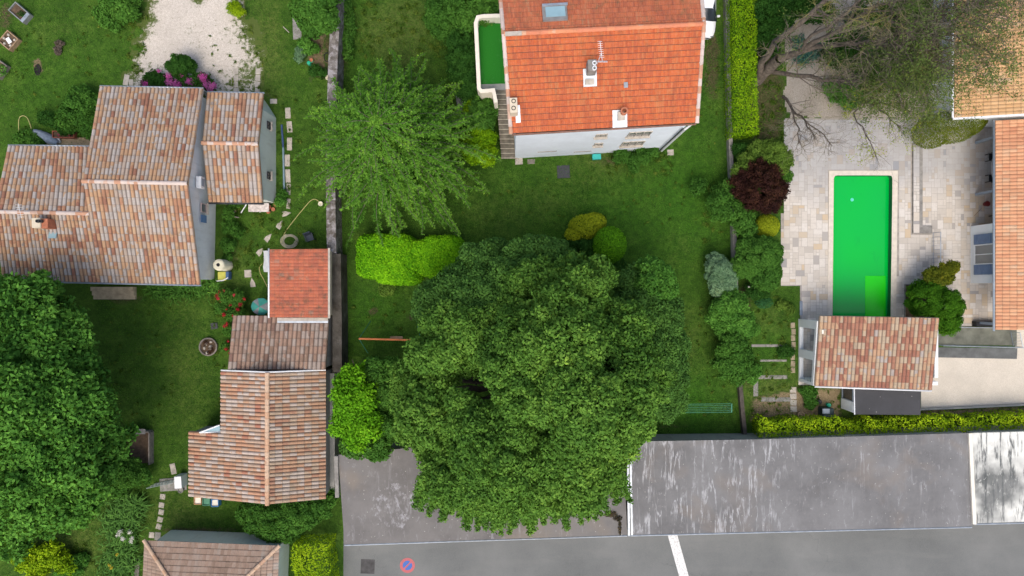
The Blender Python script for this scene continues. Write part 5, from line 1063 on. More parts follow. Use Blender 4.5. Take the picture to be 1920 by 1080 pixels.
# --- left gardens
shrub('green_shrub', 'loose green shrubs against the northwest corner of the large pale house', [lob(150, 210, 1.0, .9), lob(170, 235, 1.1, .7), lob(130, 225, .8, .7), lob(150, 180, .8, .6), lob(165, 195, 1.0, .7)], L['mid'], .15, 110, .28, 81, fill=.4)
shrub('dark_shrub', 'dark low bushes behind the red planter box', [lob(105, 228, .6, .5), lob(85, 222, .5, .4), lob(125, 240, .6, .45)], L['dark'], .13, 110, .22, 82)
shrub('low_shrub', 'low green plants beside the grey covered lounger', [lob(45, 262, .4, .5), lob(62, 258, .4, .4), lob(70, 268, .4, .4)], L['mid'], .13, 90, .2, 83)
shrub('leafy_shrub', 'broad leaved green shrub beside the gravel drive at top', [lob(215, 12, .7, .9, .8, .6), lob(240, 25, .6, .6), lob(200, 30, .6, .6), lob(225, -5, .8, 1.0), lob(215, 45, .4, .4)], L['mid'], .18, 70, .3, 84)
shrub('conical_bush', 'fine dark green bush on the gravel above the pink flowers', [lob(340, 125, .9, .75, .62, .8)], L['dark'], .09, 330, .2, 85)
rgf = random.Random(9); rh = shrub('rhododendron', 'low bushes with bright magenta flower heads along the house front', [lob(290, 150, .7, .5), lob(310, 155, .7, .45), lob(345, 155, .7, .5), lob(375, 155, .7, .55), lob(395, 160, .6, .35), lob(275, 158, .6, .3)], L['dark'], .13, 120, .22, 86)
fl = [lob(px, py, z, r) for px, py, z, r in ((316, 143, 1.2, .24), (318, 154, 1.2, .26), (330, 158, 1.15, .28), (337, 160, 1.1, .2), (355, 153, 1.2, .24), (363, 154, 1.1, .2), (381, 146, 1.3, .30), (385, 158, 1.1, .24), (396, 163, 1.1, .30), (402, 160, 1.0, .2), (271, 158, 1.0, .24), (277, 156, 1.0, .2), (298, 133, .9, .14), (340, 140, 1.1, .16))]
np_mesh('flowers', *foliage(fl, .085, 210, 0, 7, cull=0, rag=.35), mat=L['magenta'], parent=rh)
rs = shrub('red_flower_shrub', 'rangy shrub with scattered red flowers beside the teal parasol', [lob(425, 555, .8, .45), lob(445, 560, .8, .5), lob(415, 575, .7, .4), lob(430, 590, .6, .4), lob(450, 585, .6, .4), lob(430, 620, .5, .35), lob(425, 650, .5, .3)], L['mid'], .12, 80, .22, 87, fill=.5)
fl = [lob(px, py, rgf.uniform(.9, 1.25), rgf.uniform(.07, .16)) for px, py in ((412, 548), (410, 560), (415, 565), (420, 545), (440, 553), (452, 552), (458, 560), (432, 572), (425, 580), (450, 570), (420, 590), (445, 580), (428, 640), (424, 655), (430, 662), (420, 612), (425, 608), (408, 555), (436, 592))]
np_mesh('flowers', *foliage(fl, .08, 260, 0, 8, cull=0, rag=.4), mat=L['redpetal'], parent=rs)
shrub('creeper', 'green plants along the foot of the grey east gable wall', [lob(430, 400, .4, .4), lob(432, 425, .4, .45), lob(428, 460, .5, .45), lob(440, 380, .4, .35), lob(445, 435, .3, .4), lob(427, 485, .4, .3)], L['mid'], .12, 95, .2, 88, fill=.4)
shrub('small_shrub', 'small bright shrub at the end of the blue pipes', [lob(527, 378, .4, .35), lob(530, 365, .3, .3)], L['left'], .10, 130, .16, 89)
shrub('garden_plant', 'bright leafy plant in the soil patch beside the old stone wall', [lob(578, 88, .5, .45), lob(570, 82, .4, .35), lob(588, 92, .4, .3)], L['left'], .13, 120, .2, 90, cat='plant')
shrub('garden_plant', 'dull spiky plant at the lower left of the soil patch', [lob(563, 98, .3, .35), lob(562, 108, .3, .3)], L['silver'], .10, 120, .16, 91, cat='plant')
shrub('rose_bush', 'low bush with dark red leaves at the bottom of the soil patch', [lob(590, 133, .4, .35), lob(604, 138, .4, .3)], L['dark'], .10, 120, .18, 92)
shrub('yellow_flower_bush', 'small bush with orange yellow flowers beside the gravel drive', [lob(438, 15, .4, .4), lob(448, 22, .4, .35)], L['ygreen'], .09, 120, .18, 93)
shrub('wall_weeds', 'weeds growing along the right foot of the old stone wall', [lob(650, 30, .4, .4, .9, .3), lob(648, 75, .4, .45, .6, .35), lob(655, 55, .3, .4, .6, .3), lob(652, 98, .4, .4)], L['mid'], .12, 85, .2, 94, cat='plants')
def blades(name, label, spots, mat, Lb=.55, n=70, seed=1, cat='plants'):
    """clump of long arching strap leaves"""
    rg = np.random.default_rng(seed); V, F, T = [], [], []
    for px, py, r in spots:
        c_ = np.array(P(px, py, 0))
        for k in range(n):
            az = rg.uniform(0, 6.28); l_ = Lb * rg.uniform(.6, 1.2); st = c_ + np.array([rg.normal(0, r), rg.normal(0, r), .03]); d_ = np.array([math.cos(az), math.sin(az), 0]); s_ = np.array([-d_[1], d_[0], 0]) * .028
            b_ = len(V); h_ = l_ * rg.uniform(.5, .9)
            for t_, z in ((0, 0), (.35, h_), (.75, h_ * 1.05), (1.05, h_ * .55)):
                p = st + d_ * l_ * t_; p[2] = z + .03; w_ = 1.0 if t_ < .8 else .15; V += [p - s_ * w_, p + s_ * w_]
            for q in range(3): F.append((b_ + 2 * q, b_ + 2 * q + 1, b_ + 2 * q + 3, b_ + 2 * q + 2)); T.append(rg.uniform(0, 1))
    V = np.array(V); c0 = P(spots[0][0], spots[0][1]); return tag(np_mesh(name, V, F, tone=T, mat=mat, origin=(c0.x, c0.y, 0)), label, cat)
blades('strap_leaf_plant', 'strap leaved green plants along the south foot of the large pale house', [(290, 540, .3), (312, 545, .3), (335, 548, .35), (360, 543, .3), (385, 540, .3), (402, 535, .2), (345, 538, .3)], L['mid'], .5, 70, 1)
blades('strap_leaf_plant', 'bushy clump of long dark leaves left of the stepping stones', [(235, 945, .4), (255, 950, .35), (225, 965, .4), (250, 970, .4), (262, 940, .2), (240, 990, .4), (215, 985, .35)], L['blue'], .75, 110, 2)
blades('strap_leaf_plant', 'second dark leafy clump nearest the bottom left hipped house', [(225, 1030, .4), (245, 1050, .35), (210, 1050, .4), (235, 1075, .4), (215, 1080, .4), (245, 1020, .3)], L['blue'], .6, 110, 3)
for _i, (px, py, lb) in enumerate(((221, 1003, 'leftmost'), (226, 997, 'upper left'), (243, 998, 'upper right'), (231, 1010, 'lower left'), (248, 1009, 'rightmost'), (245, 1015, 'lowest'))):
    shrub('lily', f'{lb} of six white lilies between the two dark leafy clumps', [lob(px, py, .95, .13)], L['white'], .12, 200, 0, 95 + _i, cat='flower', cull=0, rag=.5, group='white lilies between the dark leafy clumps')
shrub('yellow_flowers', 'few pale yellow flowers in the lower dark leafy clump', [lob(px, py, .85, .1) for px, py in ((219, 1040), (206, 1060), (209, 1065))], L['yellow'], .11, 200, 0, 96, cat='flowers', cull=0, rag=.5)
shrub('yellow_tipped_shrub', 'straggly shrub with yellow leaf tips under the large left tree', [lob(50, 1045, .8, .7), (lob(80, 1050, .8, .6)), lob(100, 1035, .8, .7), lob(75, 1075, .7, .6), lob(125, 1060, .7, .5)], L['ygreen'], .15, 60, .26, 97, rag=.4)
shrub('green_shrub', 'dull green bushes under the large left tree beside the wooden compost frame', [lob(235, 890, 1.2, .8), lob(215, 905, 1.1, .8), lob(262, 893, 1.0, .6), lob(245, 875, 1.0, .6)], L['mid'], .15, 100, .28, 98)
shrub('laurel_bush', 'wide dark green bush below the ridged outbuilding', [lob(490, 965, 1.4, 1.0), lob(520, 975, 1.5, 1.1), lob(550, 965, 1.5, 1.0), lob(575, 960, 1.4, .9), lob(600, 950, 1.4, .7), lob(620, 935, 1.2, .5), lob(540, 995, 1.0, .7), lob(505, 990, 1.1, .8), lob(465, 965, 1.0, .6)], L['mid'], .14, 150, .3, 99)
shrub('grass_clump', 'bright ground plants at the bottom edge beside the large left tree', [lob(140, 1062, .4, .6), lob(120, 1075, .4, .5), lob(155, 1050, .3, .4)], L['left'], .14, 90, .2, 100, cat='plants')

# --- the big bare limbed tree at top right, crown of thin twigs and sparse needles
def twigtree(name, label, base, limbs, seed, needles, mat, twl=1.0, lean=(0, 0, 0)):
    rg = random.Random(seed); b_ = P(*base); t_ = thing(name, label, 'tree', b_); tr = MB(); tw = MB(); tipz = []
    def grow(p, d_, l_, r_, dep):
        pts = [p]; n = 4
        for k in range(n):
            d_ = (d_ + Vector((rg.gauss(0, .16), rg.gauss(0, .16), rg.gauss(0, .10)))).normalized(); pts.append(pts[-1] + d_ * l_ / n)
        (tw if dep < 3 else tr).tube(pts, [r_ * (1 - .65 * k / n) for k in range(n + 1)], 4 if dep < 3 else 6, cap=False)
        if dep <= 0: tipz.append(pts[-1]); return
        for q in range(rg.choice((3, 4, 4)) if dep > 1 else 3):
            k = rg.randint(1, n); s_ = Vector((rg.gauss(0, 1), rg.gauss(0, 1), rg.gauss(0, .6))).normalized()
            grow(pts[k], (d_ * .75 + s_ * .65 + Vector(lean) * .12).normalized(), l_ * rg.uniform(.5, .78), r_ * .5, dep - 1)
    for L_ in limbs:
        pts = [P(*q[:3]) for q in L_['p']]; fine = []
        for i in range(len(pts) - 1):
            for k in range(3): fine.append(pts[i].lerp(pts[i + 1], k / 3) + (Vector((rg.gauss(0, .05), rg.gauss(0, .05), rg.gauss(0, .05))) if i + k else Vector()))
        fine.append(pts[-1]); n = len(fine); r0, r1 = L_['r']
        tr.tube(fine, [r0 + (r1 - r0) * (i / (n - 1)) ** .8 for i in range(n)], 9, cap=False)
        for q in range(L_['n']):
            k = min(n - 2, int(n * (L_.get('s', .3) + (1 - L_.get('s', .3)) * q / L_['n']))); dr = (fine[k + 1] - fine[k]).normalized(); s_ = Vector((rg.gauss(0, 1), rg.gauss(0, 1), rg.gauss(0, .5))).normalized()
            grow(fine[k], (dr * .8 + s_ * .7).normalized(), L_.get('l', 1.7) * twl * 1.05 * rg.uniform(.7, 1.2), r1 * .8, L_.get('d', 3))
    tr.build('trunk', M['bark_grey'], t_, smooth=True); tw.build('twigs', M['twig'], t_)
    if needles:
        rg2 = np.random.default_rng(seed); T_ = np.array([list(q) for q in tipz]); sel = np.array([needles(q) > rg.random() for q in tipz]); T_ = T_[sel]
        Pp = np.repeat(T_, 14, 0) + rg2.normal(0, .16, (len(T_) * 14, 3)); Nn = rg2.normal(0, .6, Pp.shape) + np.array([0, 0, .6]); Nn /= np.linalg.norm(Nn, axis=1, keepdims=True)
        np_mesh('crown', *leaves(Pp, Nn, np.full(len(Pp), .13), np.clip(np.repeat(rg2.uniform(0, 1, len(T_)), 14) * .6 + rg2.uniform(0, .4, len(Pp)), 0, 1), rg2, aspect=.4), mat=mat, parent=t_)
    return t_
def nd(q):
    c_ = P(1790, 55, 11); c2 = P(1590, 120, 8)
    d1 = math.hypot(q.x - c_.x, q.y - c_.y) / 3.6
    return (.8 if d1 > .8 else .25) if q.x > P(1680, 0, 11).x else .12
limbs = [
 dict(p=[(1418, 152, 0), (1440, 128, 1.6), (1462, 110, 3)], r=(.42, .34), n=0),
 dict(p=[(1462, 110, 3), (1500, 95, 4.5), (1525, 80, 6), (1575, 55, 8), (1640, 10, 10)], r=(.26, .08), n=5, l=1.8, s=.5),
 dict(p=[(1425, 140, .8), (1428, 118, 2), (1455, 78, 4.5), (1500, 45, 7), (1545, 5, 9), (1570, -25, 10)], r=(.26, .10), n=7, l=1.7, s=.4),
 dict(p=[(1500, 95, 4.5), (1520, 70, 6.5), (1570, 40, 8.5), (1618, -5, 10)], r=(.13, .05), n=5, l=1.6),
 dict(p=[(1462, 110, 3), (1530, 88, 5), (1590, 82, 7), (1640, 78, 8.5), (1690, 92, 10), (1760, 90, 11)], r=(.20, .06), n=24, l=2.1, s=.35),
 dict(p=[(1575, 60, 8), (1640, 40, 9.5), (1700, 45, 10.5), (1760, 25, 11.5), (1830, 20, 12)], r=(.12, .05), n=28, l=2.2, s=.2),
 dict(p=[(1640, 78, 8.5), (1700, 60, 10), (1770, 65, 11), (1840, 70, 11.5)], r=(.10, .05), n=25, l=2.0, s=.1),
 dict(p=[(1620, 20, 9.5), (1690, 0, 11), (1770, -20, 12), (1850, -20, 12)], r=(.10, .05), n=22, l=2.2, s=.1),
 dict(p=[(1450, 135, 1.5), (1520, 145, 4), (1590, 150, 6), (1660, 148, 7.5), (1700, 150, 8)], r=(.16, .05), n=34, l=1.8, s=.15),
 dict(p=[(1690, 92, 10), (1745, 120, 10.5), (1790, 130, 11)], r=(.08, .04), n=15, l=1.6, s=.1),
]
twigtree('bare_limbed_tree', 'huge grey limbed tree with twiggy sparse crown reaching over the sandy roof', (1416, 154), limbs, 4, nd, L['pine'])
twigtree('bare_tree', 'small leafless dark tree with fine twigs at the patio corner', (1470, 185), [dict(p=[(1468, 182, 0), (1485, 205, 1.2), (1510, 228, 2.6), (1528, 262, 3.6)], r=(.11, .03), n=14, l=1.25, s=.2, d=3), dict(p=[(1485, 205, 1.2), (1495, 240, 2.4), (1498, 270, 3)], r=(.06, .025), n=9, l=1.0, d=3), dict(p=[(1510, 228, 2.6), (1545, 255, 3.6), (1560, 275, 4)], r=(.05, .02), n=9, l=1.0, d=3)], 8, None, None)
twigtree('bare_tree', 'slender bare tree with forked dark branches between the shrub and the pool', (1640, 165), [dict(p=[(1610, 190, 0), (1635, 195, 1.5), (1665, 215, 3), (1690, 240, 4)], r=(.10, .025), n=15, l=1.4, s=.1, d=3), dict(p=[(1625, 190, 1), (1600, 215, 2), (1625, 250, 3.2), (1645, 300, 4)], r=(.06, .02), n=14, l=1.3, s=.1, d=3), dict(p=[(1635, 195, 1.5), (1680, 195, 3), (1720, 215, 4)], r=(.055, .02), n=14, l=1.4, s=.1, d=3)], 9, lambda q: .05, L['gold'])
_r = random.Random(3); shrub('under_shrub', 'dark ragged shrubs beneath the bare limbed tree', [lob(1560 + _r.random() * 190, 70 + _r.random() * 85 - (40 if _ > 14 else 0), _r.uniform(.3, 1.1), _r.uniform(.4, .75)) for _ in range(30)], L['dark'], .12, 70, .2, 103, fill=.4, rag=.5)
shrub('bright_shrub', 'bright green low shrubs between the grey gravel and the bare trees', [lob(1580, 175, .5, .7), lob(1605, 180, .5, .6), lob(1560, 165, .5, .5), lob(1590, 190, .4, .5), lob(1635, 160, .5, .6)], L['left'], .12, 120, .22, 104)
shrub('dark_hedge', 'dark bushes between the tall clipped hedge and the bare limbed tree', [lob(1440, 20, 1.4, 1.1), lob(1455, 45, 1.2, .9), lob(1430, 60, 1.0, .8), lob(1470, 10, 1.2, .9), lob(1520, 10, 1.0, .9), lob(1545, 25, .8, .6), lob(1445, 90, .6, .6)], L['dark'], .13, 110, .28, 105, cat='shrub')
blades('teal_plant', 'bluish spiky plants on the grey gravel below the bare limbs', [(1494, 82, .25), (1500, 85, .2), (1510, 105, .3), (1525, 100, .25), (1540, 92, .2), (1500, 112, .25)], leafmat('leaf_teal', g3((.03, .09, .07), (.05, .14, .11), (.08, .2, .15))), .35, 70, 6)

# --- grass tufts, weeds and fallen leaves
rg = np.random.default_rng(77)
lawns = [[(0, 0), (255, 0), (235, 160), (185, 165), (160, 280), (0, 270)], [(460, 0), (610, 0), (610, 460), (510, 465), (430, 520), (420, 380), (540, 370), (530, 190), (505, 180), (500, 80)], [(180, 545), (420, 545), (420, 700), (405, 810), (345, 820), (345, 900), (300, 1000), (0, 1080), (0, 900), (200, 800)],
         [(300, 925), (500, 945), (480, 1000), (300, 1000)], [(640, 0), (940, 0), (940, 300), (1365, 280), (1380, 700), (1385, 812), (1100, 815), (640, 850)], [(1315, 60), (1360, 60), (1365, 300), (1300, 300)], [(1400, 540), (1490, 540), (1490, 790), (1400, 790)], [(1410, 0), (1475, 0), (1470, 300), (1410, 300)]]
Pp = []
for poly in lawns:
    g_ = G(poly); xs = [p[0] for p in g_]; ys = [p[1] for p in g_]; ar = (max(xs) - min(xs)) * (max(ys) - min(ys)); n = int(ar * 150)
    x = rg.uniform(min(xs), max(xs), n); y = rg.uniform(min(ys), max(ys), n); k = inpoly(x, y, g_); Pp.append(np.stack([x[k], y[k], np.full(k.sum(), .02)], 1))
Pp = np.concatenate(Pp); cl_ = np.sin(Pp[:, 0] * 1.3 + np.sin(Pp[:, 1] * .9) * 2) * np.sin(Pp[:, 1] * 1.7 + 1) ; keep = rg.random(len(Pp)) < .65 + .35 * cl_; Pp = Pp[keep]; cl_ = cl_[keep]
n = len(Pp); az = rg.uniform(0, 6.28, n); hh_ = rg.uniform(.03, .09, n); dirs = np.stack([np.cos(az), np.sin(az), np.zeros(n)], 1); sd_ = np.stack([-np.sin(az), np.cos(az), np.zeros(n)], 1) * .018
tip = Pp + dirs * (hh_ * .9)[:, None]; tip[:, 2] += hh_
V = np.stack([Pp - sd_, Pp + sd_, tip], 1).reshape(-1, 3)
tag(np_mesh('grass', V, np.arange(n * 3).reshape(-1, 3), tone=np.clip(.45 + .2 * cl_ + rg.normal(0, .22, n), 0, 1), mat=L['grass']), 'short uneven grass blades covering the lawns', 'grass', kind='stuff')

# ------------------------------------------------------------------ markings on the road and small ground pieces
rm = thing('no_stopping_sign', 'red ringed blue disc with a red diagonal painted on the road', 'road marking', P(764, 1060, .012))
def disc(r0, r1, z, n=40, c=P(764, 1060)):
    m = MB(); b = []
    for k in range(n):
        a = 2 * math.pi * k / n; b += [(c.x + r0 * math.cos(a), c.y + r0 * math.sin(a), z), (c.x + r1 * math.cos(a), c.y + r1 * math.sin(a), z)]
    return m.add(b, [(2 * k, 2 * k + 1, (2 * k + 3) % (2 * n), (2 * k + 2) % (2 * n)) for k in range(n)])
def paint_mat(nm, col):
    t = NT(nm, .75, .3); t.color(t.mix(t.ramp(t.noise(9, detail=8, rough=.8), [(.45, 0), (.68, .75)]), col, (.15, .15, .155))); return t.m
redp = paint_mat('road_paint_red', (.50, .12, .13)); disc(.33, .52, .014).build('ring', redp, rm); disc(.002, .328, .014).build('disc', paint_mat('road_paint_blue', (.04, .14, .48)), rm)
c_ = P(764, 1060, 0); MB().add([(c_.x + math.cos(R(45)) * a + math.cos(R(135)) * b, c_.y + math.sin(R(45)) * a + math.sin(R(135)) * b, .019) for a, b in ((-.36, -.05), (.36, -.05), (.36, .05), (-.36, .05))], [(0, 1, 2, 3)]).build('diagonal', redp, rm)
tag(MB().sheet([P(1251, 1000).xy, P(1269, 1000).xy, P(1319, 1180).xy, P(1301, 1180).xy], .014).build('white_line', paint_mat('road_paint_white', (.74, .76, .76)), origin=P(1270, 1040)), 'thick white line painted slanting across the road', 'road marking')
tag(MB().sheet(G([(677, 1048), (703, 1049), (702, 1076), (676, 1075)]), .013).build('asphalt_patch', plain('dark_patch', (.07, .07, .072), .9, .3)), kind='structure')
def slab(name, label, px, py, w_, h_, rz=0, z=.04, mat=None, cat='slab', group=None):
    c_ = P(px, py, 0); o = MB().bbox(Vector((c_.x, c_.y, z / 2)), (w_ / S, h_ / S, z), R(rz), b=.012).build(name, mat or M['stone_slab'], origin=(c_.x, c_.y, 0)); return tag(o, label, cat, group)
def shard(px, py, r, rz, label):
    c_ = P(px, py, 0); rg = random.Random(int(px)); pts = [(c_.x + math.cos(R(rz + a)) * r / S * k, c_.y + math.sin(R(rz + a)) * r / S * k) for a, k in ((0, 1.25), (75, .55), (140, .8), (215, .9), (290, .5))]
    tag(MB().prism(pts, 0, .035).build('stepping_stone', M['stone_slab'], origin=(c_.x, c_.y, 0)), label, 'stepping stone', 'irregular stepping stones below the annex')
gA = 'pale slabs laid in a line beside the annex'
ordn = ['first', 'second', 'third', 'fourth', 'fifth', 'sixth', 'seventh']
for k, (px, py, w_, h_, rz) in enumerate([(540, 212, 10, 20, 3), (543, 238, 10, 21, 4), (543, 270, 9.5, 24, 0), (539, 301, 9.5, 22, 0), (540, 330, 9, 25, 3), (541, 355, 8, 21, -2), (541, 382, 7, 19, -3)]):
    slab('stepping_stone', f'{ordn[k]} pale rectangular slab from the top in the line east of the annex', px, py, w_, h_, rz, cat='stepping stone', group=gA)
for px, py, r, rz, lb in ((535, 401, 9, 10, 'irregular pale stone nearest the south east corner of the annex'), (524, 423, 9, 60, 'irregular pale stone midway between the annex and the hose coil'), (502, 447, 9, 50, 'irregular pale stone just above and left of the hose coil'), (487, 473, 9, 50, 'irregular pale stone left of the white plastic sheet'), (474, 532, 9, 100, 'irregular pale stone above the teal parasol')): shard(px, py, r, rz, lb)
slab('stepping_stone', 'square pale slab on the grass right of the cream water butt', 465, 513, 13, 14, 3, cat='stepping stone')
slab('slab', 'pale slab at the north east corner of the annex wall', 513, 190, 13, 9, 0)
for k, (px, py) in enumerate(((305, 931), (303, 947), (302.5, 960), (300.5, 974), (298, 987))):
    slab('stepping_stone', f'{ordn[k]} small square slab from the top of the short stepping path', px, py, 10, 10, -6 - k * 3, cat='stepping stone', group='short stepping path above the bottom left house')
slab('slab', 'pale square slab at the top left corner of the bottom left house', 284.5, 1003, 10, 11, -5); slab('slab', 'dark slab beside the corner of the bottom left house', 296, 1005, 11, 15, -5, mat=M['stone_grey'])
slab('slab', 'tilted pale grey slab left of the ridged outbuilding', 325, 879, 10, 20, 12)
slab('paving', 'grey paved threshold at the west end of the ridged outbuilding', 325, 908, 50, 24, 4, mat=M['stone_grey'], cat='paving')
slab('slab', 'dull brown slab at the bottom edge beside the hipped house', 257, 1065, 9, 36, -4, mat=M['wood_grey'])
for px, nm in ((442, 'left'), (483, 'right')):
    for k in range(4): slab('track_slab', f'{ordn[k]} pale slab from the top of the {nm} wheel track on the gravel drive', px + rnd.uniform(-1, 1), 134 + k * 12.2, 9, 11, rnd.uniform(-3, 3), .03, cat='slab', group='slabs of two wheel tracks on the gravel drive')
slab('slab', 'pale slab beside the drive at the house corner', 237, 150, 10, 20, -10); slab('slab', 'narrow pale slab right of the corner slab by the drive', 246, 156, 8, 14, 0)
slab('manhole_cover', 'dark square manhole cover in the lawn below the blue white wall', 1056.5, 322, 24, 24, 3, .03, M['dark_metal'], 'manhole cover')
slab('drain_cover', 'small dark drain frame at the left foot of the blue white wall', 996, 303, 14, 9, 3, .03, M['wood_grey'], 'drain cover')
slab('slab', 'pale slab at the left bottom corner of the blue white wall', 973, 302, 14, 13, 3); slab('slab', 'pale slab below the downpipe of the blue white wall', 1257, 286, 12, 11, 3)
tq = slab('lidded_tub', 'turquoise lidded tub at the foot of the blue white wall', 1118, 295, 16, 10, 3, .3, plain('turquoise', (.04, .42, .38), .5, .1), 'tub')
slab('path_slab', 'long grey stone path slab beyond the conifer beside the dark hedge', 862, 187, 13, 62, 6, .03, M['stone_grey'], 'slab')
slab('path_slab', 'grey brown concrete slab beside the fig tree at top', 557, 50, 16, 48, 2, .03, M['stone_grey'], 'slab')
gS = 'stone strips dividing the garden strip'
for px, py, w_, h_, lb in ((1445, 707, 62, 7, 'long thin stone strip crossing the garden strip, upper one'), (1455, 749, 58, 8, 'long thin stone strip crossing the garden strip, lower one'), (1417, 728, 9, 30, 'upright grey stone strip beside the low dark wall'), (1442, 648, 66, 5, 'faint brown earth board across the garden strip'), (1450, 676, 50, 4, 'faint thin stone strip crossing the middle of the garden strip')):
    slab('stone_strip', lb, px, py, w_, h_, 0, .02, M['stone_grey'], 'edging', gS)
for k in range(4): slab('paver', f'{ordn[k]} square grey paver from the top below the white arcade', 1487 + k * .3, 731 + k * 12, 12, 10.5, rnd.uniform(-4, 4), .03, M['stone_slab'], 'paver', 'square pavers below the white arcade')
ordn8 = ordn + ['eighth']
for k in range(8): 
    o_ = slab('edging_brick', f'{ordn8[k]} small sandy brick from the top of the edging row left of the arcade', 1487 + rnd.uniform(-1, 1), 610 + k * 12, 8, 10.5, rnd.uniform(-4, 4), .04, plain('sandy_brick', (.32, .27, .19), .9, .3), 'brick', 'sandy edging bricks left of the white arcade')

# ------------------------------------------------------------------ ramp and railings on the right
tag(MB().prism(G([(1752, 613), (1906, 613), (1906, 648), (1752, 646)]), 0, .030).build('ramp', plain('green_grey_concrete', (.155, .165, .135), .9, .3, 1.5)), kind='structure')
tag(MB().prism(G([(1750, 651), (1907, 653), (1906, 673), (1750, 670)]), 0, .034).build('pavement', plain('dark_grey_concrete', (.115, .125, .125), .9, .3, 1.5)), kind='structure')
def railing(label, a, b, h=1.0, n=40):
    a, b = P(*a), P(*b); t_ = thing('metal_railing', label, 'railing', a)
    MB().tube([a + Vector((0, 0, h)), b + Vector((0, 0, h))], .028, 6).build('handrail', M['zinc'], t_); MB().tube([a + Vector((0, 0, .12)), b + Vector((0, 0, .12))], .016, 5).build('bottom_rail', M['grey_metal'], t_)
    for k in range(min(n, 60) + 1): q = a.lerp(b, k / n); MB().tube([q + Vector((0, 0, .0)), q + Vector((0, 0, h))], .02 if k % 10 == 0 else .011, 5).build('baluster', M['grey_metal'], t_)
railing('long blue grey metal railing between the green grey ramp and the dark pavement', (1752, 646, 0), (1906, 650, 0), 1.0, 46)
railing('short metal railing at the right end of the ramp under the roof corner', (1893, 622, 0), (1898, 648, 0), 1.0, 9)
railing('pale metal railing along the raised step beside the pool', (1748, 437, 0), (1748, 500, 0), .95, 8)
railing('metal railing between the patio and the ramp partly behind the conifer shrub', (1790, 613, 0), (1862, 614, 0), .4, 14)
slab('planter_box', 'long black planter box on the patio under the eave corner', 1842, 607, 40, 9, 0, .5, M['black'], 'planter')

# ------------------------------------------------------------------ garden furniture
tb = thing('garden_table', 'oval white topped garden table half under the orange eave', 'table', P(1872, 315)); c_ = P(1872, 315, .72)
m = MB(); m.lathe(c_, [(.001, .0), (.50, 0), (.52, .02), (.50, .035), (.001, .04)], 28, 1.0, 2.15); m.build('table_top', plain('table_top', (.52, .54, .56), .5, .08), tb)
m = MB(); m.tube([c_ - Vector((0, .75, .72)), c_ - Vector((0, .75, 0))], .04, 8); m.build('leg', M['dark_metal'], tb); MB().tube([c_ + Vector((0, .75, -.72)), c_ + Vector((0, .75, 0))], .04, 8).build('leg', M['dark_metal'], tb)
def chair(label, px, py, rz, mat, cat='chair', group=None, w_=.5):
    loc = P(px, py); t_ = thing('garden_chair', label, cat, loc, group); Mx = Matrix.Translation(loc) @ Matrix.Rotation(R(rz), 4, 'Z')
    def bx(nm, c, s_, rx=0):
        q = Mx @ Vector(c); MB().box(q, s_, R(rz), rx).build(nm, mat, t_)
    bx('seat', (0, 0, .43), (w_, w_ * .95, .05)); bx('backrest', (0, .25, .70), (w_, .05, .5), R(-12))
    for x in (-1, 1):
        bx('armrest', (x * w_ * .52, 0, .64), (.05, w_ * .9, .035))
        for y in (-1, 1): bx('leg', (x * w_ * .46, y * w_ * .43, .21), (.04, .04, .42))
    return t_
chair('black garden chair at the upper west side of the oval table', 1853, 297, -90, M['black']); chair('black garden chair at the lower west side of the oval table', 1853, 336, -90, M['black']); chair('dark garden chair under the eave beside the white wall pier', 1862, 408, -60, M['black'])
chair('dark blue plastic chair beside the red tiled shed', 584, 446, 20, plain('dark_blue_plastic', (.05, .065, .09), .5, .15))
pr = thing('red_planter', 'dark red pot with a long thin stick lying beside it on the patio', 'pot', P(1846, 383)); MB().lathe(P(1846, 383), [(.001, 0), (.13, 0), (.19, .32), (.17, .34), (.15, .30), (.001, .28)], 16).build('pot', plain('dark_red', (.16, .02, .02), .5, .2), pr); MB().tube([P(1840, 390) + Vector((0, 0, .05)), P(1826, 405) + Vector((0, 0, .02))], .015, 5).build('stick', M['wood'], pr)
bn = thing('slatted_bench', 'white slatted bench beside the wall of the sandy roofed house', 'bench', P(1742, 160)); c_ = P(1742, 160)
for k in range(3): MB().box(c_ + Vector((-.2 + k * .2, 0, .43)), (.15, 2.6, .04)).build('slat', M['white_metal'], bn)
for y in (-1, 1): MB().box(c_ + Vector((0, y * 1.1, .2)), (.5, .08, .4)).build('leg', M['white_metal'], bn)
MB().box(c_ + Vector((-.32, 0, .7)), (.05, 2.6, .45)).build('backrest', M['white_metal'], bn)
slab('door_mat', 'pale grey paved apron against the sandy roofed house', 1765, 165, 34, 90, 0, .02, M['stone_slab'], 'paving')
chair('dark garden chair beside the white slatted bench', 1772, 150, 100, M['black']); chair('dark garden chair near the olive yellow shrub', 1774, 190, 80, M['black'])

# covered lounger and planter at the left house
lg = thing('covered_lounger', 'grey blue draped garden lounger above the left wing roof', 'lounger', P(88, 258)); a, b = P(62, 247, .5), P(108, 268, .35); m = MB(); n = 12; vs = []
dv = (b - a).normalized(); sv = Vector((-dv.y, dv.x, 0)); rg = random.Random(2)
for i in range(n + 1):
    t_ = i / n; p = a.lerp(b, t_); hw = .17 + .16 * math.sin(t_ * math.pi * .9 + .3) + rg.uniform(-.03, .03)
    for k in range(7): u = k / 6 * 2 - 1; vs.append(p + sv * hw * u + Vector((0, 0, .10 * (1 - u * u) + rg.uniform(-.02, .02) - .2 * (abs(u) > .9))))
m.add(vs, [(i * 7 + k, i * 7 + k + 1, i * 7 + k + 8, i * 7 + k + 7) for i in range(n) for k in range(6)]); m.build('cover', plain('grey_blue_cloth', (.22, .27, .33), .9, .2, 6), lg, smooth=True)
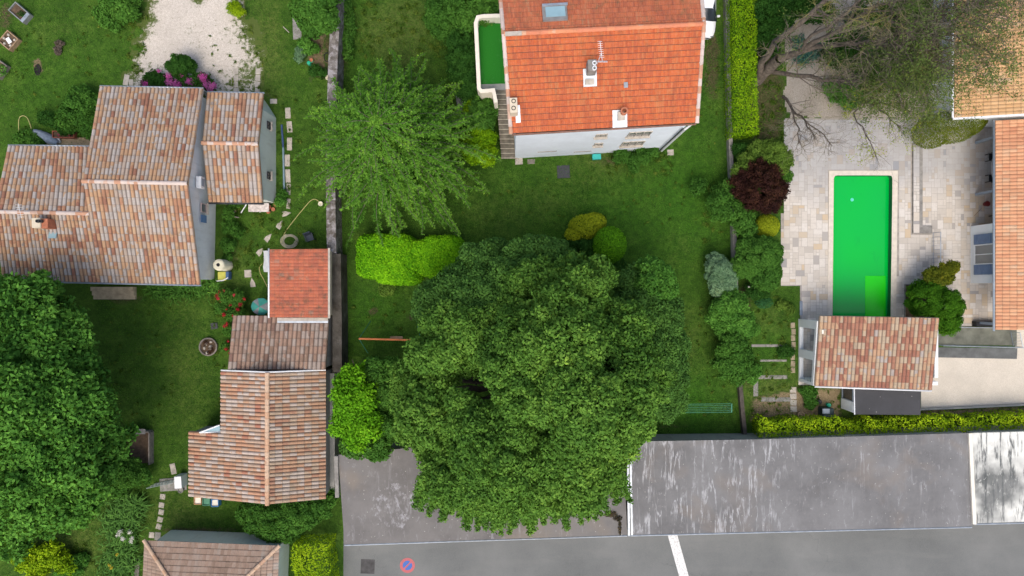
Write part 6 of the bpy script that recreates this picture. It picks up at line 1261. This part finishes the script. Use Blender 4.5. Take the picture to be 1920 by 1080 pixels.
for t_, s_ in ((.1, -1), (.1, 1), (.9, -1), (.9, 1)): q = a.lerp(b, t_) + sv * .18 * s_; MB().tube([(q.x, q.y, 0), (q.x, q.y, q.z - .04)], .02, 6).build('leg', M['dark_metal'], lg)
MB().prism(G([(88, 258), (172, 258), (172, 275), (88, 275)]), 0, .03).build('terrace_slab', plain('sandy_paving', (.42, .32, .20), .9, .2)); o_ = bpy.data.objects['terrace_slab']; tag(o_, 'sandy paved strip behind the left wing', 'paving'); 
pb = thing('flower_box', 'red wooden flower box with dark soil and small red pots behind the left wing', 'flower box', P(125, 254)); c_ = P(125, 254)
MB().box(c_ + Vector((0, .22, .2)), (1.5, .05, .4)).box(c_ + Vector((0, -.22, .2)), (1.5, .05, .4)).box(c_ + Vector((-.73, 0, .2)), (.05, .38, .4)).box(c_ + Vector((.73, 0, .2)), (.05, .38, .4)).build('box', plain('red_wood', (.34, .11, .07), .85, .3), pb); MB().box(c_ + Vector((0, 0, .15)), (1.4, .38, .28)).build('soil', M['soil'], pb)
for k in range(3): tag(MB().lathe(P(112 + k * 10, 254, .3), [(.001, 0), (.06, 0), (.09, .14), (.07, .14), (.001, .11)], 12).build('flower_pot', plain('wine_pot', (.2, .03, .05), .6, .2), origin=P(112 + k * 10, 254, .3)), ['wine red pot at the left of the red flower box', 'wine red pot in the middle of the red flower box', 'wine red pot at the right of the red flower box'][k], 'pot', 'wine red pots in the flower box')
for k, (px, py) in enumerate(((113, 258), (113, 266))): tag(MB().lathe(P(px, py), [(.001, 0), (.10, 0), (.15, .22), (.12, .22), (.001, .18)], 14).build('white_pot', M['white_metal'], origin=P(px, py)), ['white round pot touching the red flower box', 'white round pot nearest the left wing roof'][k], 'pot')
def hose(name, label, pts, r, mat, cat='hose', z=.04):
    pp = [P(a, b, z) for a, b in pts]; fine = []
    for i in range(len(pp) - 1):
        p0, p1, p2, p3 = pp[max(i - 1, 0)], pp[i], pp[i + 1], pp[min(i + 2, len(pp) - 1)]
        for k in range(6): t_ = k / 6; fine.append(.5 * ((2 * p1) + (p2 - p0) * t_ + (2 * p0 - 5 * p1 + 4 * p2 - p3) * t_ * t_ + (3 * p1 - p0 - 3 * p2 + p3) * t_ ** 3))
    fine.append(pp[-1]); return tag(MB().tube(fine, r, 6).build(name, mat, origin=pp[0], smooth=True), label, cat)
yh = plain('yellow_hose', (.42, .40, .16), .6, .1)
hose('garden_hose', 'thin yellow hose looping on the grass by the covered lounger', [(35, 272), (35, 240), (36, 222), (43, 217), (51, 221), (56, 232), (60, 246)], .028, yh)
hose('garden_hose', 'pale yellow hose running from the coil beside the red shed to the stone wall', [(527, 455), (535, 435), (552, 412), (570, 390), (583, 376), (592, 374), (602, 381)], .03, yh)
coil = [(543 + math.cos(a * .8) * (10 + a * .25), 452 + math.sin(a * .8) * (8 + a * .2)) for a in range(0, 30)]
hose('hose_coil', 'coiled pale hose at the top left corner of the red shed', coil, .03, plain('pale_hose', (.40, .38, .28), .7, .15), 'hose coil')
hose('garden_hose', 'yellow hose lying left of the red shed', [(498, 490), (487, 500), (488, 512), (495, 525), (501, 538)], .025, yh)
# raised beds top left
def raised(label, px, py, w_, h_, rz, fillmat, plants=None, fm=None):
    t_ = thing('raised_bed', label, 'raised bed', P(px, py)); c_ = P(px, py); Mx = Matrix.Translation(c_) @ Matrix.Rotation(R(rz), 4, 'Z'); m = MB()
    for c, s_ in (((0, h_ / 2, .2), (w_, .07, .4)), ((0, -h_ / 2, .2), (w_, .07, .4)), ((w_ / 2 - .035, 0, .2), (.07, h_ - .07, .4)), ((-w_ / 2 + .035, 0, .2), (.07, h_ - .07, .4))): m.box(Mx @ Vector(c), s_, R(rz))
    m.build('frame', fm or M['wood_grey'], t_); MB().box(Mx @ Vector((0, 0, .15)), (w_ - .16, h_ - .08, .28), R(rz)).build('soil', fillmat, t_); return t_, Mx
r1, _m = raised('grey framed raised bed with dark greenery in the top left corner', 43, 27, 1.35, .72, -41, M['soil'], fm=plain('grey_board', (.20, .22, .22), .8, .2)); MB().box(_m @ Vector((.56, 0, .41)), (.22, .72, .03), R(-41)).build('board', M['zinc'], r1)
np_mesh('greenery', *foliage([lob(40, 25, .35, .35, .2, .12), lob(46, 30, .35, .25, .2, .1)], .1, 120, 0, 3, cull=0), mat=L['dark'], parent=r1)
r2, _m = raised('square raised bed holding a bright white sheet and pale stones', 23, 79, 1.0, .95, -40, M['soil'], fm=M['wood']); MB().bbox(_m @ Vector((0, 0, .34)), (.42, .28, .05), R(-55), .02).build('sheet', plain('bright_white', (.85, .85, .85), .5, .02), r2)
for k, (x, y) in enumerate(((-.28, .28), (.28, .28), (.3, -.2), (-.1, -.36), (-.36, -.1))): MB().lathe(_m @ Vector((x, y, .28)), [(.001, 0), (.1, .01), (.08, .08), (.001, .1)], 8).build('stone', M['stone_slab'], r2)
r3, _m = raised('raised bed with leafy vegetables cut by the left picture edge', 3, 132, 1.1, .8, 55, M['soil']); np_mesh('greenery', *foliage([lob(4, 128, .4, .3, .3, .15), lob(6, 138, .4, .25, .2, .15)], .11, 110, 0, 4, cull=0), mat=L['left'], parent=r3)
patch('soil_pit', [(58, 108), (76, 106), (82, 128), (78, 143), (64, 142), (60, 128)], .006, M['dirt'], jag=.15, soft=.3, seed=9)
tag(MB().lathe(P(71, 131), [(.34, .01), (.30, .05), (.24, .03), (.16, .015), (.001, .012)], 14, .75, 1.2).build('fire_pit', plain('charcoal', (.015, .014, .014), .95, .4), origin=P(71, 131)), 'oval blackened fire pit hollow in the left lawn', 'fire pit')
tag(np_mesh('dead_shrub', *foliage([lob(112, 82, .15, .3, .25, .15), lob(108, 95, .15, .25, .3, .15)], .09, 140, .12, 12), mat=leafmat('dead_stalks', g3((.09, .075, .06), (.16, .13, .11), (.24, .2, .17))), origin=(P(112, 88).x, P(112, 88).y, 0)), 'patch of dead grey brown stalks on the left lawn', 'dead shrub')
# water butt, compost bin, pipes
wb = thing('water_butt', 'cream ribbed water butt standing against the grey gable wall', 'water butt', P(427, 498)); prof = [(.36, 0)]
for k in range(7): prof += [(.40, .06 + k * .2), (.40, .18 + k * .2), (.375, .20 + k * .2)]
prof += [(.38, 1.5), (.30, 1.56), (.12, 1.57)]; cream = plain('cream_plastic', (.62, .60, .46), .55, .06); MB().lathe(P(427, 498), prof, 24).build('barrel', cream, wb); MB().lathe(P(427, 498, 0), [(.12, 1.572), (.10, 1.585), (.001, 1.586)], 14).build('lid_hole', M['black'], wb)
cb = thing('garden_cart', 'pale wheeled cart with yellow tray and blue bag beside the water butt', 'cart', P(424, 518)); c_ = P(424, 518); MB().bbox(c_ + Vector((-.1, 0, .45)), (.55, .62, .12), 0, .03).build('tray', plain('mustard', (.50, .50, .10), .6, .15), cb); MB().bbox(c_ + Vector((.33, .05, .4)), (.22, .55, .5), 0, .05).build('bag', plain('blue_bag', (.06, .12, .25), .7, .2), cb)
MB().tube([c_ + Vector((-.4, -.33, .6)), c_ + Vector((.1, -.30, .75)), c_ + Vector((.42, -.1, .7))], .035, 6).build('handle', M['white_metal'], cb)
for k, (a, b, mt, lb) in enumerate((((528, 234), (531, 277), plain('navy_pipe', (.05, .09, .2), .5, .1), 'dark blue pipe lying east of the annex'), ((531, 277), (533, 362), plain('pale_blue_pipe', (.2, .3, .36), .5, .1), 'pale blue pipe lying end to end with the dark blue one'))):
    tag(MB().tube([P(a[0], a[1], .07), P(b[0], b[1], .07)], .07, 8).build('pipe', mt, origin=P(*a)), lb, 'pipe')
# clutter below the annex
rg = random.Random(12)
for k, (x0_, y0_, x1_, y1_, mt, lb) in enumerate(((488, 398, 478, 378, 'white_metal', 'white plank leaning left of the clutter below the annex'), (424, 384, 440, 398, 'wood_grey', 'grey stake slanting from the gable wall below the air conditioner'), (418, 402, 448, 408, 'wood_grey', 'grey stake lying across the foot of the gable wall'), (452, 399, 464, 380, 'white_metal', 'pale rail leaning in the middle of the clutter below the annex'), (442, 396, 436, 382, 'wood', 'short brown stake near the gable wall'))):
    a, b = P(x0_, y0_, .1), P(x1_, y1_, .5); v = b - a; tag(MB().tube([a, b], .04, 5).build('plank', M[mt], origin=a), lb, 'plank')
wk = thing('work_table', 'pale cluttered work table below the south wall of the annex', 'table', P(485, 390)); MB().box(P(485, 389, .7), (1.4, .6, .04)).build('table_top', plain('pale_board', (.52, .48, .46), .8, .3, 6), wk)
for x in (-1, 1):
    for y in (-1, 1): q = P(485, 389, .7) + Vector((x * .6, y * .22, 0)); MB().tube([(q.x, q.y, 0), (q.x, q.y, .68)], .025, 6).build('leg', M['wood'], wk)
for k, (px, py, r, lb) in enumerate(((506, 389, .17, 'terracotta pot right of the cluttered work table'), (514, 393, .14, 'small terracotta pot nearest the blue pipes'), (505, 398, .13, 'small terracotta pot below the larger pots by the work table'), (519, 384, .15, 'terracotta pot at the annex corner'))):
    tag(MB().lathe(P(px, py), [(.001, 0), (r * .7, 0), (r, r * 1.6), (r * .85, r * 1.6), (.001, r * 1.3)], 14).build('terracotta_pot', M['terracotta'], origin=P(px, py)), lb, 'pot', 'terracotta pots at the annex corner')
# white sheet, parasol, wheel planter, crates
m = MB(); vs = []; rg = random.Random(4)
for i in range(9):
    for k in range(4): q = P(494 + k * 3.2 + rg.uniform(-1, 1), 470 + i * 5, .15 + .22 * k + rg.uniform(-.06, .06)); vs.append(q)
m.add(vs, [(i * 4 + k, i * 4 + k + 1, i * 4 + k + 5, i * 4 + k + 4) for i in range(8) for k in range(3)]); tag(m.build('plastic_sheet', plain('white_plastic', (.72, .76, .8), .5, .08), origin=P(498, 490), smooth=False), 'crumpled white plastic sheet leaning on the left side of the red shed', 'plastic sheet')
pa = thing('parasol', 'teal and grey parasol open over a small wall corner left of the sheds', 'parasol', P(489, 573)); top = P(486, 575, 2.0); n = 10
for k in range(n):
    a0, a1 = 2 * math.pi * k / n, 2 * math.pi * (k + 1) / n; e0, e1 = top + Vector((math.cos(a0) * .66, math.sin(a0) * .58, -.30)), top + Vector((math.cos(a1) * .66, math.sin(a1) * .58, -.30))
    MB().add([top, e0, (e0 + e1) / 2 + Vector((0, 0, .05)), e1, top - Vector((0, 0, .02)), e0 - Vector((0, 0, .02)), (e0 + e1) / 2 + Vector((0, 0, .03)), e1 - Vector((0, 0, .02))], [(0, 1, 2), (0, 2, 3), (4, 6, 5), (4, 7, 6)]).build('canopy_panel', plain('teal_cloth', (.04, .24, .20), .8, .15) if k % 3 else plain('grey_cloth', (.17, .19, .20), .8, .15), pa)
MB().tube([(top.x, top.y, 0), (top.x, top.y, 2.02)], .025, 6).build('pole', M['dark_metal'], pa)
wp = thing('wheel_planter', 'round rustic planter ring filled with stones and dark red plants', 'planter', P(392, 650)); MB().lathe(P(392, 650), [(.62, 0), (.64, .18), (.55, .2), (.53, .08)], 26).build('ring', M['wood_grey'], wp); MB().lathe(P(392, 650), [(.53, .08), (.001, .1)], 26).build('soil', M['soil'], wp)
rg = random.Random(6)
for k in range(7): a = k * .9; q = P(392, 650) + Vector((math.cos(a) * .3 * (k % 3 + 1) / 2, math.sin(a) * .3 * (k % 2 + 1) / 1.4, .1)); MB().lathe(q, [(.001, .0), (.10, .0), (.08, .09), (.001, .11)], 7, rg.uniform(.7, 1.4), rg.uniform(.7, 1.4)).build('stone', M['stone_slab'], wp)
np_mesh('plants', *foliage([lob(386, 643, .25, .2, .2, .15), lob(396, 655, .25, .22, .2, .15), lob(392, 662, .25, .15)], .07, 200, 0, 13, cull=0), mat=L['red'], parent=wp)
slab('black_grate', 'small black square grate on the grass above the wheel planter', 402, 611, 13, 12, 8, .05, M['dark_metal'], 'grate')
for px, py, mt, lb in ((371, 939, plain('orange_crate', (.50, .30, .16), .7, .15), 'orange tan crate below the eave of the ridged outbuilding'), (387, 941, plain('green_crate', (.08, .25, .16), .6, .15), 'dark green crate between the orange and the blue crates'), (403, 943, plain('blue_crate', (.06, .22, .50), .6, .12), 'bright blue crate at the right end of the row of three')):
    c_ = P(px, py, .45); t_ = thing('crate', lb, 'crate', (c_.x, c_.y, 0), 'three crates below the ridged outbuilding'); m = MB()
    for c, s_ in (((0, .24, .25), (.5, .03, .5)), ((0, -.24, .25), (.5, .03, .5)), ((.235, 0, .25), (.03, .45, .5)), ((-.235, 0, .25), (.03, .45, .5))): m.box(Vector((c_.x, c_.y, 0)) + Vector(c), s_)
    m.build('sides', mt, t_); MB().box((c_.x, c_.y, .36), (.43, .43, .08)).build('contents', M['parapet'] if 'green' not in lb else mt, t_)
cf = thing('compost_heap', 'old wooden compost box at the edge of the large left tree', 'compost heap', P(268, 838)); c_ = P(268, 838)
MB().box(c_ + Vector((.72, 0, .3)), (.08, 2.2, .6)).box(c_ + Vector((-.1, 1.15, .3)), (1.6, .08, .6)).build('frame', M['wood_grey'], cf); MB().box(c_ + Vector((-.05, 0, .12)), (1.4, 2.1, .24)).build('compost', M['soil'], cf); MB().box(c_ + Vector((.1, 1.2, .63)), (.8, .35, .04)).build('lid', M['stone_grey'], cf)
gt = thing('garden_gate', 'grey green metal gate leaf standing open left of the ridged outbuilding', 'gate', P(315, 905)); a, b = P(290, 907), P(338, 897); m = MB()
for z in (.1, .6, 1.1): m.tube([a + Vector((0, 0, z)), b + Vector((0, 0, z))], .03, 6)
for k in range(9): q = a.lerp(b, k / 8); m.tube([q, q + Vector((0, 0, 1.1 + .12 * math.sin(k / 8 * math.pi)))], .018, 5)
m.build('gate_leaf', plain('grey_green_metal', (.22, .27, .26), .5, .15), gt)
slab('meter_box', 'white meter box at the west end of the ridged outbuilding', 345, 898, 13, 22, 3, .9, M['white_metal'], 'box')
tag(MB().lathe(P(342, 917), [(.15, 0), (.2, .3), (.17, .3), (.14, .2), (.001, .2)], 16).build('grey_pot', M['stone_grey'], origin=P(342, 917)), 'round grey pot under the corner eave of the ridged outbuilding', 'pot')
# things by the old wall
slab('breeze_block', 'upper pale block beside the right foot of the old stone wall', 643, 45, 10, 9, 25, .2, M['stone_slab'], 'block'); slab('breeze_block', 'lower pale block beside the right foot of the old stone wall', 646, 54, 11, 8, 12, .2, M['stone_slab'], 'block')
bw_ = MB(); c_ = P(613, 107, .35); n = 24; bw_.tube([c_ + Vector((math.cos(k / n * 2 * math.pi) * .2, math.sin(k / n * 2 * math.pi) * .3, 0)) for k in range(n + 1)], .03, 6, cap=False); tag(bw_.build('tyre', M['black'], origin=(c_.x, c_.y, 0)), 'black tyre leaning on the left side of the old stone wall', 'tyre')
wc = thing('watering_can', 'small green watering can in the soil patch', 'watering can', P(581, 120)); MB().lathe(P(581, 120), [(.001, 0), (.14, 0), (.13, .28), (.06, .3), (.001, .3)], 14).build('can', plain('green_plastic', (.02, .38, .22), .5, .08), wc); MB().tube([P(581, 120) + Vector((.1, 0, .1)), P(581, 120) + Vector((.32, .12, .32))], .02, 6).build('spout', plain('green_plastic', (.02, .38, .22)), wc)
tag(MB().lathe(P(585, 114.5), [(.001, 0), (.09, 0), (.13, .2), (.10, .2), (.001, .14)], 14).build('terracotta_pot', M['terracotta'], origin=P(585, 114)), 'terracotta pot touching the green watering can', 'pot')
for px, py, lb in ((603, 383, 'cream pot on the old stone wall at the hose end'), (617, 148, 'sandy pot beside the old stone wall under the conifer')): tag(MB().lathe(P(px, py, 0), [(.001, 0), (.12, 0), (.17, .3), (.13, .3), (.001, .22)], 12).build('cream_pot', cream, origin=P(px, py)), lb, 'pot')
tag(MB().tube([P(531, 50, .03), P(542, 61, .03)], .03, 5).build('stick', M['stone_slab'], origin=P(531, 50)), 'pale stick lying on the grass near the grey brown slab', 'stick')

# swing frame and washing frame
sw_ = thing('swing_frame', 'garden swing frame with orange crossbar and thin green legs, half under the giant tree', 'swing', P(740, 633)); a, b = P(673, 635, 2.15), P(790, 638, 2.15)
MB().tube([a, b], .065, 8).build('crossbar', plain('orange_paint', (.62, .20, .07), .5, .08), sw_); gm_ = plain('green_paint', (.06, .26, .17), .5, .1)
for (px, py), q in (((695, 602), a), ((690, 662), a), ((780, 602), b), ((782, 668), b)): MB().tube([q, P(px, py)], .025, 6).build('leg', gm_, sw_)
for x in (.45, .62): 
    q = a.lerp(b, x); MB().tube([q, q - Vector((0, 0, 1.65))], .012, 5).build('chain', M['grey_metal'], sw_)
MB().box(a.lerp(b, .535) - Vector((0, 0, 1.66)), (.85, .2, .03)).build('swing_seat', M['wood'], sw_)
wf = thing('drying_rack', 'long low green drying rack with thin wires on the lawn near the garage roof', 'drying rack', P(1320, 766)); zz = .9; gp = plain('rack_green', (.10, .34, .24), .5, .1)
c4_ = [P(1268, 758, zz), P(1372, 757, zz), P(1372, 773, zz), P(1268, 774, zz)]; MB().tube([c4_[0], c4_[3]], .02, 6).tube([c4_[1], c4_[2]], .03, 6).build('end_bar', gp, wf)
for k in range(6): t_ = k / 5; MB().tube([c4_[0].lerp(c4_[3], t_), c4_[1].lerp(c4_[2], t_)], .008 if 0 < k < 5 else .012, 5).build('wire', gp, wf)
for q in c4_: MB().tube([q, (q.x, q.y, 0)], .02, 6).build('leg', gp, wf)
# pots and bins on the mulch
tag(MB().lathe(P(1500, 777), [(.20, .0), (.24, .22), (.19, .22), (.18, .1), (.001, .1)], 18).build('clay_pot', plain('sandy_clay', (.34, .26, .16), .9, .2), origin=P(1500, 777)), 'round sandy clay pot beside the shaggy hedge', 'pot')
tag(MB().lathe(P(1533, 752), [(.001, 0), (.14, 0), (.16, .35), (.12, .37), (.001, .33)], 14).build('black_pot', M['black'], origin=P(1533, 752)), 'small black pot left of the dark store', 'pot')
cbn = thing('compost_bin', 'dark green compost bin with a lid against the shaggy hedge', 'compost bin', P(1549, 772)); MB().bbox(P(1549, 772, .4), (.75, .6, .8), 0, .06).build('bin', plain('dark_green_plastic', (.03, .05, .05), .6, .2), cbn); MB().bbox(P(1549, 771, .84), (.5, .35, .07), 0, .03).build('lid', M['grey_metal'], cbn)
tag(MB().lathe(P(1551, 758.5), [(.001, 0), (.12, 0), (.14, .3), (.13, .32), (.001, .3)], 14).build('green_tub', plain('green_plastic', (.02, .38, .22)), origin=P(1551, 758)), 'small bright green tub behind the compost bin', 'tub')
tag(np_mesh('leaf_litter', *foliage([lob(1148, 964, 2.36, .35, .2, .05), lob(1158, 972, 2.36, .3, .2, .05), lob(1162, 990, 2.36, .12, .5, .04), lob(1142, 966, 2.36, .3, .15, .05)], .09, 260, 0, 14, cull=0), mat=leafmat('dead_leaves', g3((.015, .012, .01), (.04, .03, .022), (.2, .15, .09))), origin=(P(1150, 970).x, P(1150, 970).y, 0)), 'small heap of dark dead leaves on the brown garage roof', 'leaf litter', kind='stuff')

# ------------------------------------------------------------------ the white car beside the house
cr = thing('parked_car', 'white hatchback parked beside the orange roofed house, half hidden by its roof', 'car', P(1313, 20)); bpaint = NT('car_paint', .25, .6); bpaint.color((.80, .84, .88)); bpaint.m
ox, oy = P(1313, 78).x, P(0, 77).y      # nose of the car, pointing down the picture
st = [(0, .52, .32, .60), (.12, .74, .24, .72), (.45, .84, .20, .82), (1.0, .88, .20, .95), (1.25, .88, .20, .98), (2.2, .89, .20, .98), (3.1, .88, .20, .98), (3.7, .86, .22, .96), (3.95, .80, .28, .88), (4.05, .62, .36, .75)]; m = MB(); vs = []
for y, w_, z0, z1 in st:
    for x, z in ((-.86, 0), (-1, .25), (-1, .62), (-.93, .9), (-.6, 1.0), (0, 1.03), (.6, 1.0), (.93, .9), (1, .62), (1, .25), (.86, 0)): vs.append((ox + x * w_, oy + y, z0 + (z1 - z0) * z))
k_ = 11; m.add(vs, [(i * k_ + j, i * k_ + j + 1, (i + 1) * k_ + j + 1, (i + 1) * k_ + j) for i in range(len(st) - 1) for j in range(k_ - 1)] + [tuple(range(k_)), tuple(range((len(st) - 1) * k_ + k_ - 1, (len(st) - 1) * k_ - 1, -1))]); m.build('body', bpaint.m, cr, smooth=True)
cab = [(1.0, .76, .95), (1.75, .66, 1.40), (2.3, .65, 1.46), (3.1, .64, 1.44), (3.75, .70, 1.05)]; m = MB(); vs = []
for y, w_, zt2 in cab:
    for x, f in ((-1, 0), (-.98, .55), (-.86, .95), (0, 1.02), (.86, .95), (.98, .55), (1, 0)): vs.append((ox + x * (w_ + (1 - f) * .14), oy + y, .93 + (zt2 - .93) * f))
m.add(vs, [(i * 7 + j, i * 7 + j + 1, (i + 1) * 7 + j + 1, (i + 1) * 7 + j) for i in range(4) for j in range(6)]); m.build('window', M['glass_dark'], cr, smooth=True)
m = MB(); vs = []
for y, w_, zt2 in ((1.72, .62, 1.405), (2.3, .64, 1.485), (3.1, .63, 1.465), (3.3, .62, 1.36)):
    for x, f in ((-.93, -.055), (-.6, .0), (0, .018), (.6, .0), (.93, -.055)): vs.append((ox + x * w_, oy + y, zt2 + f))
m.add(vs, [(i * 5 + j, i * 5 + j + 1, (i + 1) * 5 + j + 1, (i + 1) * 5 + j) for i in range(3) for j in range(4)]); m.build('roof', bpaint.m, cr, smooth=True)
for x in (-1, 1):
    MB().bbox((ox + x * .98, oy + 1.35, .98), (.20, .14, .12), 0, .03).build('mirror', bpaint.m, cr); MB().bbox((ox + x * .60, oy + .13, .60), (.32, .16, .14), 0, .04).build('headlight', M['glass_grey'], cr)
    for y in (.75, 3.25):
        w2 = MB(); c_ = Vector((ox + x * .80, oy + y, .31)); prof = [(.31, -.1), (.31, .1)]; n = 20; b = []
        for xx in (-.1, .1):
            for k in range(n): a = 2 * math.pi * k / n; b.append((c_.x + xx, c_.y + .31 * math.cos(a), c_.z + .31 * math.sin(a)))
        w2.add(b, [(k, (k + 1) % n, n + (k + 1) % n, n + k) for k in range(n)] + [tuple(range(n - 1, -1, -1)), tuple(range(n, 2 * n))]); wh = w2.build('wheel', M['black'], cr)
        r2_ = MB(); r2_.add([(c_.x + x * .105, c_.y + .19 * math.cos(2 * math.pi * k / n), c_.z + .19 * math.sin(2 * math.pi * k / n)) for k in range(n)], [tuple(range(n)) if x > 0 else tuple(range(n - 1, -1, -1))]); r2_.build('rim', M['zinc'], wh)

# ragged weeds, dry tufts and leaf clumps over the lawns and the edges of the gravel
rgw = random.Random(21); wl = []
areas = [((645, 5), (860, 110), 90, .16), ((430, 385), (520, 520), 45, .16), ((5, 5), (230, 260), 60, .10), ((1405, 545), (1485, 780), 60, .12), ((1320, 350), (1375, 560), 26, .15), ((650, 850), (652, 852), 1, .1), ((1130, 285), (1260, 330), 30, .15), ((510, 180), (600, 460), 45, .11), ((400, 545), (425, 800), 24, .13),
         ((390, 40), (505, 175), 40, .10), ((240, 20), (275, 160), 34, .12), ((190, 560), (330, 800), 36, .10), ((1275, 560), (1380, 800), 36, .10), ((650, 560), (760, 640), 14, .11), ((60, 1020), (260, 1078), 30, .15), ((1415, 150), (1470, 300), 40, .16), ((860, 320), (1350, 420), 60, .09), ((1500, 730), (1580, 770), 16, .1), ((1300, 100), (1350, 300), 20, .1)]
for (x0_, y0_), (x1_, y1_), n_, r_ in areas:
    for _ in range(n_): wl.append(lob(rgw.uniform(x0_, x1_), rgw.uniform(y0_, y1_), .05, r_ * rgw.uniform(.6, 1.8), r_ * rgw.uniform(.6, 1.8), r_ * .7))
v_, f_, t_ = foliage(wl, .085, 170, 0, 31, cull=0, rag=.6, fill=.5)
tag(np_mesh('weeds', v_, f_, tone=t_, mat=leafmat('weed_leaves', g3((.035, .085, .010), (.075, .15, .018), (.17, .24, .04)))), 'ragged weeds and leafy tufts scattered over lawns and gravel edges', 'weeds', kind='stuff')
